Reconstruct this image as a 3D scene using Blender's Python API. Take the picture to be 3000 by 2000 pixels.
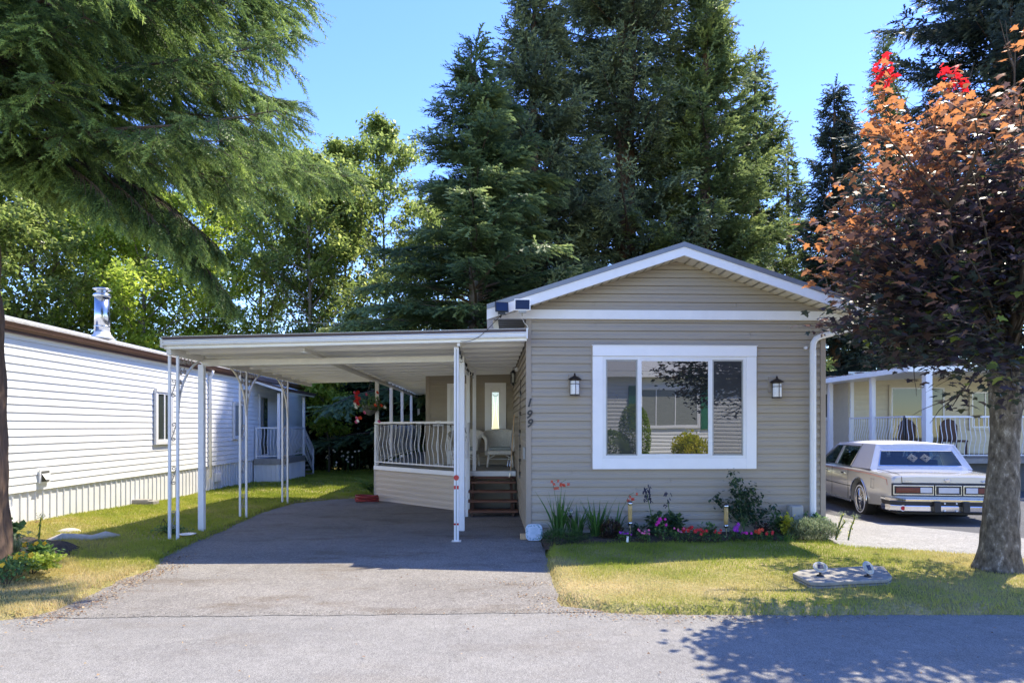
import bpy, math, random
import numpy as np
from mathutils import Vector, Matrix
for o in list(bpy.data.objects): bpy.data.objects.remove(o)
SC = bpy.context.scene
COL = SC.collection
R = math.radians
PI = math.pi
# ---------------------------------------------------------------- camera
H = 1.6
YAW = R(1.9)
cam_d = bpy.data.cameras.new('camera'); cam = bpy.data.objects.new('camera', cam_d); COL.objects.link(cam)
cam.location = (0, 0, H); cam.rotation_euler = (R(90), 0, -YAW)
cam_d.sensor_width = 36; cam_d.lens = 36 * 1900 / 3000; cam_d.shift_y = 250 / 3000
cam_d.clip_start = 0.05; cam_d.clip_end = 900
SC.camera = cam
# ---------------------------------------------------------------- sky and sun
SUN = Vector((0.48, 0.42, 1.0)).normalized()
w = bpy.data.worlds.new('World'); SC.world = w; w.use_nodes = True
nt = w.node_tree; nt.nodes.clear()
sky = nt.nodes.new('ShaderNodeTexSky'); sky.sky_type = 'NISHITA'; sky.sun_disc = False
sky.sun_elevation = math.asin(SUN.z); sky.sun_rotation = math.atan2(SUN.x, SUN.y)
sky.altitude = 800; sky.air_density = 1.0; sky.dust_density = 0.1; sky.ozone_density = 4.0
bg = nt.nodes.new('ShaderNodeBackground'); bg.inputs['Strength'].default_value = 0.15
ow = nt.nodes.new('ShaderNodeOutputWorld')
hs = nt.nodes.new('ShaderNodeHueSaturation'); hs.inputs['Saturation'].default_value = 1.22; hs.inputs['Hue'].default_value = 0.520
nt.links.new(sky.outputs[0], hs.inputs['Color']); nt.links.new(hs.outputs[0], bg.inputs[0]); nt.links.new(bg.outputs[0], ow.inputs[0])
sd = bpy.data.lights.new('sun', 'SUN'); sd.energy = 2.45; sd.angle = R(0.53); sd.color = (1.0, 0.955, 0.88)
so = bpy.data.objects.new('sun', sd); COL.objects.link(so)
so.rotation_euler = (-SUN).to_track_quat('-Z', 'Y').to_euler(); so.location = (10, 10, 30)
SC.view_settings.view_transform = 'Standard'; SC.view_settings.look = 'None'
SC.view_settings.exposure = 1.90
SC.view_settings.use_white_balance = True; SC.view_settings.white_balance_temperature = 7350; SC.view_settings.white_balance_tint = 7; SC.view_settings.gamma = 1
SC.cycles.max_bounces = 10; SC.cycles.diffuse_bounces = 6; SC.cycles.transparent_max_bounces = 8
SC.cycles.use_denoising = True

# ---------------------------------------------------------------- layout helpers
def at(px, py, Y):
    "point on the vertical plane at distance Y seen at photo pixel (3000 wide)"
    t = (px - 1500) / 1900
    d = Y / (math.cos(YAW) - t * math.sin(YAW))
    xc = t * d
    return (xc * math.cos(YAW) + d * math.sin(YAW), Y, H + (1250 - py) / 1900 * d)
def atg(px, py, z=0.0):
    "point on a level at height z"
    d = (H - z) * 1900 / (py - 1250); xc = (px - 1500) / 1900 * d
    return (xc * math.cos(YAW) + d * math.sin(YAW), d * math.cos(YAW) - xc * math.sin(YAW))

# ---------------------------------------------------------------- materials
def srgb(r, g, b):
    f = lambda c: (c / 255 / 12.92) if c / 255 <= 0.04045 else ((c / 255 + 0.055) / 1.055) ** 2.4
    return (f(r), f(g), f(b))
def nodes(name):
    m = bpy.data.materials.new(name); m.use_nodes = True
    n = m.node_tree; n.nodes.clear()
    return m, n, n.nodes.new, n.links.new
def mat(name, col, rough=0.6, metal=0.0, var=0.12, scale=6.0, bump=0.0, bscale=40.0, spec=0.5, col2=None, stretch=(1, 1, 1), trans=0.0, coat=0.0, ior=None, dirt=None):
    m, n, N, L = nodes(name)
    out = N('ShaderNodeOutputMaterial'); p = N('ShaderNodeBsdfPrincipled')
    tc = N('ShaderNodeTexCoord'); mp = N('ShaderNodeMapping'); mp.inputs['Scale'].default_value = stretch
    L(tc.outputs['Object'], mp.inputs[0])
    nz = N('ShaderNodeTexNoise'); nz.inputs['Scale'].default_value = scale; nz.inputs['Detail'].default_value = 6; nz.inputs['Roughness'].default_value = 0.65
    L(mp.outputs[0], nz.inputs['Vector'])
    cr = N('ShaderNodeValToRGB'); cr.color_ramp.elements[0].position = 0.3; cr.color_ramp.elements[1].position = 0.7
    c2 = col2 or tuple(min(1, c * (1 + var)) for c in col); c1 = col if col2 else tuple(c * (1 - var) for c in col)
    cr.color_ramp.elements[0].color = (*c1, 1); cr.color_ramp.elements[1].color = (*c2, 1)
    L(nz.outputs['Fac'], cr.inputs[0])
    src = cr.outputs[0]
    if dirt:
        nd = N('ShaderNodeTexNoise'); nd.inputs['Scale'].default_value = dirt[1]; nd.inputs['Detail'].default_value = 8; nd.inputs['Roughness'].default_value = 0.75
        L(mp.outputs[0], nd.inputs['Vector'])
        rd = N('ShaderNodeValToRGB'); rd.color_ramp.elements[0].position = dirt[2]; rd.color_ramp.elements[1].position = min(1, dirt[2] + 0.16)
        L(nd.outputs['Fac'], rd.inputs[0])
        mx = N('ShaderNodeMix'); mx.data_type = 'RGBA'; L(rd.outputs[0], mx.inputs[0]); L(src, mx.inputs[6]); mx.inputs[7].default_value = (*dirt[0], 1)
        src = mx.outputs[2]
    L(src, p.inputs['Base Color'])
    p.inputs['Roughness'].default_value = rough; p.inputs['Metallic'].default_value = metal
    p.inputs['Specular IOR Level'].default_value = spec; p.inputs['Coat Weight'].default_value = coat; p.inputs['Coat Roughness'].default_value = 0.05
    if ior: p.inputs['IOR'].default_value = ior
    p.inputs['Transmission Weight'].default_value = trans
    if bump:
        b = N('ShaderNodeBump'); b.inputs['Strength'].default_value = min(1, bump); b.inputs['Distance'].default_value = 0.01
        nb = N('ShaderNodeTexNoise'); nb.inputs['Scale'].default_value = bscale; nb.inputs['Detail'].default_value = 8
        L(mp.outputs[0], nb.inputs['Vector']); L(nb.outputs['Fac'], b.inputs['Height']); L(b.outputs[0], p.inputs['Normal'])
    L(p.outputs[0], out.inputs[0])
    return m
def leaf_mat(name, c1, c2, c3=None, trans=0.4, rough=0.5, tcol=1.6, spec=0.35):
    "foliage coloured leaf by leaf from the attribute tint"
    m, n, N, L = nodes(name)
    out = N('ShaderNodeOutputMaterial'); a = N('ShaderNodeAttribute'); a.attribute_name = 'tint'
    cr = N('ShaderNodeValToRGB'); e = cr.color_ramp.elements
    e[0].color = (*c1, 1); e[1].color = (*c2, 1)
    if c3: e[1].position = 0.6; x = e.new(1.0); x.color = (*c3, 1)
    L(a.outputs['Fac'], cr.inputs[0])
    p = N('ShaderNodeBsdfPrincipled'); p.inputs['Roughness'].default_value = rough; p.inputs['Specular IOR Level'].default_value = spec
    t = N('ShaderNodeBsdfTranslucent'); mx = N('ShaderNodeMixShader'); mx.inputs[0].default_value = trans
    hs = N('ShaderNodeHueSaturation'); hs.inputs['Value'].default_value = tcol; hs.inputs['Saturation'].default_value = 1.0
    L(cr.outputs[0], p.inputs['Base Color']); L(cr.outputs[0], hs.inputs['Color']); L(hs.outputs[0], t.inputs[0])
    L(p.outputs[0], mx.inputs[1]); L(t.outputs[0], mx.inputs[2]); L(mx.outputs[0], out.inputs[0])
    return m
M = {}
M['siding_tan'] = mat('vinyl_siding_tan', (0.365, 0.318, 0.258), 0.55, var=0.07, scale=1.5, stretch=(.4, .4, 3), spec=0.35, bump=0.2, bscale=25, dirt=((0.315, 0.27, 0.22), 4, 0.60))
M['trim_tan'] = mat('corner_trim_tan', (0.33, 0.275, 0.22), 0.5, var=0.04)
M['siding_deck'] = mat('vinyl_siding_beige', (0.56, 0.47, 0.385), 0.55, var=0.05, scale=1.5, stretch=(.4, .4, 3), bump=0.1, bscale=60)
M['siding_white'] = mat('vinyl_siding_white', (0.80, 0.80, 0.79), 0.5, var=0.05, scale=1.2, stretch=(.5, .5, 3), bump=0.2, bscale=22, dirt=((0.64, 0.63, 0.59), 4, 0.62))
M['siding_cream'] = mat('vinyl_siding_cream', (0.62, 0.55, 0.40), 0.5, var=0.05)
M['skirt'] = mat('painted_metal_skirting', (0.70, 0.70, 0.70), 0.45, var=0.06, scale=2, dirt=((0.45, 0.43, 0.38), 5, 0.64))
M['white'] = mat('white_painted_trim', (0.80, 0.80, 0.81), 0.45, var=0.04, scale=4, bump=0.08, bscale=80, dirt=((0.55, 0.54, 0.50), 7, 0.68))
M['fresh_white'] = mat('white_painted_wood', (0.88, 0.88, 0.90), 0.42, var=0.03, scale=3, bump=0.12, bscale=50, dirt=((0.70, 0.69, 0.66), 5, 0.66))
M['offwhite'] = mat('aged_white_aluminium', (0.72, 0.69, 0.64), 0.38, var=0.07, scale=8, dirt=((0.42, 0.38, 0.32), 9, 0.66))
M['pan'] = mat('carport_roof_pan_enamel', (0.84, 0.84, 0.82), 0.28, var=0.05, scale=3, spec=0.6, stretch=(.3, 3, 1), dirt=((0.5, 0.48, 0.44), 4, 0.66))
M['brown'] = mat('brown_painted_flashing', (0.075, 0.042, 0.036), 0.4, var=0.25, scale=7, dirt=((0.3, 0.22, 0.18), 10, 0.68))
M['gutter_brown'] = mat('brown_gutter', (0.20, 0.105, 0.07), 0.4, var=0.15)
M['roof_metal'] = mat('grey_metal_roof_edge', (0.20, 0.205, 0.22), 0.35, var=0.08, scale=3, metal=0.4)
M['shingle'] = mat('asphalt_shingle_roof', (0.42, 0.42, 0.41), 0.85, var=0.25, scale=14, bump=0.6, bscale=60, dirt=((0.22, 0.22, 0.18), 4, 0.58))
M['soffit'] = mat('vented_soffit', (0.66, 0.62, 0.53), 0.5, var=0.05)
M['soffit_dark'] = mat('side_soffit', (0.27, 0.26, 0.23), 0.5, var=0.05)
M['wood_red'] = mat('stained_wood_tread', (0.17, 0.07, 0.042), 0.6, var=0.35, scale=5, stretch=(1, 12, 12), bump=0.3)
M['wood_dark'] = mat('weathered_wood_stringer', (0.08, 0.04, 0.028), 0.7, var=0.3, scale=6, bump=0.3)
M['wood_new'] = mat('raw_pine_board', (0.60, 0.40, 0.22), 0.6, var=0.15, scale=5, stretch=(8, 8, 1))
M['wood_grey'] = mat('grey_weathered_decking', (0.30, 0.28, 0.25), 0.7, var=0.2, scale=6, stretch=(1, 8, 1), bump=0.3)
M['deck'] = mat('painted_deck_floor', (0.30, 0.30, 0.27), 0.5, var=0.1, scale=3)
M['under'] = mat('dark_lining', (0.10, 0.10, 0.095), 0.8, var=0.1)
M['black'] = mat('black_painted_metal', (0.018, 0.018, 0.02), 0.4, var=0.15)
M['bronze'] = mat('dark_bronze_metal', (0.045, 0.035, 0.032), 0.35, var=0.2, metal=0.6)
M['chrome'] = mat('chrome', (0.75, 0.76, 0.78), 0.08, metal=1.0, var=0.04)
M['steel'] = mat('galvanised_steel', (0.55, 0.57, 0.60), 0.22, metal=1.0, var=0.12, scale=5)
M['grey_plastic'] = mat('grey_plastic', (0.36, 0.36, 0.34), 0.45, var=0.06)
M['lampglass'] = mat('seeded_white_glass', (0.78, 0.77, 0.74), 0.25, var=0.12, scale=60, bump=0.3, bscale=120, spec=0.6)
M['wicker'] = mat('white_wicker', (0.66, 0.64, 0.60), 0.55, var=0.15, scale=30, bump=0.5, bscale=60)
M['cushion'] = mat('grey_blue_cushion', (0.32, 0.36, 0.36), 0.8, var=0.12, scale=20)
M['iron'] = mat('grey_painted_iron', (0.30, 0.27, 0.24), 0.5, var=.3, scale=30)
M['rust'] = mat('rusted_iron', (0.16, 0.075, 0.05), 0.7, var=0.4, scale=25)
M['red'] = mat('red_reflector_plastic', (0.42, 0.008, 0.025), 0.25, var=0.12)
M['hose'] = mat('red_rubber_hose', (0.30, 0.03, 0.028), 0.45, var=0.15)
M['bamboo'] = mat('bamboo_weave', (0.48, 0.32, 0.12), 0.55, var=0.25, scale=20, stretch=(1, 1, .4), bump=0.4)
M['stone'] = mat('pale_field_stone', (0.46, 0.42, 0.36), 0.8, var=0.2, scale=9, bump=0.5)
M['concrete'] = mat('weathered_concrete', (0.27, 0.255, 0.225), 0.85, var=0.25, scale=9, bump=0.5, dirt=((0.12, 0.11, 0.09), 6, 0.58))
M['soil'] = mat('dark_garden_soil', (0.055, 0.038, 0.026), 0.95, var=0.5, scale=25, bump=1.0, bscale=60)
M['tyre'] = mat('tyre_rubber', (0.022, 0.021, 0.020), 0.75, var=0.2, scale=20)
M['carpaint'] = mat('beige_silver_car_paint', (0.60, 0.585, 0.55), 0.24, metal=0.25, var=0.02, spec=0.5, coat=1.0)
M['vinylroof'] = mat('grey_vinyl_car_roof', (0.62, 0.62, 0.66), 0.42, var=0.05, scale=40, bump=0.15, bscale=200, coat=0.3)
M['rubber'] = mat('black_rubber', (0.02, 0.02, 0.022), 0.5)
M['tail'] = mat('red_tail_lens', (0.11, 0.006, 0.010), 0.12, var=0.3, scale=12, coat=1)
M['reverse'] = mat('clear_lens', (0.55, 0.57, 0.62), 0.12, var=0.08, coat=1)
M['pinstripe'] = mat('orange_pinstripe', (0.50, 0.16, 0.10), 0.4)
M['interior'] = mat('car_interior', (0.05, 0.05, 0.055), 0.8)
M['curtain'] = mat('window_blind_inside', (0.26, 0.275, 0.26), 0.8, var=0.15, scale=3, stretch=(1, 1, 14))
M['green_shutter'] = mat('green_shutter', (0.02, 0.16, 0.09), 0.5)
M['solar'] = mat('solar_cell', (0.012, 0.03, 0.085), 0.5, var=0.15, spec=0.2)
M['flame_red'] = mat('red_petals', (0.50, 0.010, 0.014), 0.6, var=0.25, scale=40)
M['pink'] = mat('pink_petals', (0.62, 0.12, 0.26), 0.6, var=0.3, scale=40)
M['magenta'] = mat('magenta_petals', (0.50, 0.01, 0.26), 0.6, var=0.2, scale=40)
M['purple'] = mat('violet_petals', (0.28, 0.02, 0.33), 0.6, var=0.2, scale=40)
M['orange'] = mat('orange_petals', (0.62, 0.055, 0.015), 0.6, var=0.25, scale=40)
M['yellow'] = mat('yellow_petals', (0.80, 0.47, 0.02), 0.6, var=0.15, scale=40)
M['whitefl'] = mat('white_petals', (0.8, 0.8, 0.78), 0.6, var=0.08, scale=40)
M['indigo'] = mat('dried_dark_petals', (0.025, 0.028, 0.055), 0.7, var=0.3, scale=40)
M['bark'] = mat('furrowed_conifer_bark', (0.06, 0.036, 0.024), 0.95, col2=(0.20, 0.125, 0.085), scale=9, stretch=(3, 3, .5), bump=1.0, bscale=14)
M['bark_grey'] = mat('grey_bark', (0.085, 0.075, 0.062), 0.9, col2=(0.20, 0.18, 0.155), scale=5, stretch=(2, 2, .6), bump=0.8, bscale=20)
M['bark_maple'] = mat('mottled_maple_bark', (0.035, 0.026, 0.016), 0.9, col2=(0.24, 0.20, 0.15), scale=17, stretch=(1.2, 1.2, .6), bump=1.0, bscale=30, dirt=((0.46, 0.42, 0.35), 17, 0.56))
M['twig'] = mat('twig_bark', (0.07, 0.05, 0.035), 0.9)
M['stem'] = mat('green_stem', (0.06, 0.12, 0.03), 0.6)
# leaves: colour per leaf, set by the tint of each plant
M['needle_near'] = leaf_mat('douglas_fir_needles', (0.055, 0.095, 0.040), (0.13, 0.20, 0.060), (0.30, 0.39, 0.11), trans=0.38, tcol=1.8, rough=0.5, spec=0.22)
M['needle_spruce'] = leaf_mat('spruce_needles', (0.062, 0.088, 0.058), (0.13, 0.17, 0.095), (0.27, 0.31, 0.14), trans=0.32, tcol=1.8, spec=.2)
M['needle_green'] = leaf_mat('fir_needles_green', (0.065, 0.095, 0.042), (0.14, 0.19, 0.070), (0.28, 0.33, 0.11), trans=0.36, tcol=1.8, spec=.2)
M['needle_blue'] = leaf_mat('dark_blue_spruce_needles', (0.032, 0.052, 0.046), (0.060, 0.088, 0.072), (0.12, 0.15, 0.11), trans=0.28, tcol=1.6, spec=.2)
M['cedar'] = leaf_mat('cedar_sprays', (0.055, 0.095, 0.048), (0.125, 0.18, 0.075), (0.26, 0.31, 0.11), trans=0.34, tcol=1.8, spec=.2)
M['leaf_birch'] = leaf_mat('alder_leaves', (0.075, 0.110, 0.034), (0.165, 0.215, 0.058), (0.36, 0.39, 0.13), trans=0.5, tcol=2.1, rough=0.35)
M['leaf_bright'] = leaf_mat('bright_green_leaves', (0.12, 0.18, 0.03), (0.25, 0.32, 0.05), (0.42, 0.45, 0.11), trans=0.55, tcol=2.0, rough=0.4)
M['leaf_dark'] = leaf_mat('dark_hedge_leaves', (0.012, 0.03, 0.012), (0.025, 0.055, 0.02), (0.06, 0.10, 0.03), trans=0.25, rough=0.4)
M['leaf_plant'] = leaf_mat('garden_leaves', (0.05, 0.10, 0.035), (0.09, 0.18, 0.055), (0.17, 0.28, 0.08), trans=0.35)
M['leaf_rose'] = leaf_mat('rose_leaves', (0.022, 0.055, 0.032), (0.04, 0.085, 0.045), (0.09, 0.15, 0.05), trans=0.25)
M['leaf_sword'] = leaf_mat('sword_leaves', (0.035, 0.10, 0.025), (0.065, 0.16, 0.035), (0.13, 0.25, 0.06), trans=0.4)
M['leaf_lav'] = leaf_mat('silver_green_leaves', (0.12, 0.17, 0.09), (0.22, 0.27, 0.16), (0.38, 0.42, 0.27), trans=0.3)
M['leaf_bronze'] = leaf_mat('bronze_leaves', (0.03, 0.018, 0.016), (0.06, 0.035, 0.025), (0.09, 0.08, 0.03), trans=0.3)
M['leaf_gold'] = leaf_mat('gold_green_leaves', (0.32, 0.35, 0.03), (0.50, 0.46, 0.05), (0.62, 0.55, 0.10), trans=0.4)
M['leaf_fern'] = leaf_mat('fern_fronds', (0.06, 0.13, 0.02), (0.12, 0.22, 0.03), (0.2, 0.3, 0.05), trans=0.45, tcol=1.8)
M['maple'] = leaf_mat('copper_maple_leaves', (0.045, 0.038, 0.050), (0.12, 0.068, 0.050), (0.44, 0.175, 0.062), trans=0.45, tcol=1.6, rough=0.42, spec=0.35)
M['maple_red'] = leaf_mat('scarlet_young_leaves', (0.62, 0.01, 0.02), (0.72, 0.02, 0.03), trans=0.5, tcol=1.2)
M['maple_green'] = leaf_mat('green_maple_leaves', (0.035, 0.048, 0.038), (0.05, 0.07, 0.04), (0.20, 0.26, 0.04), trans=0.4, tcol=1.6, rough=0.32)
def grass_mat():
    m, n, N, L = nodes('grass_blades')
    out = N('ShaderNodeOutputMaterial'); g = N('ShaderNodeNewGeometry')
    a = N('ShaderNodeAttribute'); a.attribute_name = 'tint'
    cr = N('ShaderNodeValToRGB'); e = cr.color_ramp.elements
    e[0].position = 0.0; e[0].color = (0.17, 0.235, 0.035, 1); e[1].position = 1.0; e[1].color = (0.66, 0.52, 0.29, 1)
    x = e.new(0.35); x.color = (0.33, 0.37, 0.065, 1); x = e.new(0.62); x.color = (0.48, 0.41, 0.15, 1)
    L(a.outputs['Fac'], cr.inputs[0])
    p = N('ShaderNodeBsdfDiffuse'); t = N('ShaderNodeBsdfTranslucent'); mx = N('ShaderNodeMixShader'); mx.inputs[0].default_value = 0.42
    hs = N('ShaderNodeHueSaturation'); hs.inputs['Value'].default_value = 1.35
    L(cr.outputs[0], p.inputs[0]); L(cr.outputs[0], hs.inputs['Color']); L(hs.outputs[0], t.inputs[0])
    L(p.outputs[0], mx.inputs[1]); L(t.outputs[0], mx.inputs[2]); L(mx.outputs[0], out.inputs[0])
    return m
M['grass'] = grass_mat()
def turf_mat():
    m, n, N, L = nodes('turf_soil')
    out = N('ShaderNodeOutputMaterial'); g = N('ShaderNodeNewGeometry')
    nz = N('ShaderNodeTexNoise'); nz.inputs['Scale'].default_value = 0.9; nz.inputs['Detail'].default_value = 8; nz.inputs['Roughness'].default_value = 0.7
    n2 = N('ShaderNodeTexNoise'); n2.inputs['Scale'].default_value = 30; n2.inputs['Detail'].default_value = 6
    L(g.outputs['Position'], nz.inputs['Vector']); L(g.outputs['Position'], n2.inputs['Vector'])
    mx = N('ShaderNodeMath'); mx.operation = 'MULTIPLY_ADD'; mx.inputs[1].default_value = 0.45; L(n2.outputs['Fac'], mx.inputs[0]); L(nz.outputs['Fac'], mx.inputs[2])
    cr = N('ShaderNodeValToRGB'); e = cr.color_ramp.elements
    e[0].position = 0.55; e[0].color = (0.15, 0.17, 0.035, 1); e[1].position = 0.9; e[1].color = (0.42, 0.33, 0.17, 1)
    L(mx.outputs[0], cr.inputs[0])
    p = N('ShaderNodeBsdfPrincipled'); p.inputs['Roughness'].default_value = 0.95; p.inputs['Specular IOR Level'].default_value = 0.1
    b = N('ShaderNodeBump'); b.inputs['Strength'].default_value = 1; b.inputs['Distance'].default_value = 0.03; L(n2.outputs['Fac'], b.inputs['Height']); L(b.outputs[0], p.inputs['Normal'])
    L(cr.outputs[0], p.inputs['Base Color']); L(p.outputs[0], out.inputs[0])
    return m
M['turf'] = turf_mat()
def asphalt_mat(name, base, warm, stains=0.0, dark=0.6):
    m, n, N, L = nodes(name)
    out = N('ShaderNodeOutputMaterial'); g = N('ShaderNodeNewGeometry')
    def noise(s, d=6, r=0.6, st=(1, 1, 1)):
        mp = N('ShaderNodeMapping'); mp.inputs['Scale'].default_value = st; L(g.outputs['Position'], mp.inputs[0])
        q = N('ShaderNodeTexNoise'); q.inputs['Scale'].default_value = s; q.inputs['Detail'].default_value = d; q.inputs['Roughness'].default_value = r; L(mp.outputs[0], q.inputs['Vector']); return q.outputs['Fac']
    def ramp(fac, a, b, c1, c2):
        r_ = N('ShaderNodeValToRGB'); r_.color_ramp.elements[0].position = a; r_.color_ramp.elements[1].position = b
        r_.color_ramp.elements[0].color = (*c1, 1); r_.color_ramp.elements[1].color = (*c2, 1); L(fac, r_.inputs[0]); return r_.outputs[0]
    def mul(a, b):
        q = N('ShaderNodeMix'); q.data_type = 'RGBA'; q.blend_type = 'MULTIPLY'; q.inputs[0].default_value = 1; L(a, q.inputs[6]); L(b, q.inputs[7]); return q.outputs[2]
    big = ramp(noise(0.55, 5, 0.6, (1, 1.6, 1)), 0.35, 0.68, base, warm)
    med = ramp(noise(5.5, 8, 0.75), 0.3, 0.7, (0.84,) * 3, (1.1,) * 3)
    fine = ramp(noise(110, 3, 0.8), 0.36, 0.64, (0.50,) * 3, (1.45,) * 3)
    mid = ramp(noise(38, 4, 0.8, (1, .5, 1)), 0.34, 0.66, (0.80,) * 3, (1.18,) * 3)
    c = mul(mul(mul(big, med), fine), mid)
    v = N('ShaderNodeTexVoronoi'); v.inputs['Scale'].default_value = 75; L(g.outputs['Position'], v.inputs['Vector'])
    sp = ramp(v.outputs['Distance'], 0.06, 0.14, (1.7, 1.66, 1.6), (1, 1, 1)); c = mul(c, sp)
    if stains:
        st = ramp(noise(1.1, 7, 0.7, (.7, 1.5, 1)), 0.52, 0.70, (1, 1, 1), (1 - stains, 1 - stains * 1.25, 1 - stains * 1.5)); c = mul(c, st)
        vc = N('ShaderNodeTexVoronoi'); vc.feature = 'DISTANCE_TO_EDGE'; vc.inputs['Scale'].default_value = 0.45
        nn = N('ShaderNodeTexNoise'); nn.inputs['Scale'].default_value = 2.2; nn.inputs['Detail'].default_value = 6; L(g.outputs['Position'], nn.inputs['Vector'])
        ad = N('ShaderNodeMix'); ad.data_type = 'RGBA'; ad.blend_type = 'ADD'; ad.inputs[0].default_value = 1.0
        L(g.outputs['Position'], ad.inputs[6]); L(nn.outputs['Color'], ad.inputs[7]); L(ad.outputs[2], vc.inputs['Vector'])
        c = mul(c, ramp(vc.outputs['Distance'], 0.0, 0.006, (0.82,) * 3, (1, 1, 1)))
    p = N('ShaderNodeBsdfPrincipled'); p.inputs['Roughness'].default_value = 0.85; p.inputs['Specular IOR Level'].default_value = 0.25
    b = N('ShaderNodeBump'); b.inputs['Strength'].default_value = 0.55; b.inputs['Distance'].default_value = 0.006; L(noise(95, 5, 0.8), b.inputs['Height']); L(b.outputs[0], p.inputs['Normal'])
    L(c, p.inputs['Base Color']); L(p.outputs[0], out.inputs[0])
    return m
M['road'] = asphalt_mat('worn_grey_asphalt', (0.222, 0.212, 0.198), (0.268, 0.256, 0.236), 0.14)
M['driveway'] = asphalt_mat('driveway_asphalt', (0.205, 0.190, 0.172), (0.262, 0.244, 0.220), 0.34)
M['dark_drive'] = asphalt_mat('dark_asphalt', (0.085, 0.085, 0.09), (0.11, 0.11, 0.115), 0.1)
M['pale_drive'] = asphalt_mat('pale_concrete_path', (0.27, 0.262, 0.245), (0.33, 0.32, 0.30), 0.08)
def glass_mat(name, tint, ior=2.3, rough=0.0):
    m, n, N, L = nodes(name)
    out = N('ShaderNodeOutputMaterial'); p = N('ShaderNodeBsdfPrincipled')
    tc = N('ShaderNodeTexCoord'); nz = N('ShaderNodeTexNoise'); nz.inputs['Scale'].default_value = 0.8; L(tc.outputs['Object'], nz.inputs['Vector'])
    cr = N('ShaderNodeValToRGB'); cr.color_ramp.elements[0].color = (*[c * .8 for c in tint], 1); cr.color_ramp.elements[1].color = (*[c * 1.2 for c in tint], 1)
    L(nz.outputs['Fac'], cr.inputs[0]); L(cr.outputs[0], p.inputs['Base Color'])
    p.inputs['Roughness'].default_value = rough; p.inputs['IOR'].default_value = ior
    b = N('ShaderNodeBump'); b.inputs['Strength'].default_value = 0.12; b.inputs['Distance'].default_value = 0.01; L(nz.outputs['Fac'], b.inputs['Height']); L(b.outputs[0], p.inputs['Normal'])
    L(p.outputs[0], out.inputs[0]); return m
M['glass'] = glass_mat('window_glass', (0.018, 0.022, 0.022), 3.0)
M['screen'] = glass_mat('screened_window_glass', (0.045, 0.048, 0.052), 2.1)
M['glass_soft'] = glass_mat('neighbour_glass', (0.05, 0.06, 0.055), 1.6)
def clear_glass(name, tint, mixf=0.1):
    m, n, N, L = nodes(name)
    out = N('ShaderNodeOutputMaterial'); g = N('ShaderNodeBsdfGlossy'); g.inputs['Roughness'].default_value = 0.02
    t = N('ShaderNodeBsdfTransparent'); t.inputs[0].default_value = (*tint, 1); lw = N('ShaderNodeLayerWeight'); lw.inputs['Blend'].default_value = 0.5
    pw = N('ShaderNodeMath'); pw.operation = 'POWER'; pw.inputs[1].default_value = 3.0; L(lw.outputs['Facing'], pw.inputs[0])
    ma = N('ShaderNodeMath'); ma.operation = 'MULTIPLY_ADD'; ma.inputs[1].default_value = 0.75; ma.inputs[2].default_value = mixf; L(pw.outputs[0], ma.inputs[0])
    mx = N('ShaderNodeMixShader'); L(ma.outputs[0], mx.inputs[0]); L(t.outputs[0], mx.inputs[1]); L(g.outputs[0], mx.inputs[2]); L(mx.outputs[0], out.inputs[0]); return m
M['carglass'] = clear_glass('car_window_glass', (0.55, 0.63, 0.62), 0.10)
M['bulbglass'] = clear_glass('clear_globe_glass', (0.85, 0.88, 0.9), 0.12)

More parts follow.
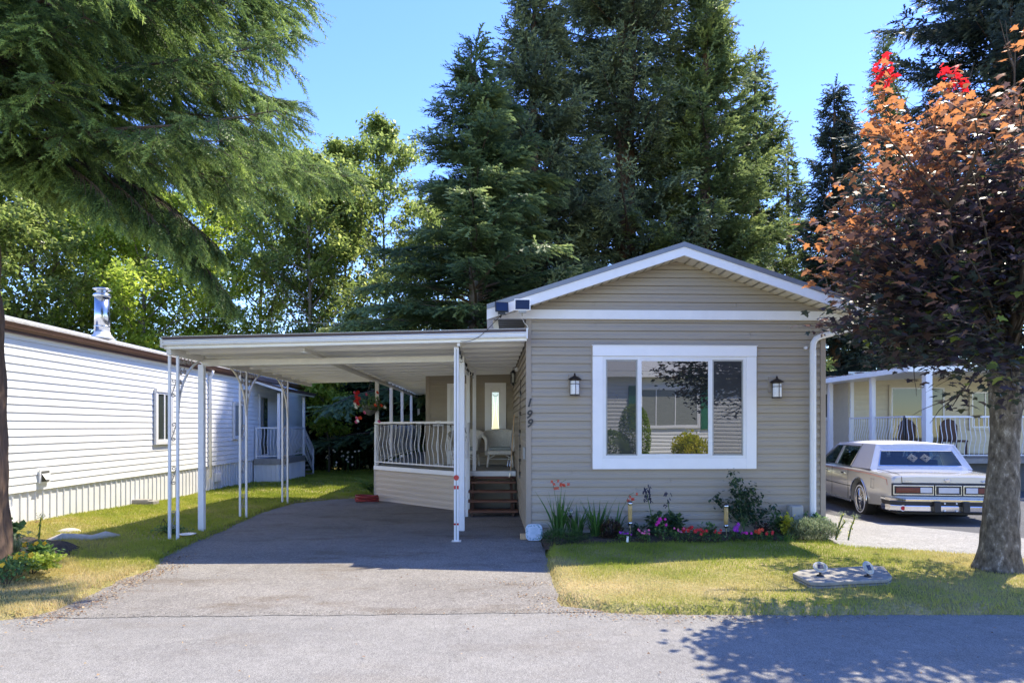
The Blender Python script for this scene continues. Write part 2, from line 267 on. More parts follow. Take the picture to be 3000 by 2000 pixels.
# ---------------------------------------------------------------- object helpers
OFF = {}
def props(o, label=None, cat=None, group=None, kind=None):
    if label: o['label'] = label
    if cat: o['category'] = cat
    if group: o['group'] = group
    if kind: o['kind'] = kind
    return o
def thing(name, label, cat, loc=(0, 0, 0), rz=0.0, group=None, world=False):
    o = bpy.data.objects.new(name, None); COL.objects.link(o); o.location = loc; o.rotation_euler = (0, 0, rz)
    o.empty_display_size = 0.2
    OFF[o.name] = Vector(loc) if world else Vector((0, 0, 0))
    return props(o, label, cat, group)
def link(name, me, parent=None, m=None):
    o = bpy.data.objects.new(name, me); COL.objects.link(o)
    if m: me.materials.append(M[m] if isinstance(m, str) else m)
    if parent is not None: o.parent = parent; OFF[o.name] = OFF[parent.name]
    else: OFF[o.name] = Vector((0, 0, 0))
    return o
class MB:
    def __init__(s): s.v = []; s.f = []
    def add(s, vs, fs):
        b = len(s.v); s.v += [tuple(v) for v in vs]; s.f += [tuple(i + b for i in f) for f in fs]; return s
    def box(s, x0, x1, y0, y1, z0, z1):
        return s.add([(x0, y0, z0), (x1, y0, z0), (x1, y1, z0), (x0, y1, z0), (x0, y0, z1), (x1, y0, z1), (x1, y1, z1), (x0, y1, z1)],
                     [(0, 3, 2, 1), (4, 5, 6, 7), (0, 1, 5, 4), (1, 2, 6, 5), (2, 3, 7, 6), (3, 0, 4, 7)])
    def bar(s, a, b, wd, ht, up=(0, 0, 1)):
        a = Vector(a); b = Vector(b); d = (b - a).normalized(); u = Vector(up)
        sx = d.cross(u)
        if sx.length < 1e-4: sx = d.cross(Vector((1, 0, 0)))
        sx.normalize(); uu = sx.cross(d).normalized(); vs = []
        for p in (a, b):
            for i, j in ((-1, -1), (1, -1), (1, 1), (-1, 1)): vs.append(p + sx * wd / 2 * i + uu * ht / 2 * j)
        return s.add(vs, [(3, 2, 1, 0), (4, 5, 6, 7), (0, 1, 5, 4), (1, 2, 6, 5), (2, 3, 7, 6), (3, 0, 4, 7)])
    def tube(s, pts, r, n=8, caps=True):
        pts = [Vector(p) for p in pts]; k = len(pts); rr = r if isinstance(r, (list, tuple)) else [r] * k
        vs = []; fs = []; prev = None
        for i, p in enumerate(pts):
            d = (pts[min(i + 1, k - 1)] - pts[max(i - 1, 0)])
            d = d.normalized() if d.length > 1e-9 else Vector((0, 0, 1))
            if prev is None:
                q = Vector((0, 0, 1)) if abs(d.z) < 0.9 else Vector((1, 0, 0)); u = d.cross(q).normalized()
            else:
                u = prev - d * prev.dot(d); u = u.normalized() if u.length > 1e-6 else d.orthogonal().normalized()
            prev = u; v = d.cross(u)
            for j in range(n):
                a = 2 * PI * j / n; vs.append(p + (u * math.cos(a) + v * math.sin(a)) * rr[i])
        for i in range(k - 1):
            for j in range(n): fs.append((i * n + j, i * n + (j + 1) % n, (i + 1) * n + (j + 1) % n, (i + 1) * n + j))
        if caps: fs.append(tuple(reversed(range(n)))); fs.append(tuple(range((k - 1) * n, k * n)))
        return s.add(vs, fs)
    def lathe(s, prof, c=(0, 0, 0), n=16, axis='z', cap=True):
        vs = []; fs = []
        for (r, z) in prof:
            for j in range(n):
                a = 2 * PI * j / n; x, y = r * math.cos(a), r * math.sin(a)
                vs.append((c[0] + x, c[1] + y, c[2] + z) if axis == 'z' else ((c[0] + z, c[1] + x, c[2] + y) if axis == 'x' else (c[0] + x, c[1] + z, c[2] + y)))
        for i in range(len(prof) - 1):
            for j in range(n): fs.append((i * n + j, i * n + (j + 1) % n, (i + 1) * n + (j + 1) % n, (i + 1) * n + j))
        if cap: fs.append(tuple(reversed(range(n)))); fs.append(tuple(range((len(prof) - 1) * n, len(prof) * n)))
        return s.add(vs, fs)
    def prism(s, poly, h0, h1, plane='xy'):
        def P(a, b, h): return (a, b, h) if plane == 'xy' else ((a, h, b) if plane == 'xz' else (h, a, b))
        n = len(poly); vs = [P(a, b, h0) for a, b in poly] + [P(a, b, h1) for a, b in poly]
        return s.add(vs, [tuple(reversed(range(n))), tuple(range(n, 2 * n))] + [(i, (i + 1) % n, (i + 1) % n + n, i + n) for i in range(n)])
    def quad(s, a, b, c, d): return s.add([a, b, c, d], [(0, 1, 2, 3)])
    def build(s, name, m, parent=None, smooth=False, bevel=0.0, fix=True):
        me = bpy.data.meshes.new(name); o = link(name, me, parent, m)
        off = OFF[o.name]
        me.from_pydata([(v[0] - off.x, v[1] - off.y, v[2] - off.z) for v in s.v], [], s.f); me.update()
        if fix:
            import bmesh
            bm = bmesh.new(); bm.from_mesh(me); bmesh.ops.recalc_face_normals(bm, faces=bm.faces); bm.to_mesh(me); bm.free()
        if smooth:
            me.polygons.foreach_set('use_smooth', [True] * len(me.polygons))
        if bevel:
            b = o.modifiers.new('bevel', 'BEVEL'); b.width = bevel; b.segments = 2; b.limit_method = 'ANGLE'; b.angle_limit = R(40)
        return o
def np_obj(name, V, F, m, parent=None, tint=None, mi=None, mats=None, smooth=False):
    "fast mesh from numpy arrays; F is (n,k); tint is one value per face"
    me = bpy.data.meshes.new(name); V = np.asarray(V, dtype=np.float32); F = np.asarray(F, dtype=np.int32); nf, k = F.shape
    o = link(name, me, parent, m); off = OFF[o.name]
    V = V - np.array([off.x, off.y, off.z], dtype=np.float32)
    me.vertices.add(len(V)); me.vertices.foreach_set('co', V.ravel())
    me.loops.add(nf * k); me.loops.foreach_set('vertex_index', F.ravel())
    me.polygons.add(nf); me.polygons.foreach_set('loop_start', np.arange(0, nf * k, k, dtype=np.int32))
    try: me.polygons.foreach_set('loop_total', np.full(nf, k, dtype=np.int32))
    except Exception: pass
    if mats:
        for x in mats: me.materials.append(M[x])
    if mi is not None: me.polygons.foreach_set('material_index', np.asarray(mi, dtype=np.int32))
    me.update(calc_edges=True)
    if smooth: me.polygons.foreach_set('use_smooth', np.ones(nf, dtype=bool))
    if tint is not None:
        a = me.attributes.new('tint', 'FLOAT', 'FACE'); a.data.foreach_set('value', np.asarray(tint, dtype=np.float32))
    me.validate(); return o
def copy_tree(o, loc, rz=0.0, scale=None, label=None):
    c = o.copy(); COL.objects.link(c); c.location = loc; c.rotation_euler = (0, 0, rz)
    if scale: c.scale = scale if isinstance(scale, (tuple, list)) else (scale,) * 3
    if label: c['label'] = label
    for ch in [x for x in o.children]:
        d = ch.copy(); COL.objects.link(d); d.parent = c
        for g in [x for x in ch.children]:
            e = g.copy(); COL.objects.link(e); e.parent = d
    return c
# ================================================================ GROUND
def gz(y):
    return -0.012 * min(max(y - 9.2, 0), 22)
def sdist(P, poly):
    "signed distance of points P (n,2) to polygon, positive inside"
    poly = np.array(poly); n = len(poly); d = np.full(len(P), 1e9); ins = np.zeros(len(P), bool)
    for i in range(n):
        a = poly[i]; b = poly[(i + 1) % n]; ab = b - a; t = np.clip(((P - a) @ ab) / (ab @ ab), 0, 1)
        q = a + t[:, None] * ab; d = np.minimum(d, np.hypot(*(P - q).T))
        c = ((a[1] > P[:, 1]) != (b[1] > P[:, 1])) & (P[:, 0] < (b[0] - a[0]) * (P[:, 1] - a[1]) / (b[1] - a[1] + 1e-12) + a[0]); ins ^= c
    return np.where(ins, d, -d)
def wob(x, y, s=1.0, seed=0.0):
    return (np.sin(x * 2.1 * s + seed) * np.cos(y * 1.7 * s + seed * 2) + 0.6 * np.sin(x * 5.3 * s + 1.3 + seed) * np.sin(y * 4.7 * s + 2 + seed) + 0.35 * np.sin(x * 13 * s + y * 11 * s + seed)) / 1.95
def wiggle(poly, step=0.12, amp=0.025, seed=3):
    rnd = random.Random(seed); out = []
    for i in range(len(poly)):
        a = Vector(poly[i]); b = Vector(poly[(i + 1) % len(poly)]); n = max(1, int((b - a).length / step))
        for j in range(n):
            p = a.lerp(b, j / n); out.append((p.x + rnd.uniform(-amp, amp), p.y + rnd.uniform(-amp, amp)))
    return out
# base sheet, large enough to reach the horizon
g = MB()
ys = [-60, -10, 0, 9.2, 31.2, 60, 400]; xs = [-400, -40, 0, 40, 400]
for j in range(len(ys) - 1):
    for i in range(len(xs) - 1):
        g.quad(*[(x, y, gz(y) - 0.06) for x, y in ((xs[i], ys[j]), (xs[i + 1], ys[j]), (xs[i + 1], ys[j + 1]), (xs[i], ys[j + 1]))])
props(g.build('ground', 'turf'), kind='structure')
def sheet(name, poly, z, m, seed=1, amp=0.02, step=0.3):
    from mathutils.geometry import tessellate_polygon
    p2 = wiggle(poly, step, amp, seed) if amp else poly
    tris = tessellate_polygon([[Vector((a, b, 0)) for a, b in p2]])
    b = MB(); b.add([(x, y, gz(y) + z) for x, y in p2], tris); o = b.build(name, m)
    if o.data.polygons[0].normal.z < 0: o.data.flip_normals()
    return props(o, kind='structure')
# the street: one long sheet in front
sheet('road', [(-40, -4), (40, -4), (40, 5.55), (9, 5.5), (4.4, 5.6), (1.3, 5.62), (.2, 5.62), (-2.4, 5.6), (-4.1, 5.58), (-40, 5.4)], 0.0, 'road', amp=0.0)
def atgz(px, py):
    z = 0.0
    for _ in range(6): z = gz(atg(px, py, z)[1])
    return atg(px, py, z)
LEFT = [atgz(x, y) for x, y in ((868, 1474), (777, 1500), (625, 1570), (545, 1604), (475, 1640), (462, 1664), (420, 1680), (357, 1702), (312, 1724), (250, 1757), (187, 1787), (89, 1811), (0, 1818))]
drv = [(1.0, 5.58), (.62, 5.75), (.7, 8.0), (.7, 9.3), (.56, 9.3), (.56, 13.2), (-.5, 13.0), (-2.7, 15.3), (-4.0, 15.0)] + [(x - .25, y) for x, y in LEFT[:-2]] + [(-4.3, 5.56), (-2, 5.56), (0, 5.57)]
def grid_sheet(name, poly, z, m, hole=None):
    return sheet(name, poly, z, m, amp=0.02, step=0.2, seed=5)
grid_sheet('driveway', drv, 0.004, 'driveway')
sheet('neighbour_driveway', [(7.2, 7.0), (6.4, 9.2), (5.4, 11.5), (5.2, 30), (14, 30), (14, 15.8), (20, 15.8), (20, 7.0)], 0.008, 'dark_drive', amp=0.03)
sheet('concrete_path', [(4.3, 7.6), (4.6, 8.7), (4.86, 9.3), (4.86, 30), (5.9, 30), (6.15, 12.5), (6.4, 10.8), (7.6, 9.0), (8.8, 7.9), (9.6, 7.0), (6, 6.8)], 0.014, 'pale_drive', amp=0.02)
# raised lawns -----------------------------------------------------
LAWN_R = [atg(x, y, 0.03) for x, y in ((1598, 1600), (1594, 1648), (1608, 1700), (1630, 1742), (1690, 1772), (1780, 1786), (1900, 1793), (2100, 1793), (2400, 1795), (2700, 1793), (3000, 1793))] + [(9.5, 5.35), (9.5, 6.7), (7.6, 7.0), (6.3, 7.4), (5.9, 7.75), (5.2, 8.1), (4.6, 8.35), (4.75, 9.25), (.72, 9.25)]
LAWN_L = LEFT + [(-9.2, 5.35), (-14, 5.4), (-14, 27.4), (7.5, 27.4), (7.5, 25), (-2.7, 25), (-2.66, 15.2), (-3.4, 15.2)]
LAWN_L = [(x, y) for x, y in LAWN_L]
def lawn(name, poly, lift, cell, x0, x1, y0, y1, seed, far=False):
    nx = int((x1 - x0) / cell) + 1; ny = int((y1 - y0) / cell) + 1
    X, Y = np.meshgrid(np.linspace(x0, x1, nx), np.linspace(y0, y1, ny)); P = np.c_[X.ravel(), Y.ravel()]
    s = sdist(P, poly) + 0.03 * wob(P[:, 0], P[:, 1], 3, seed)
    t = np.clip(s / 0.12, 0, 1); base = -0.012 * np.clip(P[:, 1] - 9.2, 0, 22)
    Z = base - 0.03 + (lift + 0.03) * (t * t * (3 - 2 * t)) + 0.018 * wob(P[:, 0], P[:, 1], 0.6, seed) * t
    if name == 'lawn_left': Z += np.clip((-4.6 - P[:, 0]) / 2.4, 0, 1) * 0.10 * np.clip((15 - P[:, 1]) / 6, 0, 1) * t
    idx = np.arange(nx * ny).reshape(ny, nx); F = np.stack([idx[:-1, :-1], idx[:-1, 1:], idx[1:, 1:], idx[1:, :-1]], -1).reshape(-1, 4)
    F = F[(s[F] > -0.10).all(1)]
    u, inv = np.unique(F, return_inverse=True)
    o = np_obj(name, np.c_[P, Z][u], inv.reshape(-1, 4), 'turf', smooth=True); props(o, kind='structure')
    return lambda q: (-0.012 * np.clip(q[:, 1] - 9.2, 0, 22) - 0.03 + (lift + 0.03) * (lambda t: t * t * (3 - 2 * t))(np.clip((sdist(q, poly)) / 0.12, 0, 1)) + 0.018 * wob(q[:, 0], q[:, 1], 0.6, seed)
                       + ((np.clip((-4.6 - q[:, 0]) / 2.4, 0, 1) * 0.10 * np.clip((15 - q[:, 1]) / 6, 0, 1)) if name == 'lawn_left' else 0))
hR = lawn('lawn_right', LAWN_R, 0.07, 0.06, 0.3, 9.6, 5.0, 9.4, 1.0)
hL = lawn('lawn_left', LAWN_L, 0.05, 0.11, -13, 7.8, 5.0, 27.6, 2.0)
rng = np.random.default_rng(7)
def dryness(x, y, right):
    n = 0.55 * wob(x, y, 0.8, 4) + 0.35 * wob(x, y, 2.6, 9) + rng.normal(0, 0.16, len(x))
    if right:
        d = 0.42 + 0.34 * n + 0.45 * np.exp(-((x - 1.6) / 1.3) ** 2 - ((y - 6.1) / 0.45) ** 2) + 0.25 * np.clip((x - 4.2) / 1.5, 0, 1) * np.clip((8.6 - y), 0, 1) + 0.35 * np.exp(-((x - .75) / .2) ** 2) - 0.30 * np.clip((y - 7.0) / 0.9, 0, 1) * np.clip((4.6 - x), 0, 1)
    else:
        d = 0.34 + 0.32 * n + 0.55 * np.clip((7.8 - y) / 1.0, 0, 1) - 0.12 * np.clip((6.2 - y) / .5, 0, 1) + 0.30 * np.clip((11.5 - y) / 3, 0, 1) * np.clip((-4.7 - x) / 1.2, 0, 1) - 0.18 * np.clip((y - 13) / 4, 0, 1)
    return d
def grass(name, poly, hf, n, box, hgt, wid, right, label, edge=0.0):
    x0, x1, y0, y1 = box; P = np.c_[rng.uniform(x0, x1, n), rng.uniform(y0, y1, n)]
    s = sdist(P, poly) + 0.04 * wob(P[:, 0], P[:, 1], 4, 1); P = P[s > edge]; n = len(P); s = s[s > edge]
    z = hf(P); dry = np.clip(dryness(P[:, 0], P[:, 1], right), 0, 1)
    hh = hgt * rng.uniform(0.5, 1.3, n) * (1 + 0.35 * wob(P[:, 0], P[:, 1], 3, 2)) * np.where(s < 0.10, 1.35 + .5 * (wob(P[:, 0], P[:, 1], 5, 7) > .2), 1) * (1 - 0.3 * dry); az = rng.uniform(0, 2 * PI, n); ln = rng.uniform(0.1, 0.9, n) * hh
    la = rng.uniform(0, 2 * PI, n); ww = wid * rng.uniform(0.7, 1.4, n)
    dx, dy = np.cos(az) * ww / 2, np.sin(az) * ww / 2
    a = np.c_[P[:, 0] - dx, P[:, 1] - dy, z - 0.01]; b = np.c_[P[:, 0] + dx, P[:, 1] + dy, z - 0.01]; c = np.c_[P[:, 0] + np.cos(la) * ln, P[:, 1] + np.sin(la) * ln, z + hh]
    V = np.stack([a, b, c], 1).reshape(-1, 3); F = np.arange(3 * n).reshape(-1, 3)
    o = np_obj(name, V, F, 'grass', tint=dry); props(o, label, 'grass', kind='stuff')
grass('grass', LAWN_R, hR, 120000, (0.5, 9, 5.2, 8.6), 0.035, 0.007, True, 'short patchy green and straw grass on the lawn in front of the tan house')
grass('grass', LAWN_L, hL, 85000, (-7.2, -2.5, 5.3, 9.0), 0.045, 0.008, False, 'dry straw coloured grass at the lower left beside the driveway')
grass('grass', LAWN_L, hL, 85000, (-7.2, -2.4, 9.0, 16.0), 0.04, 0.012, False, 'green lawn grass strip between the carport and the white home')
grass('grass', LAWN_L, hL, 60000, (-8.0, 0, 16.0, 27.2), 0.05, 0.022, False, 'bright green grass at the back by the dark hedge')
# garden beds ------------------------------------------------------
def mound(name, poly, z, h, m, seed):
    x0 = min(p[0] for p in poly) - .1; x1 = max(p[0] for p in poly) + .1; y0 = min(p[1] for p in poly) - .1; y1 = max(p[1] for p in poly) + .1
    nx = int((x1 - x0) / .05) + 1; ny = int((y1 - y0) / .05) + 1
    X, Y = np.meshgrid(np.linspace(x0, x1, nx), np.linspace(y0, y1, ny)); P = np.c_[X.ravel(), Y.ravel()]
    s = sdist(P, poly) + 0.04 * wob(P[:, 0], P[:, 1], 3, seed); t = np.clip(s / 0.15, 0, 1)
    Z = z - 0.04 + (h + 0.04) * t + 0.012 * wob(P[:, 0], P[:, 1], 5, seed) + np.random.default_rng(1).uniform(0, .012, len(P))
    idx = np.arange(nx * ny).reshape(ny, nx); F = np.stack([idx[:-1, :-1], idx[:-1, 1:], idx[1:, 1:], idx[1:, :-1]], -1).reshape(-1, 4); F = F[(s[F] > -0.03).all(1)]
    u, inv = np.unique(F, return_inverse=True)
    return props(np_obj(name, np.c_[P, Z][u], inv.reshape(-1, 4), m, smooth=True), kind='structure')
mound('flower_bed', [(.72, 8.35), (1.6, 8.38), (3.0, 8.45), (4.3, 8.5), (4.68, 8.6), (4.72, 9.26), (.7, 9.26)], 0.055, 0.05, 'soil', 3)
mound('flower_bed_left', [(-8.2, 6.75), (-5.9, 6.75), (-5.3, 7.1), (-4.95, 7.7), (-5.15, 8.3), (-5.9, 8.7), (-8.2, 8.9)], 0.12, 0.06, 'soil', 6)
# loose chippings along the joint between driveway and street
rg = np.random.default_rng(19); n = 800; cx = rg.uniform(-3.9, .9, n); cy = 5.60 + .02 * np.sin(cx * 3) + rg.normal(0, .045, n); s_ = rg.uniform(.003, .008, n); V = []; F = []
for i in range(n):
    b = len(V); a = rg.uniform(0, 6.3); V += [(cx[i] + s_[i] * math.cos(a + k * 2.1) * rg.uniform(.7, 1.2), cy[i] + s_[i] * math.sin(a + k * 2.1) * rg.uniform(.7, 1.2), .006) for k in range(3)] + [(cx[i], cy[i], .008 + s_[i] * .8)]; F += [(b, b + 1, b + 3), (b + 1, b + 2, b + 3), (b + 2, b, b + 3)]
M['chips'] = leaf_mat('stone_chippings', (0.10, 0.095, 0.085), (0.20, 0.19, 0.175), (0.34, 0.33, 0.30), trans=0.0)
props(np_obj('gravel', np.array(V), np.array(F), 'chips', tint=np.repeat(rg.uniform(0, 1, n), 3)), 'loose pale gravel chips along the seam between the driveway and the street', 'gravel', kind='stuff')
# fallen leaves and needles on the asphalt
n = 420; rg = np.random.default_rng(11); P = np.c_[rg.uniform(-5, 6, n), rg.uniform(3.6, 9, n)]
near = np.array(LAWN_R[2:9]); q = near[rg.integers(0, len(near), 900)] + rg.normal(0, .10, (900, 2)) + np.c_[rg.uniform(-.5, .5, 900), -np.abs(rg.normal(0, .05, 900))]
q2 = np.array(LEFT[4:12]); q2 = q2[rg.integers(0, 8, 1100)] + np.c_[rg.normal(.12, .10, 1100), rg.normal(0, .16, 1100)]
P = np.r_[P, q, q2]; inside = (sdist(P, LAWN_R) > 0.02) | (sdist(P, LAWN_L) > 0.02); P = P[~inside]; n = len(P)
sz = rg.uniform(.005, .016, n); a = rg.uniform(0, 2 * PI, n); el = rg.uniform(.2, .7, n)
ux, uy = np.cos(a) * sz, np.sin(a) * sz; z0 = np.full(n, 0.013)
V = np.stack([np.c_[P[:, 0] - ux, P[:, 1] - uy, z0], np.c_[P[:, 0] + uy * el, P[:, 1] - ux * el, z0 + .004], np.c_[P[:, 0] + ux, P[:, 1] + uy, z0 + .002], np.c_[P[:, 0] - uy * el, P[:, 1] + ux * el, z0 + rg.uniform(.001, .012, n)]], 1).reshape(-1, 3)
M['litter'] = leaf_mat('fallen_leaf_litter', (0.10, 0.04, 0.02), (0.30, 0.17, 0.08), (0.50, 0.38, 0.22), trans=0.1)
props(np_obj('leaf_litter', V, np.arange(4 * n).reshape(-1, 4), 'litter', tint=rg.uniform(0, 1, n)), 'small dry brown leaf litter scattered on the asphalt and along the lawn edges', 'leaf litter', kind='stuff')
# ================================================================ BUILDING HELPERS
def siding(mb, O, D, Nn, z0, z1, L, expo=0.117, dep=0.018, lo=None, hi=None, zb=None, dutch=True, gap=0.008):
    "lapped horizontal siding; lo/hi give the run at each height; zb(t) cuts the bottom to the ground"
    O = Vector(O); D = Vector(D).normalized(); Nn = Vector(Nn).normalized()
    lo = lo or (lambda z: 0.0); hi = hi or (lambda z: L)
    P = lambda t, z, o: tuple(O + D * t + Nn * o + Vector((0, 0, z - O.z)))
    z = z0
    while z < z1 - 1e-4:
        e = min(z + expo, z1); prof = [(z, -.014), (z + gap, -.014), (z + gap, dep), (z + (e - z) * .50, dep * .86), (z + (e - z) * .66, dep * .35), (e, 0.003), (e, -.014)] if dutch else [(z, -.014), (z + gap, -.014), (z + gap, dep), (e, 0.004), (e, -.014)]
        for (za, oa), (zc, oc) in zip(prof, prof[1:]):
            if hi(max(za, zc)) - lo(max(za, zc)) < 0.02 and hi(za) - lo(za) < 0.02: continue
            mb.quad(P(lo(za), za, oa), P(hi(za), za, oa), P(max(hi(zc), lo(zc)), zc, oc), P(lo(zc), zc, oc))
        z = e
    return mb
def seams(mb, O, D, Nn, z0, expo, items, dep=0.016):
    O = Vector(O); D = Vector(D).normalized(); Nn = Vector(Nn).normalized()
    for t, k in items:
        z = z0 + k * expo; a = O + D * t + Nn * (dep * .3); a.z = z + .004; b = a.copy(); b.z = z + expo * .95
        mb.bar(a, b, 0.004, dep * 1.65, up=Nn)
def vskirt(mb, O, D, Nn, zt, L, zb, pitch=0.15, rib=0.018):
    "vertical ribbed skirting; zb(t) is the ground level along it"
    O = Vector(O); D = Vector(D).normalized(); Nn = Vector(Nn).normalized()
    t = 0.0; prof = []
    while t < L:
        prof += [(t, 0.0), (t + pitch * .82, 0.004), (t + pitch * .86, rib), (t + pitch * .96, rib)]; t += pitch
    for (ta, oa), (tb, ob) in zip(prof, prof[1:]):
        if ta >= L: break
        a = O + D * ta + Nn * oa; b = O + D * tb + Nn * ob
        mb.quad((a.x, a.y, zb(ta)), (b.x, b.y, zb(tb)), (b.x, b.y, zt), (a.x, a.y, zt))
    return mb
def railing(root, A, B, z0, h, n, bulge=0.07, mm='white', rw=0.045, newels=True, name='railing', out=1, solid=None):
    "picture: rail with bellied balusters, each baluster a part"
    A = Vector((A[0], A[1], 0)); B = Vector((B[0], B[1], 0)); D = (B - A).normalized(); Nn = Vector((D.y, -D.x, 0)) * out
    za = z0 if not isinstance(z0, tuple) else z0[0]; zb_ = z0 if not isinstance(z0, tuple) else z0[1]
    up = lambda p, z: Vector((p.x, p.y, z))
    m = MB(); m.bar(up(A, za + h), up(B, zb_ + h), rw * 1.25, rw); m.build('top_rail', mm, root, bevel=.004)
    m = MB(); m.bar(up(A, za + .09), up(B, zb_ + .09), rw * .75, rw * .6); m.build('bottom_rail', mm, root)
    for i in range(n):
        t = (i + .5) / n; p = A.lerp(B, t); zz = za + (zb_ - za) * t
        prof = [(0.10, 0), (.20, .12), (.30, .45), (.40, .92), (.47, 1), (.56, .75), (.68, .30), (.80, .05), (1.0, 0)]
        pts = [up(p, zz + .09 + (h - .10) * f) + Nn * bulge * b for f, b in ([(0, 0)] + prof)]
        MB().tube(pts, 0.0085, 6).build('baluster', mm, root, smooth=True)
    if newels:
        for p, z in ((A, za), (B, zb_)):
            MB().box(p.x - .025, p.x + .025, p.y - .025, p.y + .025, z, z + h + .03).build('newel_post', mm, root, bevel=.004)
def window(root, O, D, Nn, w, h, casing=0.1, head=0.12, split=(0.5,), frame='white', cas='fresh_white', panes=('glass', 'glass'), proud=0.02, blind=False):
    "O is the lower-left corner of the casing, D along the wall, Nn outward"
    O = Vector(O); D = Vector(D).normalized(); Nn = Vector(Nn).normalized(); U = Vector((0, 0, 1))
    def slab(t0, t1, z0, z1, o0, o1):
        m = MB(); vs = []
        for o in (o0, o1):
            for t, z in ((t0, z0), (t1, z0), (t1, z1), (t0, z1)): vs.append(O + D * t + U * z + Nn * o)
        m.add(vs, [(0, 3, 2, 1), (4, 5, 6, 7), (0, 1, 5, 4), (1, 2, 6, 5), (2, 3, 7, 6), (3, 0, 4, 7)]); return m
    win = slab(0, w, h - head, h, 0, proud + .012).build('window', cas, root, bevel=.003)
    if casing > 0:
        for nm, a in (('casing', (0, casing, 0, h - head)), ('casing', (w - casing, w, 0, h - head)), ('sill_board', (casing, w - casing, 0, casing * 1.05))):
            slab(*a, 0, proud).build(nm, cas, win, bevel=.003)
    x0, x1, z0, z1 = casing, w - casing, casing * 1.05, h - head; fw = 0.045
    f = MB()
    for a in ((x0, x1, z0, z0 + fw), (x0, x1, z1 - fw, z1), (x0, x0 + fw, z0 + fw, z1 - fw), (x1 - fw, x1, z0 + fw, z1 - fw)):
        q = slab(*a, 0, proud - .006); f.add(q.v, q.f)
    cuts = [x0 + fw] + [x0 + fw + (x1 - x0 - 2 * fw) * s for s in split] + [x1 - fw]
    for c in cuts[1:-1]:
        q = slab(c - .022, c + .022, z0 + fw, z1 - fw, 0, proud - .008); f.add(q.v, q.f)
    f.build('frame', frame, win, bevel=.003)
    for i in range(len(cuts) - 1):
        a = cuts[i] + (.022 if i else 0); b = cuts[i + 1] - (.022 if i < len(cuts) - 2 else 0)
        slab(a, b, z0 + fw, z1 - fw, -.01, proud - .022).build('pane', panes[i % len(panes)], win)
    return win

# ================================================================ THE TAN HOME
FX0, FX1, FY = 0.535, 4.80, 9.22
house = thing('manufactured_home', 'tan sided single storey home with a white trimmed gable and a big front window', 'house', (2.67, 12, 0), world=True)
APX, APZ, SL = 2.665, 4.12, 0.322   # roof apex (at the rake) and slope
EX = 0.117
m = MB(); siding(m, (FX0, FY, 0), (1, 0, 0), (0, -1, 0), 0.04, 3.13, FX1 - FX0)
seams(m, (FX0, FY, 0), (1, 0, 0), (0, -1, 0), .04, EX, [(.98, 25), (3.05, 22), (3.2, 24), (.62, 3), (1.55, 5), (.62, 7), (2.9, 1), (1.4, 2), (3.35, 2), (2.05, 6)])
m.build('front_wall', 'siding_tan', house)
m = MB(); zs = lambda x: APZ - .15 - SL * abs(x - APX)
siding(m, (FX0, FY, 0), (1, 0, 0), (0, -1, 0), 3.26, 3.98, FX1 - FX0, lo=lambda z: max(0, (APX - FX0) - (APZ - .15 - z) / SL), hi=lambda z: min(FX1 - FX0, (APX - FX0) + (APZ - .15 - z) / SL))
seams(m, (FX0, FY, 0), (1, 0, 0), (0, -1, 0), 3.26, EX, [(.95, 0), (3.0, 0)])
m.build('gable_wall', 'siding_tan', house)
m = MB(); siding(m, (FX0, FY, 0), (0, 1, 0), (-1, 0, 0), 0.04, 3.2, 6.0); m.build('side_wall', 'siding_tan', house)
m = MB(); m.box(FX0 + .01, FX1 - .01, FY + .01, 23.5, -.2, 3.14); m.build('rear_walls', 'siding_tan', house)
for x0, x1 in ((FX0 - .03, FX0 + .045), (FX1 - .045, FX1 + .03)):
    MB().box(x0, x1, FY - .030, FY + .07, .02, 3.13).build('corner_trim', 'trim_tan', house, bevel=.003)
# horizontal band under the gable, its ends cut along the roof slope
xb = (APZ - .15 - 3.13) / SL; xt = (APZ - .15 - 3.26) / SL
MB().prism([(APX - xb, 3.13), (APX + xb, 3.13), (APX + xt, 3.26), (APX - xt, 3.26)], FY - .055, FY + .02, 'xz').build('trim_band', 'white', house)
# gable return soffit just below the band on both sides
RY0 = FY - .37; RB = 23.9; EH = 2.715
for s in (-1, 1):
    xe = APX + s * EH
    # soffit under the overhang, ribbed
    q = MB(); nrib = 22
    for i in range(nrib):
        a = i / nrib * (EH - .01); b = (i + .84) / nrib * (EH - .01)
        for t0, t1, dz in ((a, b, 0), (b, (i + 1) / nrib * (EH - .01), .012)):
            z0 = APZ - .148 - SL * t0 + dz; z1 = APZ - .148 - SL * t1 + dz
            q.quad((APX + s * t0, RY0 + .02, z0), (APX + s * t1, RY0 + .02, z1), (APX + s * t1, FY, z1), (APX + s * t0, FY, z0))
    q.build('soffit', 'soffit', house)
    # rake board
    MB().prism([(APX, APZ - .045), (xe, APZ - .045 - SL * EH), (xe, APZ - .185 - SL * EH), (APX, APZ - .165)], RY0 - .02, RY0 + .012, 'xz').build('rake_board', 'white', house)
    # metal drip edge above it
    MB().prism([(APX, APZ + .02), (xe, APZ + .02 - SL * EH), (xe, APZ - .047 - SL * EH), (APX, APZ - .047)], RY0 - .032, RY0 + .03, 'xz').build('roof_edge', 'roof_metal', house)
rf = MB()
rf.prism([(APX - EH, APZ - .01 - SL * EH), (APX, APZ - .01), (APX + EH, APZ - .01 - SL * EH), (APX + EH, APZ - .07 - SL * EH), (APX, APZ - .07), (APX - EH, APZ - .07 - SL * EH)], RY0 + .031, RB, 'xz')
roof = rf.build('roof', 'shingle', house)
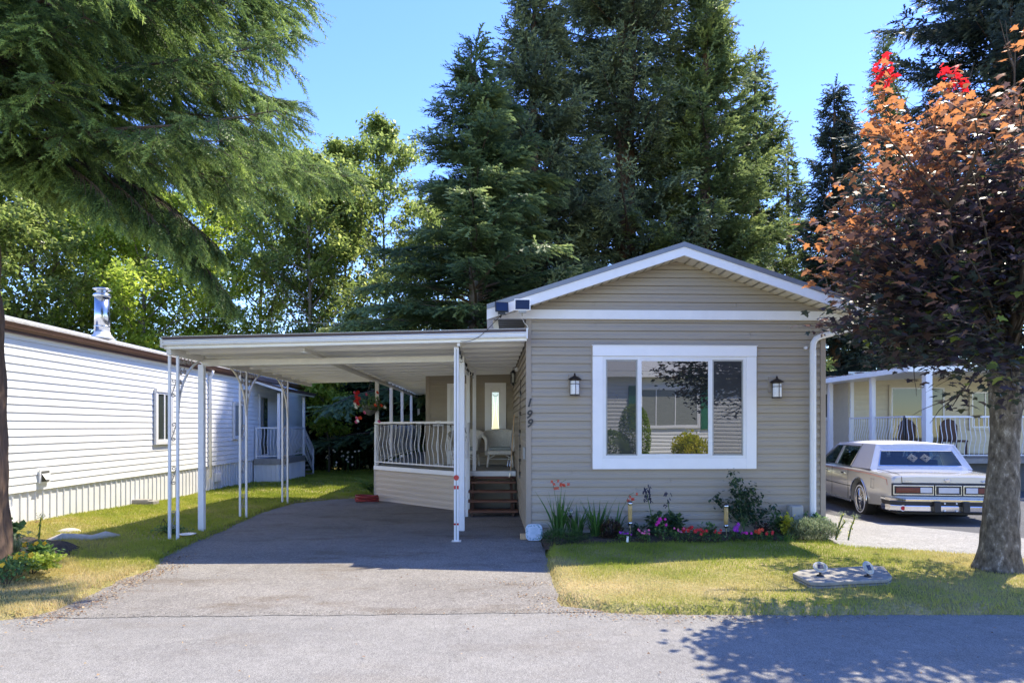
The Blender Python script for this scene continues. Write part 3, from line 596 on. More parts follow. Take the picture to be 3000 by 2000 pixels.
# dark corrugated side soffits
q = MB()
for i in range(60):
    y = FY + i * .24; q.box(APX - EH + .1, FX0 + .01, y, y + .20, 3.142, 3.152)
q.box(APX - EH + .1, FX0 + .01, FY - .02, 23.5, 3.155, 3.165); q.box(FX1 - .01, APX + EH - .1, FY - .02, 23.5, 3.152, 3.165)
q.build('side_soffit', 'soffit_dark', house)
q = MB()
for x in (APX - EH, APX + EH - .1):
    q.prism([(x, 3.13), (x + .1, 3.13), (x + .1, 3.22), (x, 3.22)], RY0 + .05, RB - .1, 'xz')
q.build('gutter', 'white', house)
# short wide downpipe at the left eave
MB().bar((APX - EH + .12, FY + .15, 3.14), (APX - EH + .14, FY + .15, 2.945), .075, .06, up=(0, 1, 0)).build('downpipe', 'offwhite', house)
# white downpipe on the right with its elbow
dx = 4.615; dy = FY - .075
q = MB()
pts = [(5.28, dy + .06, 3.10), (5.22, dy + .04, 3.03), (5.1, dy, 2.99), (4.86, dy, 2.93), (4.74, dy, 2.90), (4.66, dy, 2.86), (4.625, dy, 2.80), (dx, dy, 2.70), (dx, dy, .42), (dx, dy, .08)]
q.tube(pts, .042, 10); q.build('downpipe', 'white', house, smooth=True)
q = MB()
for i in range(-2, 3): q.tube([(dx + i * .0165, dy - .041 + abs(i) * .007, 2.7), (dx + i * .0165, dy - .041 + abs(i) * .007, .1)], .0045, 5)
q.build('downpipe_ribs', 'white', house)
MB().tube([(4.53, FY - .02, 2.735), (4.53, FY - .055, 2.735)], .022, 10).build('pipe_strap', 'white', house)
# the big window
wx0, wx1, wz0, wz1 = 1.452, 3.812, 1.0, 2.755
MB().box(wx0 - .02, wx1 + .02, FY - .024, FY, wz0 - .02, wz1 + .02).build('window_flashing', 'trim_tan', house)
win = MB().box(wx0, wx1, FY - .056, FY - .018, wz1 - .147, wz1).build('window', 'fresh_white', house, bevel=.003)
MB().box(wx0 - .012, wx1 + .012, FY - .066, FY - .02, wz1, wz1 + .009).build('drip_cap', 'white', win)
cs = .142
MB().box(wx0, wx0 + cs, FY - .046, FY - .018, wz0, wz1 - .149).build('casing', 'fresh_white', win, bevel=.003)
MB().box(wx1 - cs, wx1, FY - .046, FY - .018, wz0, wz1 - .149).build('casing', 'fresh_white', win, bevel=.003)
MB().box(wx0 + cs + .001, wx1 - cs - .001, FY - .045, FY - .018, wz0, wz0 + .152).build('sill_board', 'fresh_white', win, bevel=.003)
ix0, ix1, iz0, iz1 = wx0 + cs, wx1 - cs, wz0 + .153, wz1 - .149
f = MB(); fw = .048
for a in ((ix0, ix1, iz0, iz0 + fw * .8), (ix0, ix1, iz1 - fw, iz1), (ix0, ix0 + fw, iz0 + fw * .8, iz1 - fw), (ix1 - fw, ix1, iz0 + fw * .8, iz1 - fw)): f.box(a[0], a[1], FY - .040, FY - .018, a[2], a[3])
c1 = ix0 + (ix1 - ix0) * .2555; c2 = ix0 + (ix1 - ix0) * .747
for c in (c1, c2): f.box(c - .03, c + .03, FY - .042, FY - .018, iz0 + fw * .8, iz1 - fw)
f.box(c1 + .03, c2 - .03, FY - .0395, FY - .018, iz0 + fw * .8, iz0 + fw * .8 + .022); f.box(c1 + .03, c2 - .03, FY - .0395, FY - .018, iz1 - fw - .022, iz1 - fw)
f.build('frame', 'white', win, bevel=.003)
for a, b in ((ix0 + fw, c1 - .03), (c2 + .03, ix1 - fw)):
    g2 = MB()
    for u, v, s, t in ((a, b, iz0 + fw * .8, iz0 + fw * .8 + .02), (a, b, iz1 - fw - .02, iz1 - fw), (a, a + .02, iz0 + .06, iz1 - fw - .02), (b - .02, b, iz0 + .06, iz1 - fw - .02)): g2.box(u, v, FY - .034, FY - .016, s, t)
    g2.build('screen_frame', 'grey_plastic', win)
MB().box(ix0 + fw, c1 - .03, FY - .0285, FY - .018, iz0 + .03, iz1 - .04).build('pane', 'screen', win)
MB().box(c1 + .03, c2 - .03, FY - .030, FY - .018, iz0 + .03, iz1 - .04).build('pane', 'glass', win)
MB().box(c2 + .03, ix1 - fw, FY - .0285, FY - .018, iz0 + .03, iz1 - .04).build('pane', 'screen', win)
# house number 199 on the corner board
def text_mesh(txt, size, shear, ext, off=0.0):
    cu = bpy.data.curves.new('digit', 'FONT'); cu.body = txt; cu.size = size; cu.shear = shear; cu.extrude = ext; cu.align_x = 'CENTER'; cu.offset = off
    to = bpy.data.objects.new('tmp', cu); COL.objects.link(to); bpy.context.view_layer.update()
    me = bpy.data.meshes.new_from_object(to.evaluated_get(bpy.context.evaluated_depsgraph_get())); bpy.data.objects.remove(to); return me
num = None
for ch, px, py in (('1', 1549, 1179), ('9', 1548, 1213), ('9', 1550, 1239)):
    me = text_mesh(ch, .160, .28, .004, .0045)
    if ch == '1':
        pass
    x, y, z = at(px, py, FY - .037)
    o = link('house_number', me, house if num is None else num, 'black')
    off = OFF[house.name]
    me.transform(Matrix.Translation(Vector((x - off.x, y - off.y, z - .054 - off.z))) @ Matrix.Rotation(R(90), 4, 'X'))
    if num is None: num = o
    else: o.name = 'digit'
# ---------------------------------------------------------------- entry addition (set back, under the carport roof)
BY = 15.05; BX0, BX1 = -1.47, FX0
m = MB(); siding(m, (BX0, BY, 0), (1, 0, 0), (0, -1, 0), 0.60, 2.90, BX1 - BX0, lo=None); m.build('entry_wall', 'siding_tan', house)
m = MB(); siding(m, (BX0, 23, 0), (0, -1, 0), (-1, 0, 0), 0.60, 2.80, 23 - BY); m.build('porch_side_wall', 'siding_tan', house)
MB().box(BX0 + .01, FX0, BY + .01, 23, -.2, 2.80).build('entry_core', 'siding_tan', house)
MB().box(BX0 - .025, BX0 + .07, BY - .028, BY + .05, .62, 2.80).build('corner_trim', 'trim_tan', house, bevel=.003)
# slim decorated side light
w2 = MB().box(-.13, .36, BY - .045, BY - .01, 2.49, 2.62).build('window', 'fresh_white', house, bevel=.003)
for a in ((-.13, .005), (.225, .36)): MB().box(a[0], a[1], BY - .038, BY - .01, .95, 2.488).build('casing', 'fresh_white', w2, bevel=.003)
MB().box(.006, .224, BY - .028, BY - .01, .95, 2.488).build('frame', 'white', w2)
MB().box(.035, .195, BY - .034, BY - .024, 1.05, 2.40).build('pane', 'glass', w2)
q = MB()
q.tube([(.045 + i * .01, BY - .036, 2.36 - .05 * math.sin(i / 14 * PI)) for i in range(15)], .005, 5)
for k in (0, 1):
    q.tube([(.06 + k * .11 + .03 * math.sin(t * PI * 2) * (1 if k else -1), BY - .036, 1.2 + 1.1 * t) for t in [i / 16 for i in range(17)]], .005, 5)
q.build('leaded_pattern', 'chrome', w2)
# entry door with its trim
d = MB().box(-.925, -.56, BY - .03, BY - .008, .74, 2.50).build('door', 'white', house, bevel=.003)
MB().box(-1.0, -.49, BY - .040, BY - .01, 2.501, 2.60).build('door_head', 'fresh_white', d)
for a in ((-1.0, -.926), (-.559, -.49)): MB().box(a[0], a[1], BY - .036, BY - .01, .74, 2.50).build('door_casing', 'fresh_white', d)
MB().tube([(-.60, BY - .04, 1.72), (-.60, BY - .09, 1.72)], .02, 8).build('door_handle', 'black', d)

# ================================================================ CARPORT
cp = thing('carport', 'white aluminium carport with a brown edged flat roof, left of the tan house', 'carport', (-2.4, 12, 0), world=True)
CX0, CX1, CY0, CY1, CXM = -4.415, 0.50, 8.93, 16.0, -2.60
rz = lambda x: 2.695 + (x - CX0) / (CX1 - CX0) * .135      # underside height
m = MB()
def pan(mb, x0, x1, y0, y1, w=.62):
    y = y0
    while y < y1 - .01:
        e = min(y + w, y1); prof = [(y, 0), (y + .003, -.042), (y + .034, -.046), (y + .040, 0)]
        for k in range(1, 6): prof += [(y + .04 + (w - .04) * (k - .25) / 6, 0), (y + .04 + (w - .04) * (k - .23) / 6, -.004), (y + .04 + (w - .04) * (k + .02) / 6, -.004), (y + .04 + (w - .04) * (k + .04) / 6, 0)]
        prof = [p for p in prof if p[0] <= e] + [(e, 0)]
        for (ya, oa), (yb, ob) in zip(prof, prof[1:]):
            mb.quad((x0, ya, rz(x0) + oa), (x1, ya, rz(x1) + oa), (x1, yb, rz(x1) + ob), (x0, yb, rz(x0) + ob))
        y = e
pan(m, CX0, CX1, CY0, CY1); m.build('roof_pan', 'pan', cp, fix=False)
m = MB(); pan(m, CXM, CX1, CY1 + .001, 24.0); m.build('porch_roof_pan', 'pan', cp, fix=False)
m = MB(); m.prism([(CX0, rz(CX0) + .05), (CX1, rz(CX1) + .05), (CX1, rz(CX1) + .07), (CX0, rz(CX0) + .07)], CY0, CY1, 'xz'); m.prism([(CXM, rz(CXM) + .05), (CX1, rz(CX1) + .05), (CX1, rz(CX1) + .07), (CXM, rz(CXM) + .07)], CY1 + .001, 24, 'xz')
m.build('roof_top', 'shingle', cp)
def strip(z0, z1, y0, y1, mm, nm, x0=CX0 - .02, x1=CX1 - .01, bev=0.0):
    return MB().prism([(x0, rz(x0) + z0), (x1, rz(x1) + z0), (x1, rz(x1) + z1), (x0, rz(x0) + z1)], y0, y1, 'xz').build(nm, mm, cp, bevel=bev)
strip(.000, .028, CY0 - .045, CY0 - .002, 'offwhite', 'fascia', bev=.006)
strip(.0285, .058, CY0 - .030, CY0 - .002, 'white', 'fascia', bev=.004)
strip(.0585, .074, CY0 - .048, CY0 - .002, 'white', 'fascia', bev=.006)
strip(.0745, .116, CY0 - .038, CY0 + .02, 'brown', 'roof_flashing')
strip(.1165, .123, CY0 - .042, CY0 + .06, 'offwhite', 'flashing_cap')
MB().box(CX1 - .01, CX1 + .012, CY0 - .05, CY0 + .05, rz(CX1) - .02, rz(CX1) + .125).build('end_cap', 'white', cp, bevel=.004)
strip(-.02, .07, CY1, CY1 + .02, 'offwhite', 'rear_fascia', x1=CXM)
MB().box(CX0 - .025, CX0 - .002, CY0 - .05, CY1, rz(CX0) - .03, rz(CX0) + .09).build('side_gutter', 'offwhite', cp, bevel=.006)
MB().box(CX0 - .034, CX0 - .026, CY0 - .045, CY0 + .04, rz(CX0) - .02, rz(CX0) + .08).build('gutter_end', 'offwhite', cp)
# lengthwise beams
PX = -4.37
MB().box(PX - .03, PX + .03, CY0 + .03, CY1 - .05, rz(PX) - .115, rz(PX) - .047).build('side_beam', 'offwhite', cp, bevel=.004)
b = MB(); zc = rz(CXM) - .046
b.prism([(CXM - .055, zc - .065), (CXM + .055, zc - .065), (CXM + .055, zc - .059), (CXM + .006, zc - .053), (CXM + .006, zc + .01), (CXM - .006, zc + .01), (CXM - .006, zc - .053), (CXM - .055, zc - .059)], CY0 + .2, 24, 'xz')
b.build('middle_beam', 'offwhite', cp)
b = MB(); xr = -.44
b.box(xr - .02, xr + .02, CY0 + .03, 13.1, rz(xr) - .09, rz(xr) - .047); b.build('right_beam', 'offwhite', cp)
# cross beam on two big square posts
xa, xb_ = -4.36, -.40
MB().prism([(xa, 2.515), (xb_, 2.595), (xb_, 2.69), (xa, 2.61)], 9.93, 10.0, 'xz').build('cross_beam', 'offwhite', cp, bevel=.004)
def sq_post(x, y, z0, z1, w=.085, mm='white', nm='post'):
    o = MB().box(x - w / 2, x + w / 2, y - w / 2, y + w / 2, z0, z1).build(nm, mm, cp, bevel=.008); return o
sq_post(-4.32, 9.86, 0.03, 2.53); sq_post(-.44, 10.03, 0.0, 2.60)
# front right post with its reflector and base plate
p = sq_post(-.475, 9.08, 0.0, rz(-.475) - .09, .068)
MB().box(-.54, -.41, 9.02, 9.14, .006, .014).build('base_plate', 'offwhite', p)
MB().box(-.482, -.468, 9.038, 9.0458, .03, 2.68).build('post_groove', 'grey_plastic', p)
MB().lathe([(.001, 0), (.038, 0), (.038, .006), (.001, .008)], (-.475, 9.03, .895), 20, 'y').build('reflector', 'red', p)
MB().box(-.508, -.442, 9.04, 9.046, .735, .785).build('reflector_tape', 'red', p)
MB().box(-.508, -.442, 9.0405, 9.046, .235, .262).build('reflector_tape', 'red', p)
# scrolled double posts on the left
def spiral(mb, c, r, turns, a0, sgn, y, plane, rad=.0045):
    pts = []
    for i in range(22):
        t = i / 21; a = a0 + sgn * turns * 2 * PI * t; rr = r * (1 - .82 * t)
        u, v = rr * math.cos(a), rr * math.sin(a)
        pts.append((c[0], c[1] + u, c[2] + v) if plane == 'yz' else (c[0] + u, c[1], c[2] + v))
    mb.tube(pts, rad, 5)
def scroll_post(y, ztop, brackets):
    z0 = gz(y) + .03
    root = MB().box(PX - .072, PX - .038, y - .017, y + .017, z0, ztop).build('post', 'white', cp, bevel=.003)
    MB().box(PX + .038, PX + .072, y - .017, y + .017, z0, ztop).build('post', 'white', cp, bevel=.003)
    for k in range(4):
        s = MB(); zc = z0 + .22 + k * (ztop - z0 - .5) / 3.4
        spiral(s, (PX, y, zc + .17), .030, 1.1, 0, 1, y, 'xz', .006); spiral(s, (PX, y, zc - .02), .030, 1.1, PI, 1, y, 'xz', .006)
        s.tube([(PX + .03, y, zc + .17), (PX + .010, y, zc + .08), (PX - .03, y, zc - .02)], .006, 5)
        spiral(s, (PX - .004, y, zc + .08), .018, 1, PI / 2, -1, y, 'xz', .005)
        s.build('scrollwork', 'iron', root)
    for sg in brackets:
        b = MB(); y0 = y + sg * .02; xx = PX + .055
        pts = [(xx, y0 + sg * .70 * (t ** 1.9), 1.80 + (ztop - 1.80) * (1 - (1 - t) ** 1.35)) for t in [i / 16 for i in range(17)]]
        for p_, q_ in zip(pts, pts[1:]): b.bar(p_, q_, .026, .022, up=(0, sg, 0))
        br_ = b.build('curved_bracket', 'offwhite', root, smooth=False)
        q = MB(); zt = ztop
        for dy, dz, r in ((.09, .07, .050), (.20, .065, .050), (.31, .06, .045), (.42, .05, .038), (.08, .21, .055), (.19, .20, .048), (.07, .36, .034), (.05, .50, .024)):
            spiral(q, (xx, y0 + sg * dy, zt - dz), r, 1.3, PI / 2, sg, y, 'yz', .0075); spiral(q, (xx, y0 + sg * dy, zt - dz), r * .5, .8, -PI / 2, -sg, y, 'yz', .006)
        q.tube([(xx, y0 + sg * .02, zt - .02), (xx, y0 + sg * .03, zt - .6)], .006, 5)
        q.build('bracket_scrolls', 'iron', br_)
for yy, br in ((9.10, (1,)), (11.62, (-1, 1)), (13.95, (-1,))): scroll_post(yy, rz(PX) - .117, br)

# ================================================================ PORCH DECK
dk = thing('porch_deck', 'raised porch deck with white bellied railings and beige skirting, under the carport roof', 'deck', (-1, 15, 0), world=True)
DZ = .72; A = (-2.62, 14.88); B = (-.50, 12.62); ST = 13.05
fl = MB(); poly = [A, B, (-.44, ST - .02), (FX0 - .02, ST - .02), (FX0 - .02, BY), (BX0, BY), (BX0, 23.0), (-2.62, 23.0)]
fl.prism(poly, DZ - .03, DZ); fl.build('deck_floor', 'deck', dk)
def fasc(a, b, z0, z1, th, nm, mm):
    MB().bar((a[0], a[1], (z0 + z1) / 2), (b[0], b[1], (z0 + z1) / 2), th, z1 - z0).build(nm, mm, dk, bevel=.003)
fasc((A[0] - .02, A[1] - .02), (B[0] + .02, B[1] - .03), DZ - .085, DZ + .005, .04, 'fascia_board', 'fresh_white')
fasc((-.44, ST - .045), (FX0 - .03, ST - .045), DZ - .105, DZ - .005, .04, 'fascia_board', 'white')
Dv = (Vector((*B, 0)) - Vector((*A, 0))); L = Dv.length
Nn = Vector((Dv.y, -Dv.x, 0)).normalized()
m = MB(); siding(m, (A[0], A[1], 0), Dv, Nn, -.10, DZ - .08, L, expo=.118); m.build('skirting', 'siding_deck', dk)
MB().box(A[0] - .03, A[0] + .03, A[1] - .03, A[1] + .03, -.1, DZ - .08).build('corner_trim', 'siding_deck', dk)
MB().box(B[0] - .02, B[0] + .03, B[1] - .03, ST, -.1, DZ - .08).build('skirting_return', 'siding_deck', dk)
MB().box(-.42, FX0 - .03, ST + .55, ST + .6, -.1, DZ - .04).build('under_stair_wall', 'siding_tan', dk)
railing(dk, A, B, DZ, .97, 21, .055)
railing(dk, (-2.60, 22.9), (-2.60, 15.0), DZ, .97, 40, .055, newels=False)
for y0 in (15.05, 17.25, 19.3, 21.3):
    MB().box(-2.655, -2.645, y0, y0 + 1.9, DZ + .14, DZ + .92).build('privacy_panel', 'white', dk)
for y in (14.98, 17.1, 19.2, 21.4, 23.6):
    MB().box(-2.64, -2.56, y - .04, y + .04, DZ - .02, rz(-2.6) - .112).build('porch_post', 'white', dk, bevel=.005)
MB().box(-.47, -.40, 12.60, 12.67, -.05, rz(-.44) - .10).build('porch_post', 'white', dk, bevel=.005)
MB().box(-.36, -.29, 13.07, 13.14, DZ, rz(-.33) - .05).build('porch_post', 'white', dk, bevel=.005)
# handrail of the stairs
q = MB(); q.bar((-.43, 12.60, DZ + .93), (-.43, 11.75, DZ + .28), .05, .10); h1 = q.build('handrail', 'white', dk, bevel=.008)
MB().box(-.455, -.405, 11.72, 11.78, -.02, DZ + .30).build('newel_post', 'white', dk, bevel=.004)
# wooden steps
st = thing('wooden_steps', 'open reddish brown wooden steps leading up to the porch', 'steps', (.08, 12.4, -.04), world=True)
for i, (y, z) in enumerate(((11.86, .085), (12.16, .235), (12.46, .385), (12.76, .535))):
    MB().box(-.42 if i else -.47, .50, y - .13, y + .13, z - .038, z).build('tread', 'wood_red', st, bevel=.006)
MB().box(-.40, .50, 13.0, 13.03, .56, .61).build('top_cleat', 'wood_red', st)
for x in (-.36, .385):
    MB().prism([(11.78, -.04), (11.86, -.04), (13.0, .48), (13.0, .62), (12.92, .62), (11.78, .045)], x, x + .045, 'yz').build('stringer', 'wood_dark', st)
    MB().box(x - .002, x + .047, 12.35, 12.40, -.04, .34).build('leg', 'wood_red', st)
MB().box(.37, .40, 12.95, 13.0, .60, .67).build('bracket', 'steel', st)

# ================================================================ WHITE HOME ON THE LEFT
wh = thing('white_manufactured_home', 'long white sided home with grey skirting and a brown gutter, on the left', 'house', (-9.5, 15, 0), world=True)
WX = -7.2; WY0, WY1 = 7.2, 25.5; SZ = .59; TZ = 3.04
m = MB(); siding(m, (WX, WY1, 0), (0, -1, 0), (1, 0, 0), SZ, TZ, WY1 - WY0, expo=.1225, dep=.016, dutch=False, gap=.009)
m.build('side_wall', 'siding_white', wh)
gl = lambda t: min(.12, .12 - .02 * (WY1 - t - 9.7)) - .03
m = MB(); vskirt(m, (WX - .03, WY1, 0), (0, -1, 0), (1, 0, 0), SZ + .005, WY1 - WY0, gl, .17); m.build('skirting', 'skirt', wh)
MB().box(WX - 4.2, WX - .04, WY0 + .05, WY1 - .02, -.4, TZ).build('walls', 'siding_white', wh)
m = MB(); siding(m, (WX, WY1, 0), (-1, 0, 0), (0, 1, 0), SZ, TZ, 4.2, expo=.1225, dep=.016, dutch=False, gap=.009); m.build('rear_wall', 'siding_white', wh)
# trim line under the eaves, brown gutter in two steps, pale roof edge
MB().box(WX + .005, WX + .05, WY0, WY1, TZ - .05, TZ).build('frieze', 'siding_white', wh)
MB().prism([(WX - .05, TZ + .001), (WX + .10, TZ + .001), (WX + .13, TZ + .05), (WX + .12, TZ + .055), (WX + .15, TZ + .11), (WX - .05, TZ + .11)], WY0, WY1 + .05, 'xz').build('gutter', 'gutter_brown', wh)
MB().box(WX - .04, WX + .09, WY0, WY1, TZ - .042, TZ - .001).build('fascia', 'brown', wh)
MB().prism([(WX + .12, TZ + .1105), (WX + .12, TZ + .15), (WX - 2.1, TZ + .70), (WX - 4.35, TZ + .15), (WX - 4.35, TZ + .10), (WX - .05, TZ + .1105)], WY0, WY1 + .05, 'xz').build('roof', 'shingle', wh)
cx, cy = -7.80, 13.3; cz = TZ + .36
fl_ = MB().lathe([(.23, 0), (.20, .03), (.15, .09), (.145, .13)], (cx, cy, cz - .03), 20).build('chimney', 'skirt', wh, smooth=True)
MB().lathe([(.135, 0), (.135, .72)], (cx, cy, cz + .08), 24).build('chimney_pipe', 'steel', fl_, smooth=True)
MB().lathe([(.136, 0), (.142, .01), (.142, .025), (.136, .035)], (cx, cy, cz + .19), 24).build('chimney_collar', 'steel', fl_, smooth=True)
MB().lathe([(.14, 0), (.165, .02), (.15, .06), (.10, .09)], (cx, cy, cz + .80), 24).lathe([(.05, .82), (.10, .84), (.10, .92), (.13, .93), (.165, .95), (.165, .965), (.10, .985), (.02, 1.0)], (cx, cy, cz), 24).build('chimney_cap', 'steel', fl_, smooth=True)
# windows facing the carport
def ywin(px0, px1, z0, z1, **k):
    "place a window on the wall x = WX by its photo edges"
    def yy(px):
        t = (px - 1500) / 1900; a = math.atan(t) + YAW; return WX / math.tan(a)
    ya, yb = yy(px0), yy(px1)
    return window(wh, (WX + .02, ya, z0), (0, 1, 0), (1, 0, 0), yb - ya, z1 - z0, **k)
ywin(448, 500, 1.22, 2.42, casing=.06, head=.07, split=(.5,), panes=('glass_soft', 'glass_soft'), cas='skirt', proud=.05)
ywin(679, 711, 1.25, 2.30, casing=.05, head=.05, split=(.5,), panes=('curtain', 'curtain'), cas='skirt', proud=.05)
# dryer vent and skirting vent
q = MB(); q.box(WX + .02, WX + .05, 10.55, 10.78, .70, .92); v = q.build('dryer_vent', 'white', wh, bevel=.004)
MB().box(WX + .045, WX + .056, 10.575, 10.755, .725, .895).build('vent_opening', 'under', v)
MB().add([(WX + .05, 10.58, .86), (WX + .05, 10.75, .86), (WX + .12, 10.75, .76), (WX + .12, 10.58, .76)], [(0, 1, 2, 3)]).build('vent_flap', 'white', v)
for y, ww in ((9.75, .27), (17.2, .35)):
    q = MB(); q.box(WX - .01, WX + .03, y, y + ww, .17, .40)
    for k in range(6): q.box(WX + .03, WX + .038, y + .015, y + ww - .015, .185 + k * .034, .20 + k * .034)
    q.build('skirting_vent', 'white', wh)
for py_ in (16.8,):
    MB().tube([(WX + .12, py_, TZ), (WX + .10, py_, TZ - .1), (WX + .05, py_, TZ - .2), (WX + .055, py_, .3)], .035, 8).build('downpipe', 'white', wh, smooth=True)
# small side porch of the white home
lp = thing('side_porch', 'small white side porch with a bellied railing and steps on the white home', 'porch', (-6.8, 21.2, -.1), world=True)
PZ = .62; LX = -6.42; LY0, LY1 = 19.95, 22.6
MB().box(WX + .02, LX, LY0, LY1, PZ - .10, PZ).build('deck_floor', 'wood_grey', lp)
MB().box(WX + .02, LX + .03, LY0 - .03, LY0 - .002, PZ - .17, PZ + .01).build('fascia_board', 'wood_grey', lp)
MB().box(LX + .002, LX + .03, LY0, LY1, PZ - .17, PZ + .01).build('fascia_board', 'wood_grey', lp)
m = MB(); vskirt(m, (LX, LY0, 0), (-1, 0, 0), (0, -1, 0), PZ - .16, LX - WX - .02, lambda t: -.14, .13); vskirt(m, (LX, LY1, 0), (0, -1, 0), (1, 0, 0), PZ - .16, LY1 - LY0, lambda t: -.16, .13); m.build('skirting', 'skirt', lp)
railing(lp, (WX + .08, LY0 + .04), (LX - .02, LY0 + .04), PZ, .95, 7, .06)
railing(lp, (LX - .02, LY0 + .08), (LX - .02, LY1 - .05), PZ, .95, 16, .05)
for x, y in ((LX - .02, LY0 + .02), (LX - .02, LY1)): MB().box(x - .04, x + .04, y - .04, y + .04, -.14, 2.62).build('porch_post', 'white', lp, bevel=.005)
MB().add([(WX + .10, LY0 - .25, 2.93), (LX + .25, LY0 - .25, 2.63), (LX + .25, LY1 + .35, 2.63), (WX + .10, LY1 + .35, 2.93), (WX + .10, LY0 - .25, 3.0), (LX + .25, LY0 - .25, 2.70), (LX + .25, LY1 + .35, 2.70), (WX + .10, LY1 + .35, 3.0)],
         [(0, 3, 2, 1), (4, 5, 6, 7), (0, 1, 5, 4), (1, 2, 6, 5), (2, 3, 7, 6), (3, 0, 4, 7)]).build('porch_roof', 'pan', lp)
MB().prism([(WX + .10, 3.001), (LX + .27, 2.701), (LX + .27, 2.76), (WX + .10, 3.06)], LY0 - .27, LY0 - .20, 'xz').box(LX + .251, LX + .31, LY0 - .27, LY1 + .37, 2.68, 2.76).build('roof_flashing', 'brown', lp)
for k in range(4): MB().box(LX - .75, LX, LY1 + .05 + k * .28, LY1 + .32 + k * .28, PZ - .22 - k * .17, PZ - .18 - k * .17).build('tread', 'wood_grey', lp)
railing(lp, (LX - .02, LY1 + .05), (LX - .02, LY1 + 1.2), (PZ, PZ - .72), .92, 8, .04)
dr = MB().box(WX + .022, WX + .05, 20.35, 21.15, PZ, 2.62).build('door', 'white', lp)
MB().box(WX + .05, WX + .058, 20.45, 21.05, PZ + .12, 2.52).build('door_glass', 'glass_soft', dr)

# ================================================================ CREAM HOME ON THE RIGHT
ch = thing('cream_home', 'cream and white sided home with a covered porch, behind the parked car', 'house', (13, 20, 0), world=True)
NY = 19.6
m = MB(); siding(m, (11.0, NY, 0), (1, 0, 0), (0, -1, 0), -.1, 3.3, 12, expo=.15, dep=.02); m.build('front_wall', 'siding_cream', ch)
m = MB(); siding(m, (7.2, NY + .9, 0), (1, 0, 0), (0, -1, 0), -.1, 3.2, 3.9, expo=.15, dep=.02); m.build('side_room_wall', 'siding_white', ch)
MB().box(11.05, 11.15, NY - .05, NY + .9, -.1, 3.2).build('corner_trim', 'white', ch)
MB().box(7.3, 22.9, NY + 1.0, NY + 6, -.3, 3.1).build('walls', 'siding_cream', ch)
MB().box(11.01, 22.9, NY + .03, NY + 1.0, -.3, 3.1).build('entry_walls', 'siding_cream', ch)
a = at(2607, 1128, NY - .02); b = at(2762, 1260, NY - .02)
window(ch, (a[0] - .05, NY - .02, .75), (1, 0, 0), (0, -1, 0), b[0] - a[0] + .15, a[2] - .75, casing=.07, head=.07, split=(.66,), panes=('glass_soft', 'glass_soft'), cas='siding_cream', proud=.05)
a = at(2838, 1170, NY - .02)
window(ch, (a[0], NY - .02, 1.5), (1, 0, 0), (0, -1, 0), 1.0, 1.25, casing=.07, head=.07, split=(.5,), panes=('glass_soft',), cas='siding_cream', proud=.05)
a = at(2413, 1146, NY + .88)
window(ch, (a[0] - .75, NY + .88, 1.8), (1, 0, 0), (0, -1, 0), .95, .95, casing=.06, head=.06, split=(.5,), panes=('glass_soft',), cas='white', proud=.05)
NP = thing('covered_porch', 'white covered porch with bellied railings along the cream home', 'porch', (12, 18, 0), world=True)
NZ = .78; K = (10.62, 16.3)
MB().prism([K, (17.5, 16.3), (17.5, NY - .03), (11.0, NY - .03)], NZ - .12, NZ, 'xy').build('deck_floor', 'wood_grey', NP)
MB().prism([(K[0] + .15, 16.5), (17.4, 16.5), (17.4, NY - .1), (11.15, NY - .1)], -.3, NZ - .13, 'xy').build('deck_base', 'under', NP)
railing(NP, (11.0, NY - .1), K, NZ, 1.08, 22, .07, mm='white'); railing(NP, K, (13.9, 16.3), NZ, 1.08, 26, .07, mm='white', out=1)
def npost(px, Y, w=.11):
    x = at(px, 1200, Y)[0]; MB().box(x - w / 2, x + w / 2, Y - w / 2, Y + w / 2, -.1, 3.12).build('porch_post', 'white', NP, bevel=.008)
npost(2433, 19.9, .12); npost(2556, 17.9, .12); npost(2716, 16.15, .17)
# handrail down to the driveway
MB().box(12.95, 13.07, 15.2, 15.32, -.1, 1.25).build('newel_post', 'white', NP, bevel=.005)
railing(NP, (13.95, 16.2), (13.0, 15.26), (NZ, .15), 1.05, 8, .06, mm='white', newels=False)
# shed roof with a moss-littered edge
r0 = at(2405, 1117, 20.3); r1 = at(2657, 1074, 16.1)
zt = lambda x: r1[2] + (x - r1[0]) * .02
vs = [(r0[0] - .6, 20.8, r0[2] - .02), (r1[0], 16.05, r1[2]), (18.5, 16.05, r1[2] + .1), (18.5, 21, r1[2] + .35), (r0[0] + 2, 22, r0[2] + .25)]
rm = MB(); nn = len(vs); rm.add([(x, y, z - .13) for x, y, z in vs] + vs, [tuple(reversed(range(nn))), tuple(range(nn, 2 * nn))] + [(i, (i + 1) % nn, (i + 1) % nn + nn, i + nn) for i in range(nn)])
rm.build('porch_roof', 'pan', NP)
rr = random.Random(4); q = MB()
for i in range(150):
    t = rr.random(); p = Vector(vs[0]).lerp(Vector(vs[1]), t) if rr.random() < .6 else Vector(vs[1]).lerp(Vector(vs[2]), t * .5)
    s = rr.uniform(.03, .11); c = p + Vector((rr.uniform(-.02, .1), rr.uniform(0, .2), rr.uniform(-.01, .04))); q.bar(c, c + Vector((s, rr.uniform(-s, s), rr.uniform(-.02, .03))), s * .6, s * .35)
M['litter_brown'] = mat('brown_roof_debris', (0.20, 0.10, 0.06), .9, col2=(.42, .33, .25), scale=8)
q.build('roof_debris', 'litter_brown', NP)
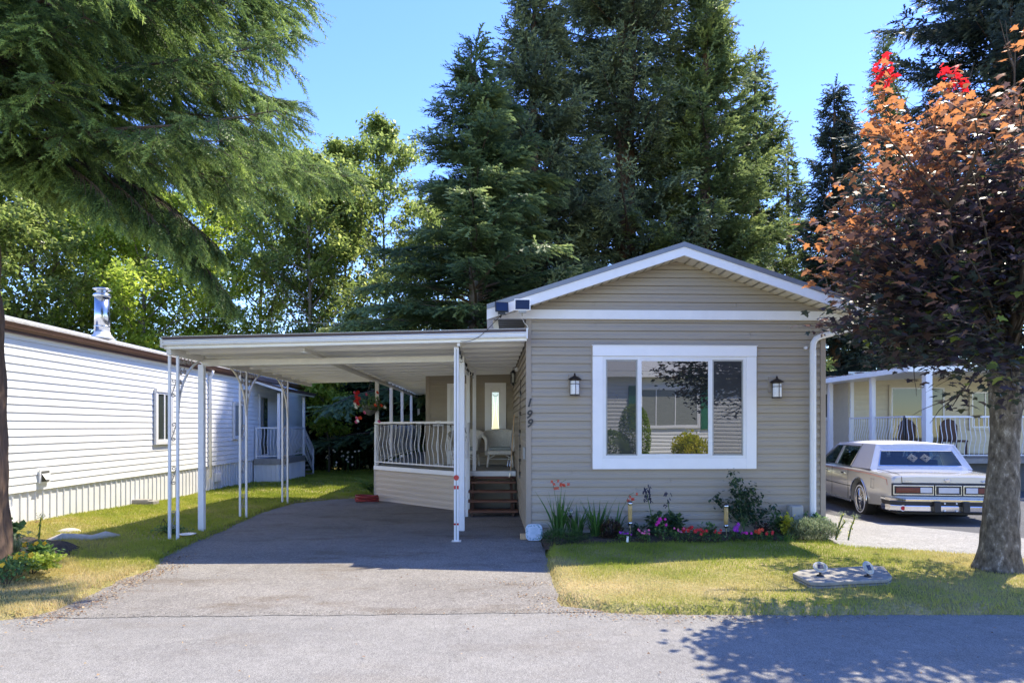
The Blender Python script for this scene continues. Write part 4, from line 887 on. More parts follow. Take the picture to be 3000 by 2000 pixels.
# two dark chairs on that porch
def porch_chair(x, y, label):
    t = thing('porch_chair', label, 'chair', (x, y, NZ), 0, 'chairs on the neighbouring porch')
    MB().box(-.25, .25, -.22, .25, .40, .46).build('seat', 'wood_dark', t, bevel=.02)
    MB().prism([(-.25, .46), (.25, .46), (.25, .85), (.15, 1.0), (0, 1.05), (-.15, 1.0), (-.25, .85)], .20, .25, 'xz').build('backrest', 'wood_dark', t, bevel=.01)
    for sx in (-.21, .21):
        for sy in (-.18, .21): MB().box(sx - .02, sx + .02, sy - .02, sy + .02, 0, .40).build('leg', 'wood_dark', t)
    return t
porch_chair(at(2795, 1300, 17.6)[0], 17.6, 'dark wooden chair behind the neighbouring railing, right of the thick white post')
porch_chair(at(2672, 1300, 18.2)[0], 18.2, 'dark wooden chair behind the neighbouring railing, left of the thick white post')

# ================================================================ HOME ACROSS THE STREET (seen only as a reflection in the big window)
oh = thing('white_bungalow', 'white sided home with green shutters across the street, mirrored in the big window', 'house', (7, -9, 0), world=True)
m = MB(); siding(m, (12, -9, 0), (-1, 0, 0), (0, 1, 0), 0, 3.7, 10, expo=.16, dep=.02); m.build('front_wall', 'siding_white', oh)
MB().box(2, 12, -14, -9.02, 0, 3.7).build('walls', 'siding_white', oh)
MB().prism([(1.7, 3.7), (12.3, 3.7), (12.3, 3.95), (1.7, 3.95)], -14.2, -8.6, 'xz').build('roof_edge', 'white', oh)
MB().add([(1.7, -8.6, 3.96), (12.3, -8.6, 3.96), (12.3, -11.5, 4.7), (1.7, -11.5, 4.7), (12.3, -14.2, 3.96), (1.7, -14.2, 3.96)], [(0, 1, 2, 3), (3, 2, 4, 5)]).build('roof', 'shingle', oh)
window(oh, (8.9, -8.98, 1.55), (-1, 0, 0), (0, 1, 0), 2.6, 1.75, casing=.08, head=.08, split=(.4, .75), panes=('curtain',), cas='white', proud=.06)
for x in (5.85, 8.95): MB().box(x, x + .42, -8.97, -8.93, 1.5, 3.35).build('shutter', 'green_shutter', oh)
# ================================================================ SMALL THINGS
def wall_lantern(px, py, label):
    x, y, z = at(px, py, FY - .13); t = thing('wall_lantern', label, 'lantern', (x, FY - .13, z), 0, 'lanterns beside the big window')
    MB().box(-.075, .075, .085, .13, -.05, .17).build('back_plate', 'trim_tan', t, bevel=.004)
    MB().tube([(0, .09, .08), (0, .04, .12), (0, 0, .135)], .010, 8).box(-.028, .028, .075, .088, .03, .13).build('arm', 'bronze', t)
    MB().lathe([(.095, .095), (.098, .088), (.088, .100), (.055, .125), (.02, .14), (.012, .155), (.006, .165)], (0, 0, 0), 24).lathe([(.012, .158), (.016, .168), (.006, .18)], (0, 0, 0), 10).build('lamp_cap', 'bronze', t, smooth=True)
    MB().lathe([(.062, -.125), (.064, -.12), (.064, .085), (.060, .088)], (0, 0, 0), 28).build('lamp_glass', 'lampglass', t, smooth=True)
    q = MB(); q.lathe([(.06, -.138), (.070, -.138), (.070, -.122), (.066, -.118)], (0, 0, 0), 24); q.lathe([(.066, .07), (.0685, .072), (.0685, .092), (.066, .094)], (0, 0, 0), 24)
    q.lathe([(.0655, .022), (.0675, .023), (.0675, .031), (.0655, .032)], (0, 0, 0), 24)
    for k in range(4):
        a = -PI / 2 + k * PI / 2 + .05; q.bar((.067 * math.cos(a), .067 * math.sin(a), -.125), (.067 * math.cos(a), .067 * math.sin(a), .08), .008, .006, up=(math.cos(a), math.sin(a), 0))
    q.build('lamp_cage', 'bronze', t)
wall_lantern(1684, 1130, 'dark bronze wall lantern with white glass, left of the big window')
wall_lantern(2276, 1138, 'dark bronze wall lantern with white glass, between the big window and the downpipe')
# entry carriage lantern
x, y, z = at(1503, 1105, 13.0)
t = thing('entry_lantern', 'black carriage lantern with clear glass hanging by the porch steps', 'lantern', (x, y, z))
q = MB(); q.lathe([(.062, .085), (.03, .125), (.012, .14), (.008, .155)], (0, 0, 0), 6); q.lathe([(.05, -.125), (.05, -.11), (.03, -.11)], (0, 0, 0), 6); q.lathe([(.02, -.16), (.03, -.14), (.02, -.125)], (0, 0, 0), 8); q.build('lamp_cap', 'black', t)
q = MB()
for k in range(6):
    a = k * PI / 3; q.bar((.048 * math.cos(a), .048 * math.sin(a), -.12), (.06 * math.cos(a), .06 * math.sin(a), .09), .007, .007)
q.build('lamp_cage', 'black', t)
MB().lathe([(.042, -.11), (.053, .085)], (0, 0, 0), 6).build('lamp_glass', 'bulbglass', t)
MB().lathe([(.008, -.10), (.014, -.09), (.014, .0), (.02, .03), (.012, .06), (.004, .075)], (0, 0, 0), 10).build('bulb', 'lampglass', t, smooth=True)
MB().tube([(0, 0, .15), (.0, 0, .19), (.04, 0, .20), (.12, 0, .12)], .007, 6).box(.11, .125, -.03, .03, .0, .14).build('bracket', 'black', t)
x, y, z = at(1520, 1085, 12.6)
t = thing('motion_light', 'white twin head security light at the top of the porch corner', 'light', (x, y, z))
MB().box(-.03, .05, -.03, .03, -.06, .06).build('base', 'white', t, bevel=.008)
for a in (-.07, .05): MB().lathe([(.02, 0), (.04, .01), (.045, .08), (.035, .085)], (a * .5, -.08 + a * .3, .02), 14, 'y').build('lamp_head', 'white', t, smooth=True)
MB().tube([(.015, 0, -.06), (.02, 0, -1.1)], .012, 8).build('conduit', 'white', t)
# solar panels on the eave
for (pa, pb, qa, qb, rzz, tilt, col, lab) in ((1450, 1490, 884, 914, R(14), R(-9), 'black', 'small dark framed solar panel tilted at the left end of the eave'), (1507, 1554, 876, 909, 0, R(4), 'fresh_white', 'small white framed solar panel on the rake board')):
    x, y, z = at((pa + pb) / 2, (qa + qb) / 2, 8.72); s = 8.8 / 1900; wd = (pb - pa) * s; hd = (qb - qa) * s
    t = thing('solar_charger', lab, 'solar panel', (x, y, z), rzz, 'solar panels on the eave')
    def tl(o): o.data.transform(Matrix.Rotation(tilt, 4, 'X')); return o
    f = tl(MB().box(-wd / 2, wd / 2, -.012, .012, -hd / 2, hd / 2).build('frame', col, t, bevel=.005))
    tl(MB().box(-wd / 2 + .014, wd / 2 - .014, -.016, -.011, -hd / 2 + .014, hd / 2 - .014).build('cells', 'solar', t))
    MB().box(-.05, .05, -.005, .02, -hd / 2 - .03, -hd / 2 + .01).tube([(0, .01, -hd / 2), (0, .06, -hd / 2 - .06), (0, .14, -hd / 2 - .02)], .010, 6).build('mount', 'black' if col == 'black' else 'grey_plastic', t)
# cables
def cable(name, pts, r, m, label):
    t = []
    P = [Vector(p) for p in pts]
    for i in range(len(P) - 1):
        for k in range(6):
            u = k / 6; p0 = P[max(i - 1, 0)]; p1 = P[i]; p2 = P[i + 1]; p3 = P[min(i + 2, len(P) - 1)]
            t.append(0.5 * ((2 * p1) + (p2 - p0) * u + (2 * p0 - 5 * p1 + 4 * p2 - p3) * u * u + (3 * p1 - p0 - 3 * p2 + p3) * u ** 3))
    t.append(P[-1]); o = MB().tube(t, r, 5).build(name, m, None, smooth=True); return props(o, label, 'cable')
cable('black_cable', [at(1470, 921, 8.75), at(1447, 945, 8.8), at(1425, 968, 8.86), at(1400, 988, 8.87), at(1372, 999, 8.87), at(1345, 999, 8.95)], .004, 'black', 'thin black cable sagging from the tilted solar panel to the carport roof')
cable('white_cable', [at(1531, 934, 9.16), at(1535, 944, 9.15), at(1545, 955, 9.15), at(1548, 964, 9.16)], .005, 'white', 'short white cable below the white band by the carport roof end')
# string lights along the right carport beam and along the porch rail
def string_lights(pts, n, label, bulb_drop=.05):
    t = thing('string_lights', label, 'string lights', tuple(pts[0]), 0, None, world=True)
    L_ = [Vector(p) for p in pts]; path = []
    for a, b in zip(L_, L_[1:]):
        for k in range(5): u = k / 5; path.append(a.lerp(b, u) - Vector((0, 0, .03 * math.sin(PI * u))))
    path.append(L_[-1]); MB().tube(path, .006, 5).build('wire', 'black', t)
    tot = len(path) - 1
    for i in range(n):
        u = (i + .5) / n * tot; k = int(u); p = path[k].lerp(path[k + 1], u - k)
        s = MB().lathe([(.010, 0), (.016, -.01), (.016, -.045), (.012, -.05)], tuple(p), 8).build('socket', 'black', t)
        MB().lathe([(.010, -.05), (.020, -.07), (.022, -.09), (.012, -.11), (.002, -.115)], tuple(p), 10).build('bulb', 'bulbglass', s, smooth=True)
string_lights([(-.475 + .04, 9.05, 2.71), (-.44, 10.2, 2.70), (-.42, 11.3, 2.70), (-.42, 12.4, 2.69), (-.33, 13.1, 2.69)], 9, 'black string lights hung along the carport beam above the steps')
a3, b3 = Vector((A[0], A[1], DZ + .95)), Vector((B[0], B[1], DZ + .95)); nn3 = Vector((-.73, -.67, 0)) * .03
string_lights([a3.lerp(b3, k / 4) + nn3 for k in range(5)] + [Vector((-.46, 12.55, DZ + .75)), Vector((-.47, 12.56, DZ + .1)), Vector((-.46, 12.2, .25))], 9, 'black string lights clipped under the porch top rail')
string_lights([(FX0 - .03, 10.9, 2.4), (FX0 - .04, 10.95, 1.7), (FX0 - .04, 10.9, 1.2), (FX0 - .04, 11.0, .75)], 6, 'black string lights hanging down the side wall behind the house number')

# wicker armchairs
def wicker_chair(x, y, rz_, label):
    t = thing('wicker_chair', label, 'chair', (x, y, DZ), rz_, 'white wicker chairs on the porch')
    # wraparound back and arms: a curved woven shell
    V = []; F = []; na, nzz = 36, 10
    for i in range(na + 1):
        a = -PI * .5 + (i / na - .5) * 2 * R(128); b = abs(i / na - .5) * 2
        top = .80 - .19 * b ** 2.0; 
        for j in range(nzz + 1):
            v = j / nzz; zz = .36 + (top - .36) * v; rad = .275 + .075 * v; rx = rad * 1.08; ry = rad * .95
            V.append((rx * math.cos(a + PI), -ry * math.sin(a) * -1 * -1 + .0 if False else ry * -math.sin(a) * 1.0, zz))
    for i in range(na):
        for j in range(nzz): F.append((i * (nzz + 1) + j, (i + 1) * (nzz + 1) + j, (i + 1) * (nzz + 1) + j + 1, i * (nzz + 1) + j + 1))
    m = MB(); m.add(V, F); bk = m.build('backrest', 'wicker', t, smooth=True); so_ = bk.modifiers.new('thick', 'SOLIDIFY'); so_.thickness = .025
    rim = [V[i * (nzz + 1) + nzz] for i in range(na + 1)]
    e0, e1 = Vector(rim[0]), Vector(rim[-1])
    MB().tube([tuple(e0 + Vector((0, -.03, -.25))), tuple(e0 + Vector((0, -.035, -.08)))] + rim + [tuple(e1 + Vector((0, -.035, -.08))), tuple(e1 + Vector((0, -.03, -.25)))], .036, 10).build('arm_rail', 'wicker', t, smooth=True)
    # diamond woven in the back
    MB().add([(-.10, .246, .60), (0, .240, .54), (.10, .246, .60), (0, .252, .66)], [(0, 1, 2, 3)]).build('diamond_weave', 'wicker', bk)
    MB().box(-.27, .27, -.26, .24, .27, .37).build('seat', 'wicker', t, bevel=.03)
    MB().box(-.235, .235, -.27, .20, .372, .44).build('cushion', 'cushion', t, bevel=.028)
    for sx in (-1, 1):
        for sy in (-1, 1):
            MB().tube([(sx * .25, sy * .22, .28), (sx * .28, sy * .24, 0)], [.024, .02], 8).build('leg', 'wicker', t, smooth=True)
    q = MB()
    for sx in (-1, 1): q.tube([(sx * .27, -.23, .08), (sx * .24, -.23, .20), (sx * .12, -.24, .265)], .012, 6); q.tube([(sx * .27, -.23, .12), (sx * .265, 0, .17), (sx * .27, .23, .12)], .012, 6)
    q.tube([(-.25, -.0, .17), (.25, 0, .17)], .012, 6); q.build('braces', 'wicker', t)
x, _, _ = at(1465, 1300, 14.35); wicker_chair(x, 14.35, R(0), 'white wicker armchair with a grey cushion at the top of the wooden steps')
x, _, _ = at(1363, 1300, 14.45); wicker_chair(x, 14.45, R(-8), 'white wicker armchair half hidden behind the porch railing and post')
# leaning folded chair and boards by the side wall
x, _, _ = at(1502, 1300, 14.6)
t = thing('folded_chair', 'folded grey metal lawn chair leaning against the wall behind the wicker chair', 'folding chair', (x, 14.6, DZ))
q = MB()
for dx_ in (0, .05): q.tube([(-.12 + dx_, -.15, 0), (0.02 + dx_, -.05, .98)], .012, 8); q.tube([(-.10 + dx_, .20, 0), (0.04 + dx_, .28, .98)], .012, 8)
q.tube([(.02, -.05, .98), (.04, .28, .98)], .012, 8); q.tube([(-.12, -.15, .05), (-.10, .2, .05)], .012, 8); q.build('frame', 'steel', t)
MB().add([(-.05, -.10, .45), (-.03, .24, .45), (.05, .26, .95), (.03, -.07, .95)], [(0, 1, 2, 3)]).build('webbing', 'under', t)
t = MB().bar((.40, 12.98, DZ + .01), (.475, 13.0, DZ + 1.12), .02, .07, up=(0, 1, 0)).build('wooden_board', 'wood_new'); props(t, 'raw pine board leaning upright against the side wall by the steps', 'board')
t = MB().box(-1.32, -1.08, BY - .24, BY - .04, 1.62, 1.66).tube([(-1.2, BY - .14, 1.62), (-1.2, BY - .14, DZ)], .02, 8).box(-1.26, -1.14, BY - .2, BY - .08, 1.66, 1.74).lathe([(.12, 0), (.12, .02), (.03, .05)], (-1.2, BY - .14, DZ), 14).build('plant_stand', 'skirt'); props(t, 'pale bird feeder stand on a post against the set back porch wall', 'stand')
# electric switch box on the side wall
t = MB().box(FX0 - .05, FX0 - .016, 9.6, 9.75, 1.12, 1.30).build('doorbell_box', 'grey_plastic', None, bevel=.004); props(t, 'small grey box on the side wall below the house number', 'box')
# memorial plaque and the wood block by the corner
x0_, y0_ = atg(1565, 1586, .0)
def plaque():
    t = thing('garden_plaque', 'pale blue stone plaque with a leafy border and faint lettering, leaning at the house corner', 'plaque', (x0_, y0_ , 0.01), R(3))
    n = 40; pts = []
    for i in range(n):
        a = 2 * PI * i / n; c, s = math.cos(a), math.sin(a); r_ = 1 / max(abs(c), abs(s)); r_ = min(r_, 1.17)
        pts.append((c * r_ * .118 * (1 + .02 * math.sin(i * 2.7)), .118 + s * r_ * .115 * (1 + .02 * math.cos(i * 3.1))))
    M['plaque'] = mat('pale_blue_cast_stone', (.50, .58, .68), .7, col2=(.66, .72, .80), scale=12, bump=.5)
    M['plaque_leaf'] = mat('teal_plaque_leaves', (.16, .36, .42), .7, col2=(.30, .48, .55), scale=30)
    def lean(o): o.data.transform(Matrix.Rotation(R(-14), 4, 'X')); return o
    lean(MB().prism(pts, -.03, .0, 'xz').build('slab', 'plaque', t, bevel=.006))
    rr = random.Random(5); q = MB()
    for i in range(44):
        a = 2 * PI * i / 44 + rr.uniform(-.1, .1); c, s = math.cos(a), math.sin(a); r_ = min(1 / max(abs(c), abs(s)), 1.12) * rr.uniform(.78, .95)
        x, z = c * r_ * .112, .118 + s * r_ * .108; l = rr.uniform(.010, .018); b = rr.uniform(0, PI)
        q.add([(x - l * math.cos(b), -.034, z - l * math.sin(b)), (x + .5 * l * math.sin(b), -.040, z - .5 * l * math.cos(b)), (x + l * math.cos(b), -.034, z + l * math.sin(b)), (x - .5 * l * math.sin(b), -.040, z + .5 * l * math.cos(b))], [(0, 1, 2, 3)])
    lean(q.build('leaf_border', 'plaque_leaf', t))
    q = MB(); rr = random.Random(8)
    for k in range(6):
        z = .175 - k * .018; x = -.055
        while x < .055:
            l = rr.uniform(.004, .010); q.box(x, x + l, -.0325, -.0305, z, z + .005); x += l + .003
    lean(q.build('lettering', 'plaque_leaf', t))
plaque()
x, y = atg(1533, 1580, 0); t = MB().box(x - .045, x + .045, y - .03, y + .05, .008, .085).build('wood_block', 'wood_new', None, bevel=.004); props(t, 'small cut end of pale lumber on the asphalt beside the blue plaque', 'wood block')
# grey meter box on a pipe
x, y, z = at(2333, 1503, FY - .10)
t = thing('utility_box', 'grey plastic electrical box on a pipe, left of the downpipe foot', 'utility box', (x, y, z))
MB().box(-.085, .085, -.045, .06, -.115, .105).build('cover', 'grey_plastic', t, bevel=.014)
MB().box(-.098, .092, -.01, .08, -.125, .115).box(-.115, -.098, 0, .03, .04, .07).box(-.115, -.098, 0, .03, -.08, -.05).box(.092, .12, 0, .02, -.02, .01).build('base', 'grey_plastic', t, bevel=.008)
MB().tube([(-.03, .02, -.125), (-.03, .02, -.42)], .018, 10).build('pipe', 'steel', t)
# bamboo torches
def torch(px, top, base, label, lean=0):
    Y = 8.75; x, _, z1 = at(px, top, Y); z0 = .1; h = z1
    t = thing('garden_torch', label, 'torch', (x, Y, z0), 0, 'bamboo garden torches in the flower bed')
    hh = h - z0; w = .031
    MB().tube([(lean, 0, 0), (0, 0, hh - .30)], .009, 8).build('stake', 'steel', t)
    MB().lathe([(.012, hh - .315), (w, hh - .30), (w, hh - .27), (w - .004, hh - .268)], (0, 0, 0), 16).lathe([(w - .003, hh - .035), (w + .001, hh - .03), (w + .001, hh - .004), (w - .006, hh)], (0, 0, 0), 16).build('metal_band', 'steel', t, smooth=True)
    MB().lathe([(w - .004, hh - .268), (w - .002, hh - .2), (w - .002, hh - .1), (w - .003, hh - .036)], (0, 0, 0), 16).build('bamboo_sleeve', 'bamboo', t, smooth=True)
    MB().lathe([(w + .003, hh), (w + .003, hh + .008), (w - .008, hh + .012)], (0, 0, 0), 16).build('lid', 'black', t)
torch(1846, 1470, 1570, 'bamboo garden torch to the left of the dried indigo flowers')
torch(2127, 1478, 1598, 'bamboo garden torch in front of the rose bush', .01)
# crackle glass globe light
x, y, z = at(1671, 1499, 8.7)
t = thing('glass_globe_light', 'clear crackled glass globe on a black stake among the sword leaves', 'garden light', (x, y, .1))
MB().lathe([(.046 * math.sin(a), -.046 * math.cos(a)) for a in [PI * (i + .3) / 12.6 for i in range(13)]], (0, 0, z - .1), 20).build('globe', 'bulbglass', t, smooth=True)
MB().tube([(0, 0, 0), (0, 0, z - .155)], .007, 6).lathe([(.02, 0), (.03, .02), (.015, .03)], (0, 0, z - .17), 10).build('stake', 'black', t)
M['skirt_grey'] = mat('silver_plastic', (.38, .385, .39), .35, var=.06)
M['dull_lens'] = mat('yellowed_lens', (.36, .35, .27), .3, var=.15)
# concrete utility lid in the lawn with two solar spotlights
def lid():
    p = [atg(2322, 1688, .10), atg(2345, 1678, .10), atg(2560, 1664, .10), atg(2590, 1668, .10), atg(2614, 1697, .10), atg(2600, 1706, .1), atg(2405, 1716, .10), atg(2372, 1714, .1)]
    c = (sum(a for a, b in p) / len(p), sum(b for a, b in p) / len(p))
    t = thing('utility_vault', 'weathered concrete vault with a flat lid set in the lawn', 'utility vault', (c[0], c[1], .04), world=True)
    MB().prism([(c[0] + (x - c[0]) * 1.0, c[1] + (y - c[1]) * 1.0) for x, y in p], .03, .092).build('vault_rim', 'concrete', t, bevel=.008)
    MB().prism([(c[0] + (x - c[0]) * .985, c[1] + (y - c[1]) * .985) for x, y in p], .092, .100).build('lid_gap', 'under', t)
    MB().prism([(c[0] + (x - c[0]) * 1.0, c[1] + (y - c[1]) * 1.0) for x, y in p], .100, .135).build('lid', 'concrete', t, bevel=.008)
    return c
lid()
def spot(px, py, az, el, label):
    x, y = atg(px, py + 22, .135); t = thing('solar_spotlight', label, 'solar spotlight', (x, y, .135), 0, 'solar spotlights on the concrete lid')
    Mx = Matrix.Translation((0, 0, .085)) @ Matrix.Rotation(az, 4, 'Z') @ Matrix.Rotation(el, 4, 'X')
    def tr(o): o.data.transform(Mx); return o
    tr(MB().lathe([(.02, -.035), (.035, -.02), (.048, -.004), (.066, 0), (.068, .005), (.062, .008)], (0, 0, 0), 24).build('lamp_head', 'skirt_grey', t, smooth=True))
    tr(MB().lathe([(.054, .0085), (.052, .012), (.001, .0125)], (0, 0, 0), 24).build('lens', 'dull_lens', t))
    tr(MB().box(-.026, .026, -.026, .026, .0126, .0136).build('cell', 'solar', t))
    MB().tube([(0, 0, 0), (0, 0, .055)], .012, 8).lathe([(.04, 0), (.03, .012)], (0, 0, 0), 12).build('stand', 'black', t)
spot(2403, 1664, R(-15), R(38), 'round solar spotlight on the concrete lid, the left one tilted up')
spot(2543, 1666, R(20), R(62), 'round solar spotlight on the concrete lid, the right one facing the street')
# coiled red hose by the deck corner
x, y = atg(1075, 1466, -.02)
q = []; 
for i in range(150):
    a = i / 150 * 2 * PI * 6; r_ = .22 - .015 * math.sin(a * .31) - .02 * (i / 150); q.append((x + r_ * 1.15 * math.cos(a), y + r_ * math.sin(a), gz(y) + .03 + .13 * i / 150 + .012 * math.sin(a * 1.7)))
props(MB().tube(q, .016, 6).build('garden_hose', 'hose', None, smooth=True), 'coiled red garden hose on the ground at the deck corner', 'hose')
# stones, saucer and other small things on the left grass
def blob(name, px, py, sx, sz, m, label, cat, seed=1, z=.1):
    x, y = atg(px, py, z); rr = random.Random(seed); V = []; F = []; nu, nv = 14, 7
    for j in range(nv + 1):
        for i in range(nu):
            a = 2 * PI * i / nu; b = PI / 2 * j / nv * 1.0; k = 1 + .12 * math.sin(a * 3 + seed) + rr.uniform(-.03, .03)
            V.append((sx * math.cos(b) * math.cos(a) * k, sx * .7 * math.cos(b) * math.sin(a) * k, sz * math.sin(b)))
    for j in range(nv):
        for i in range(nu): F.append((j * nu + i, j * nu + (i + 1) % nu, (j + 1) * nu + (i + 1) % nu, (j + 1) * nu + i))
    m_ = MB(); m_.add([(x + a, y + b, z - .02 + c) for a, b, c in V], F); return props(m_.build(name, m, None, smooth=True), label, cat)
blob('stone', 203, 1556, .17, .07, 'stone', 'flat pale stone in the dry grass left of the carport shadow', 'stone', 2, .1)
blob('stone', 80, 1656, .055, .04, 'white', 'small white stone at the edge of the left flower bed', 'stone', 3, .12)
blob('pine_cone', 110, 1531, .05, .05, 'rust', 'brown pine cone by the white skirting', 'pine cone', 5, .12)
x, y = atg(549, 1570, .06)
props(MB().lathe([(.05, 0), (.11, .015), (.115, .022), (.09, .02), (.03, .012)], (x, y, .075), 20).build('dish', 'lampglass', None, smooth=True), 'shallow white dish on the grass at the foot of the front carport post', 'dish')
x, y = atg(478, 1555, .06)
props(MB().tube([(x - .06, y, .05), (x, y, .24), (x + .05, y, .05)], .005, 5).tube([(x, y, .24), (x + .07, y + .1, .05)], .005, 5).build('wire_stake', 'black'), 'black wire plant stake in the grass by the front carport post', 'stake')
x, y = atg(414, 1472, .06)
props(MB().box(x - .3, x + .3, y - .12, y + .12, .02, .10).box(x - .18, x + .18, y - .1, y + .1, .10, .13).build('splash_block', 'concrete', None, bevel=.01), 'grey splash block on the grass against the white skirting', 'splash block')
q = MB(); rr = random.Random(12)
pts = [atg(a, b, .12) for a, b in ((135, 1585), (180, 1577), (220, 1573), (270, 1575), (310, 1570), (350, 1565))]
q.tube([(x, y, .115 + .02 * math.sin(i * 2)) for i, (x, y) in enumerate(pts)], [.03, .06, .07, .05, .055, .02], 8)
props(q.build('surface_root', 'stone', None, smooth=True), 'weathered tree root surfacing in the left lawn', 'root')
# wooden stub and labels: plant tag
x, y, z = at(1838, 1597, 8.45)
props(MB().bar((x, 8.45, .09), (x, 8.43, .17), .03, .003, up=(0, 1, 0)).build('plant_tag', 'fresh_white'), 'small white plastic plant tag standing among the pink flowers', 'plant tag')
# overhead wire behind the carport
cable('overhead_wire', [at(560, 928, 27), at(760, 937, 27), at(960, 948, 27), at(1180, 955, 27)], .006, 'grey_plastic', 'thin overhead wire crossing in front of the trees behind the carport')

# ================================================================ THE SEDAN
def sedan():
    a = R(10)
    t = thing('parked_car', 'pale beige boxy four door sedan parked on the neighbouring driveway, seen from behind', 'car', (8.06, 13.12, -.085), -a)
    # stations along the length: y, half width, belt height, centre height, rocker height, tuck of the lower edge
    S = [(-2.60, .845, .835, .85, .50), (-2.575, .875, .86, .875, .44), (-2.50, .895, .875, .89, .36), (-2.2, .905, .885, .905, .30), (-1.7, .915, .90, .925, .26), (-1.25, .92, .905, .94, .25), (-.6, .925, .905, .94, .24), (.2, .925, .90, .94, .24), (.9, .92, .895, .94, .24), (1.5, .91, .89, .95, .25), (2.1, .90, .87, .93, .28), (2.5, .88, .83, .87, .34), (2.6, .85, .80, .84, .42)]
    V = []; F = []; sec = 0
    for (y, w, zb, zc, zr) in S:
        h = [(w - .10, zr), (w - .03, zr + .03), (w - .006, zr + .16), (w, .60), (w - .004, zb - .10), (w - .022, zb - .035), (w - .055, zb - .006), (w - .12, zb + .004), (w * .5, (zb + zc) / 2 + .010), (0, zc)]
        ring = [(x, y, z) for x, z in h] + [(-x, y, z) for x, z in reversed(h[:-1])]; sec = len(ring); V += ring
    for i in range(len(S) - 1):
        for j in range(sec - 1): F.append((i * sec + j, i * sec + j + 1, (i + 1) * sec + j + 1, (i + 1) * sec + j))
        F.append((i * sec + sec - 1, i * sec, (i + 1) * sec, (i + 1) * sec + sec - 1))
    F.append(tuple(range(sec))); F.append(tuple(reversed(range((len(S) - 1) * sec, len(S) * sec))))
    m = MB(); m.add(V, F); body = m.build('body', 'carpaint', t)
    for yy in (-1.30, 1.56):
        for s in (-1, 1):
            cyl = MB().lathe([(.385, -.2), (.385, .2)], (s * .93, yy, .335), 40, 'x').build('cut', 'black', None)
            cyl.parent = t
            md = body.modifiers.new('arch', 'BOOLEAN'); md.operation = 'DIFFERENCE'; md.object = cyl; md.solver = 'EXACT'
    bpy.context.view_layer.update()
    me = bpy.data.meshes.new_from_object(body.evaluated_get(bpy.context.evaluated_depsgraph_get()))
    body.modifiers.clear(); body.data = me
    for p in me.polygons: p.use_smooth = True
    try: me.set_sharp_from_angle(angle=R(28))
    except Exception: pass
    if not me.materials: me.materials.append(M['carpaint'])
    for o in [o for o in t.children if o.name.startswith('cut')]: bpy.data.objects.remove(o)
    # dark wheel wells
    for yy in (-1.30, 1.56):
        MB().box(-.74, .74, yy - .37, yy + .37, .22, .70).build('wheel_well', 'rubber', t)
        for s in (-1, 1):
            q = MB(); pts = []
            for k in range(19):
                b = -.12 + (PI + .24) * k / 18; pts.append((s * .925, yy + .392 * math.cos(b), .335 + .392 * math.sin(b)))
            q.tube(pts, .014, 6); q.build('arch_trim', 'chrome', t, smooth=True)
    def wheel(s, yy):
        w = MB().lathe([(.20, -.095), (.315, -.095), (.335, -.07), (.338, 0), (.335, .07), (.318, .09), (.30, .096), (.22, .10), (.205, .09)], (s * .79, yy, .335), 40, 'x')
        if s < 0: w.v = [(2 * (s * .79) - x, y, z) for x, y, z in w.v]
        ty = w.build('tyre', 'tyre', t, smooth=True)
        xs = s * .79 + s * .098
        q = MB(); q.lathe([(.236, 0), (.262, s * .003), (.236, s * .005)], (xs + s * .004, yy, .335), 40, 'x', cap=False); q.build('whitewall', 'fresh_white', ty)
        MB().lathe([(.212, -.02 * s), (.222, .0), (.205, .010 * s), (.198, -.012 * s)], (xs, yy, .335), 40, 'x', cap=False).build('rim', 'chrome', ty, smooth=True)
        MB().lathe([(.001, -.045 * s), (.20, -.045 * s), (.20, -.04 * s), (.001, -.04 * s)], (xs, yy, .335), 30, 'x').build('rim_disc', 'interior', ty)
        q = MB()
        for k in range(30):
            b = 2 * PI * k / 30; c = b + (.16 if k % 2 else -.16)
            q.bar((xs + s * .012, yy + .05 * math.cos(c), .335 + .05 * math.sin(c)), (xs - s * .004, yy + .205 * math.cos(b), .335 + .205 * math.sin(b)), .007, .007)
        q.build('spokes', 'chrome', ty)
        q = MB(); q.lathe([(.055, -.02), (.06, .005), (.03, .02), (.02, .03), (.001, .032)] if s > 0 else [(.055, .02), (.06, -.005), (.03, -.02), (.02, -.03), (.001, -.032)], (xs, yy, .335), 20, 'x'); q.build('hub', 'chrome', ty, smooth=True)
    for s in (-1, 1):
        for yy in (-1.30, 1.56): wheel(s, yy)
    # greenhouse ------------------------------------------------------
    # lower ring (belt) and upper ring (roof edge)
    yR0, yR1 = -1.68, -1.42       # foot and top of the back window
    yF0, yF1 = 1.10, .42          # foot and top of the windscreen
    zb, zr = .915, 1.355; wb, wt = .845, .655
    q = MB()
    def P(s, y, z):
        f = (z - zb) / (zr - zb); return (s * (wb + (wt - wb) * f), y, z)
    # roof: a crowned grid over the top outline
    V = []; F = []; nx, ny = 12, 12
    for j in range(ny + 1):
        for i in range(nx + 1):
            u = i / nx * 2 - 1; v = j / ny; y = yR1 - .02 + (yF1 - yR1 + .04) * v
            e = 1 - abs(u) ** 3.5; g_ = min(1, min(v, 1 - v) * 6 + .25)
            V.append((u * (wt + .012), y, zr - .015 + .062 * e * (0.55 + .45 * math.sin(PI * v)) + .012 * g_))
    for j in range(ny):
        for i in range(nx): k = j * (nx + 1) + i; F.append((k, k + 1, k + nx + 2, k + nx + 1))
    o = MB().add(V, F).build('roof', 'vinylroof', t, smooth=True); sl = o.modifiers.new('thick', 'SOLIDIFY'); sl.thickness = .03; sl.offset = -1
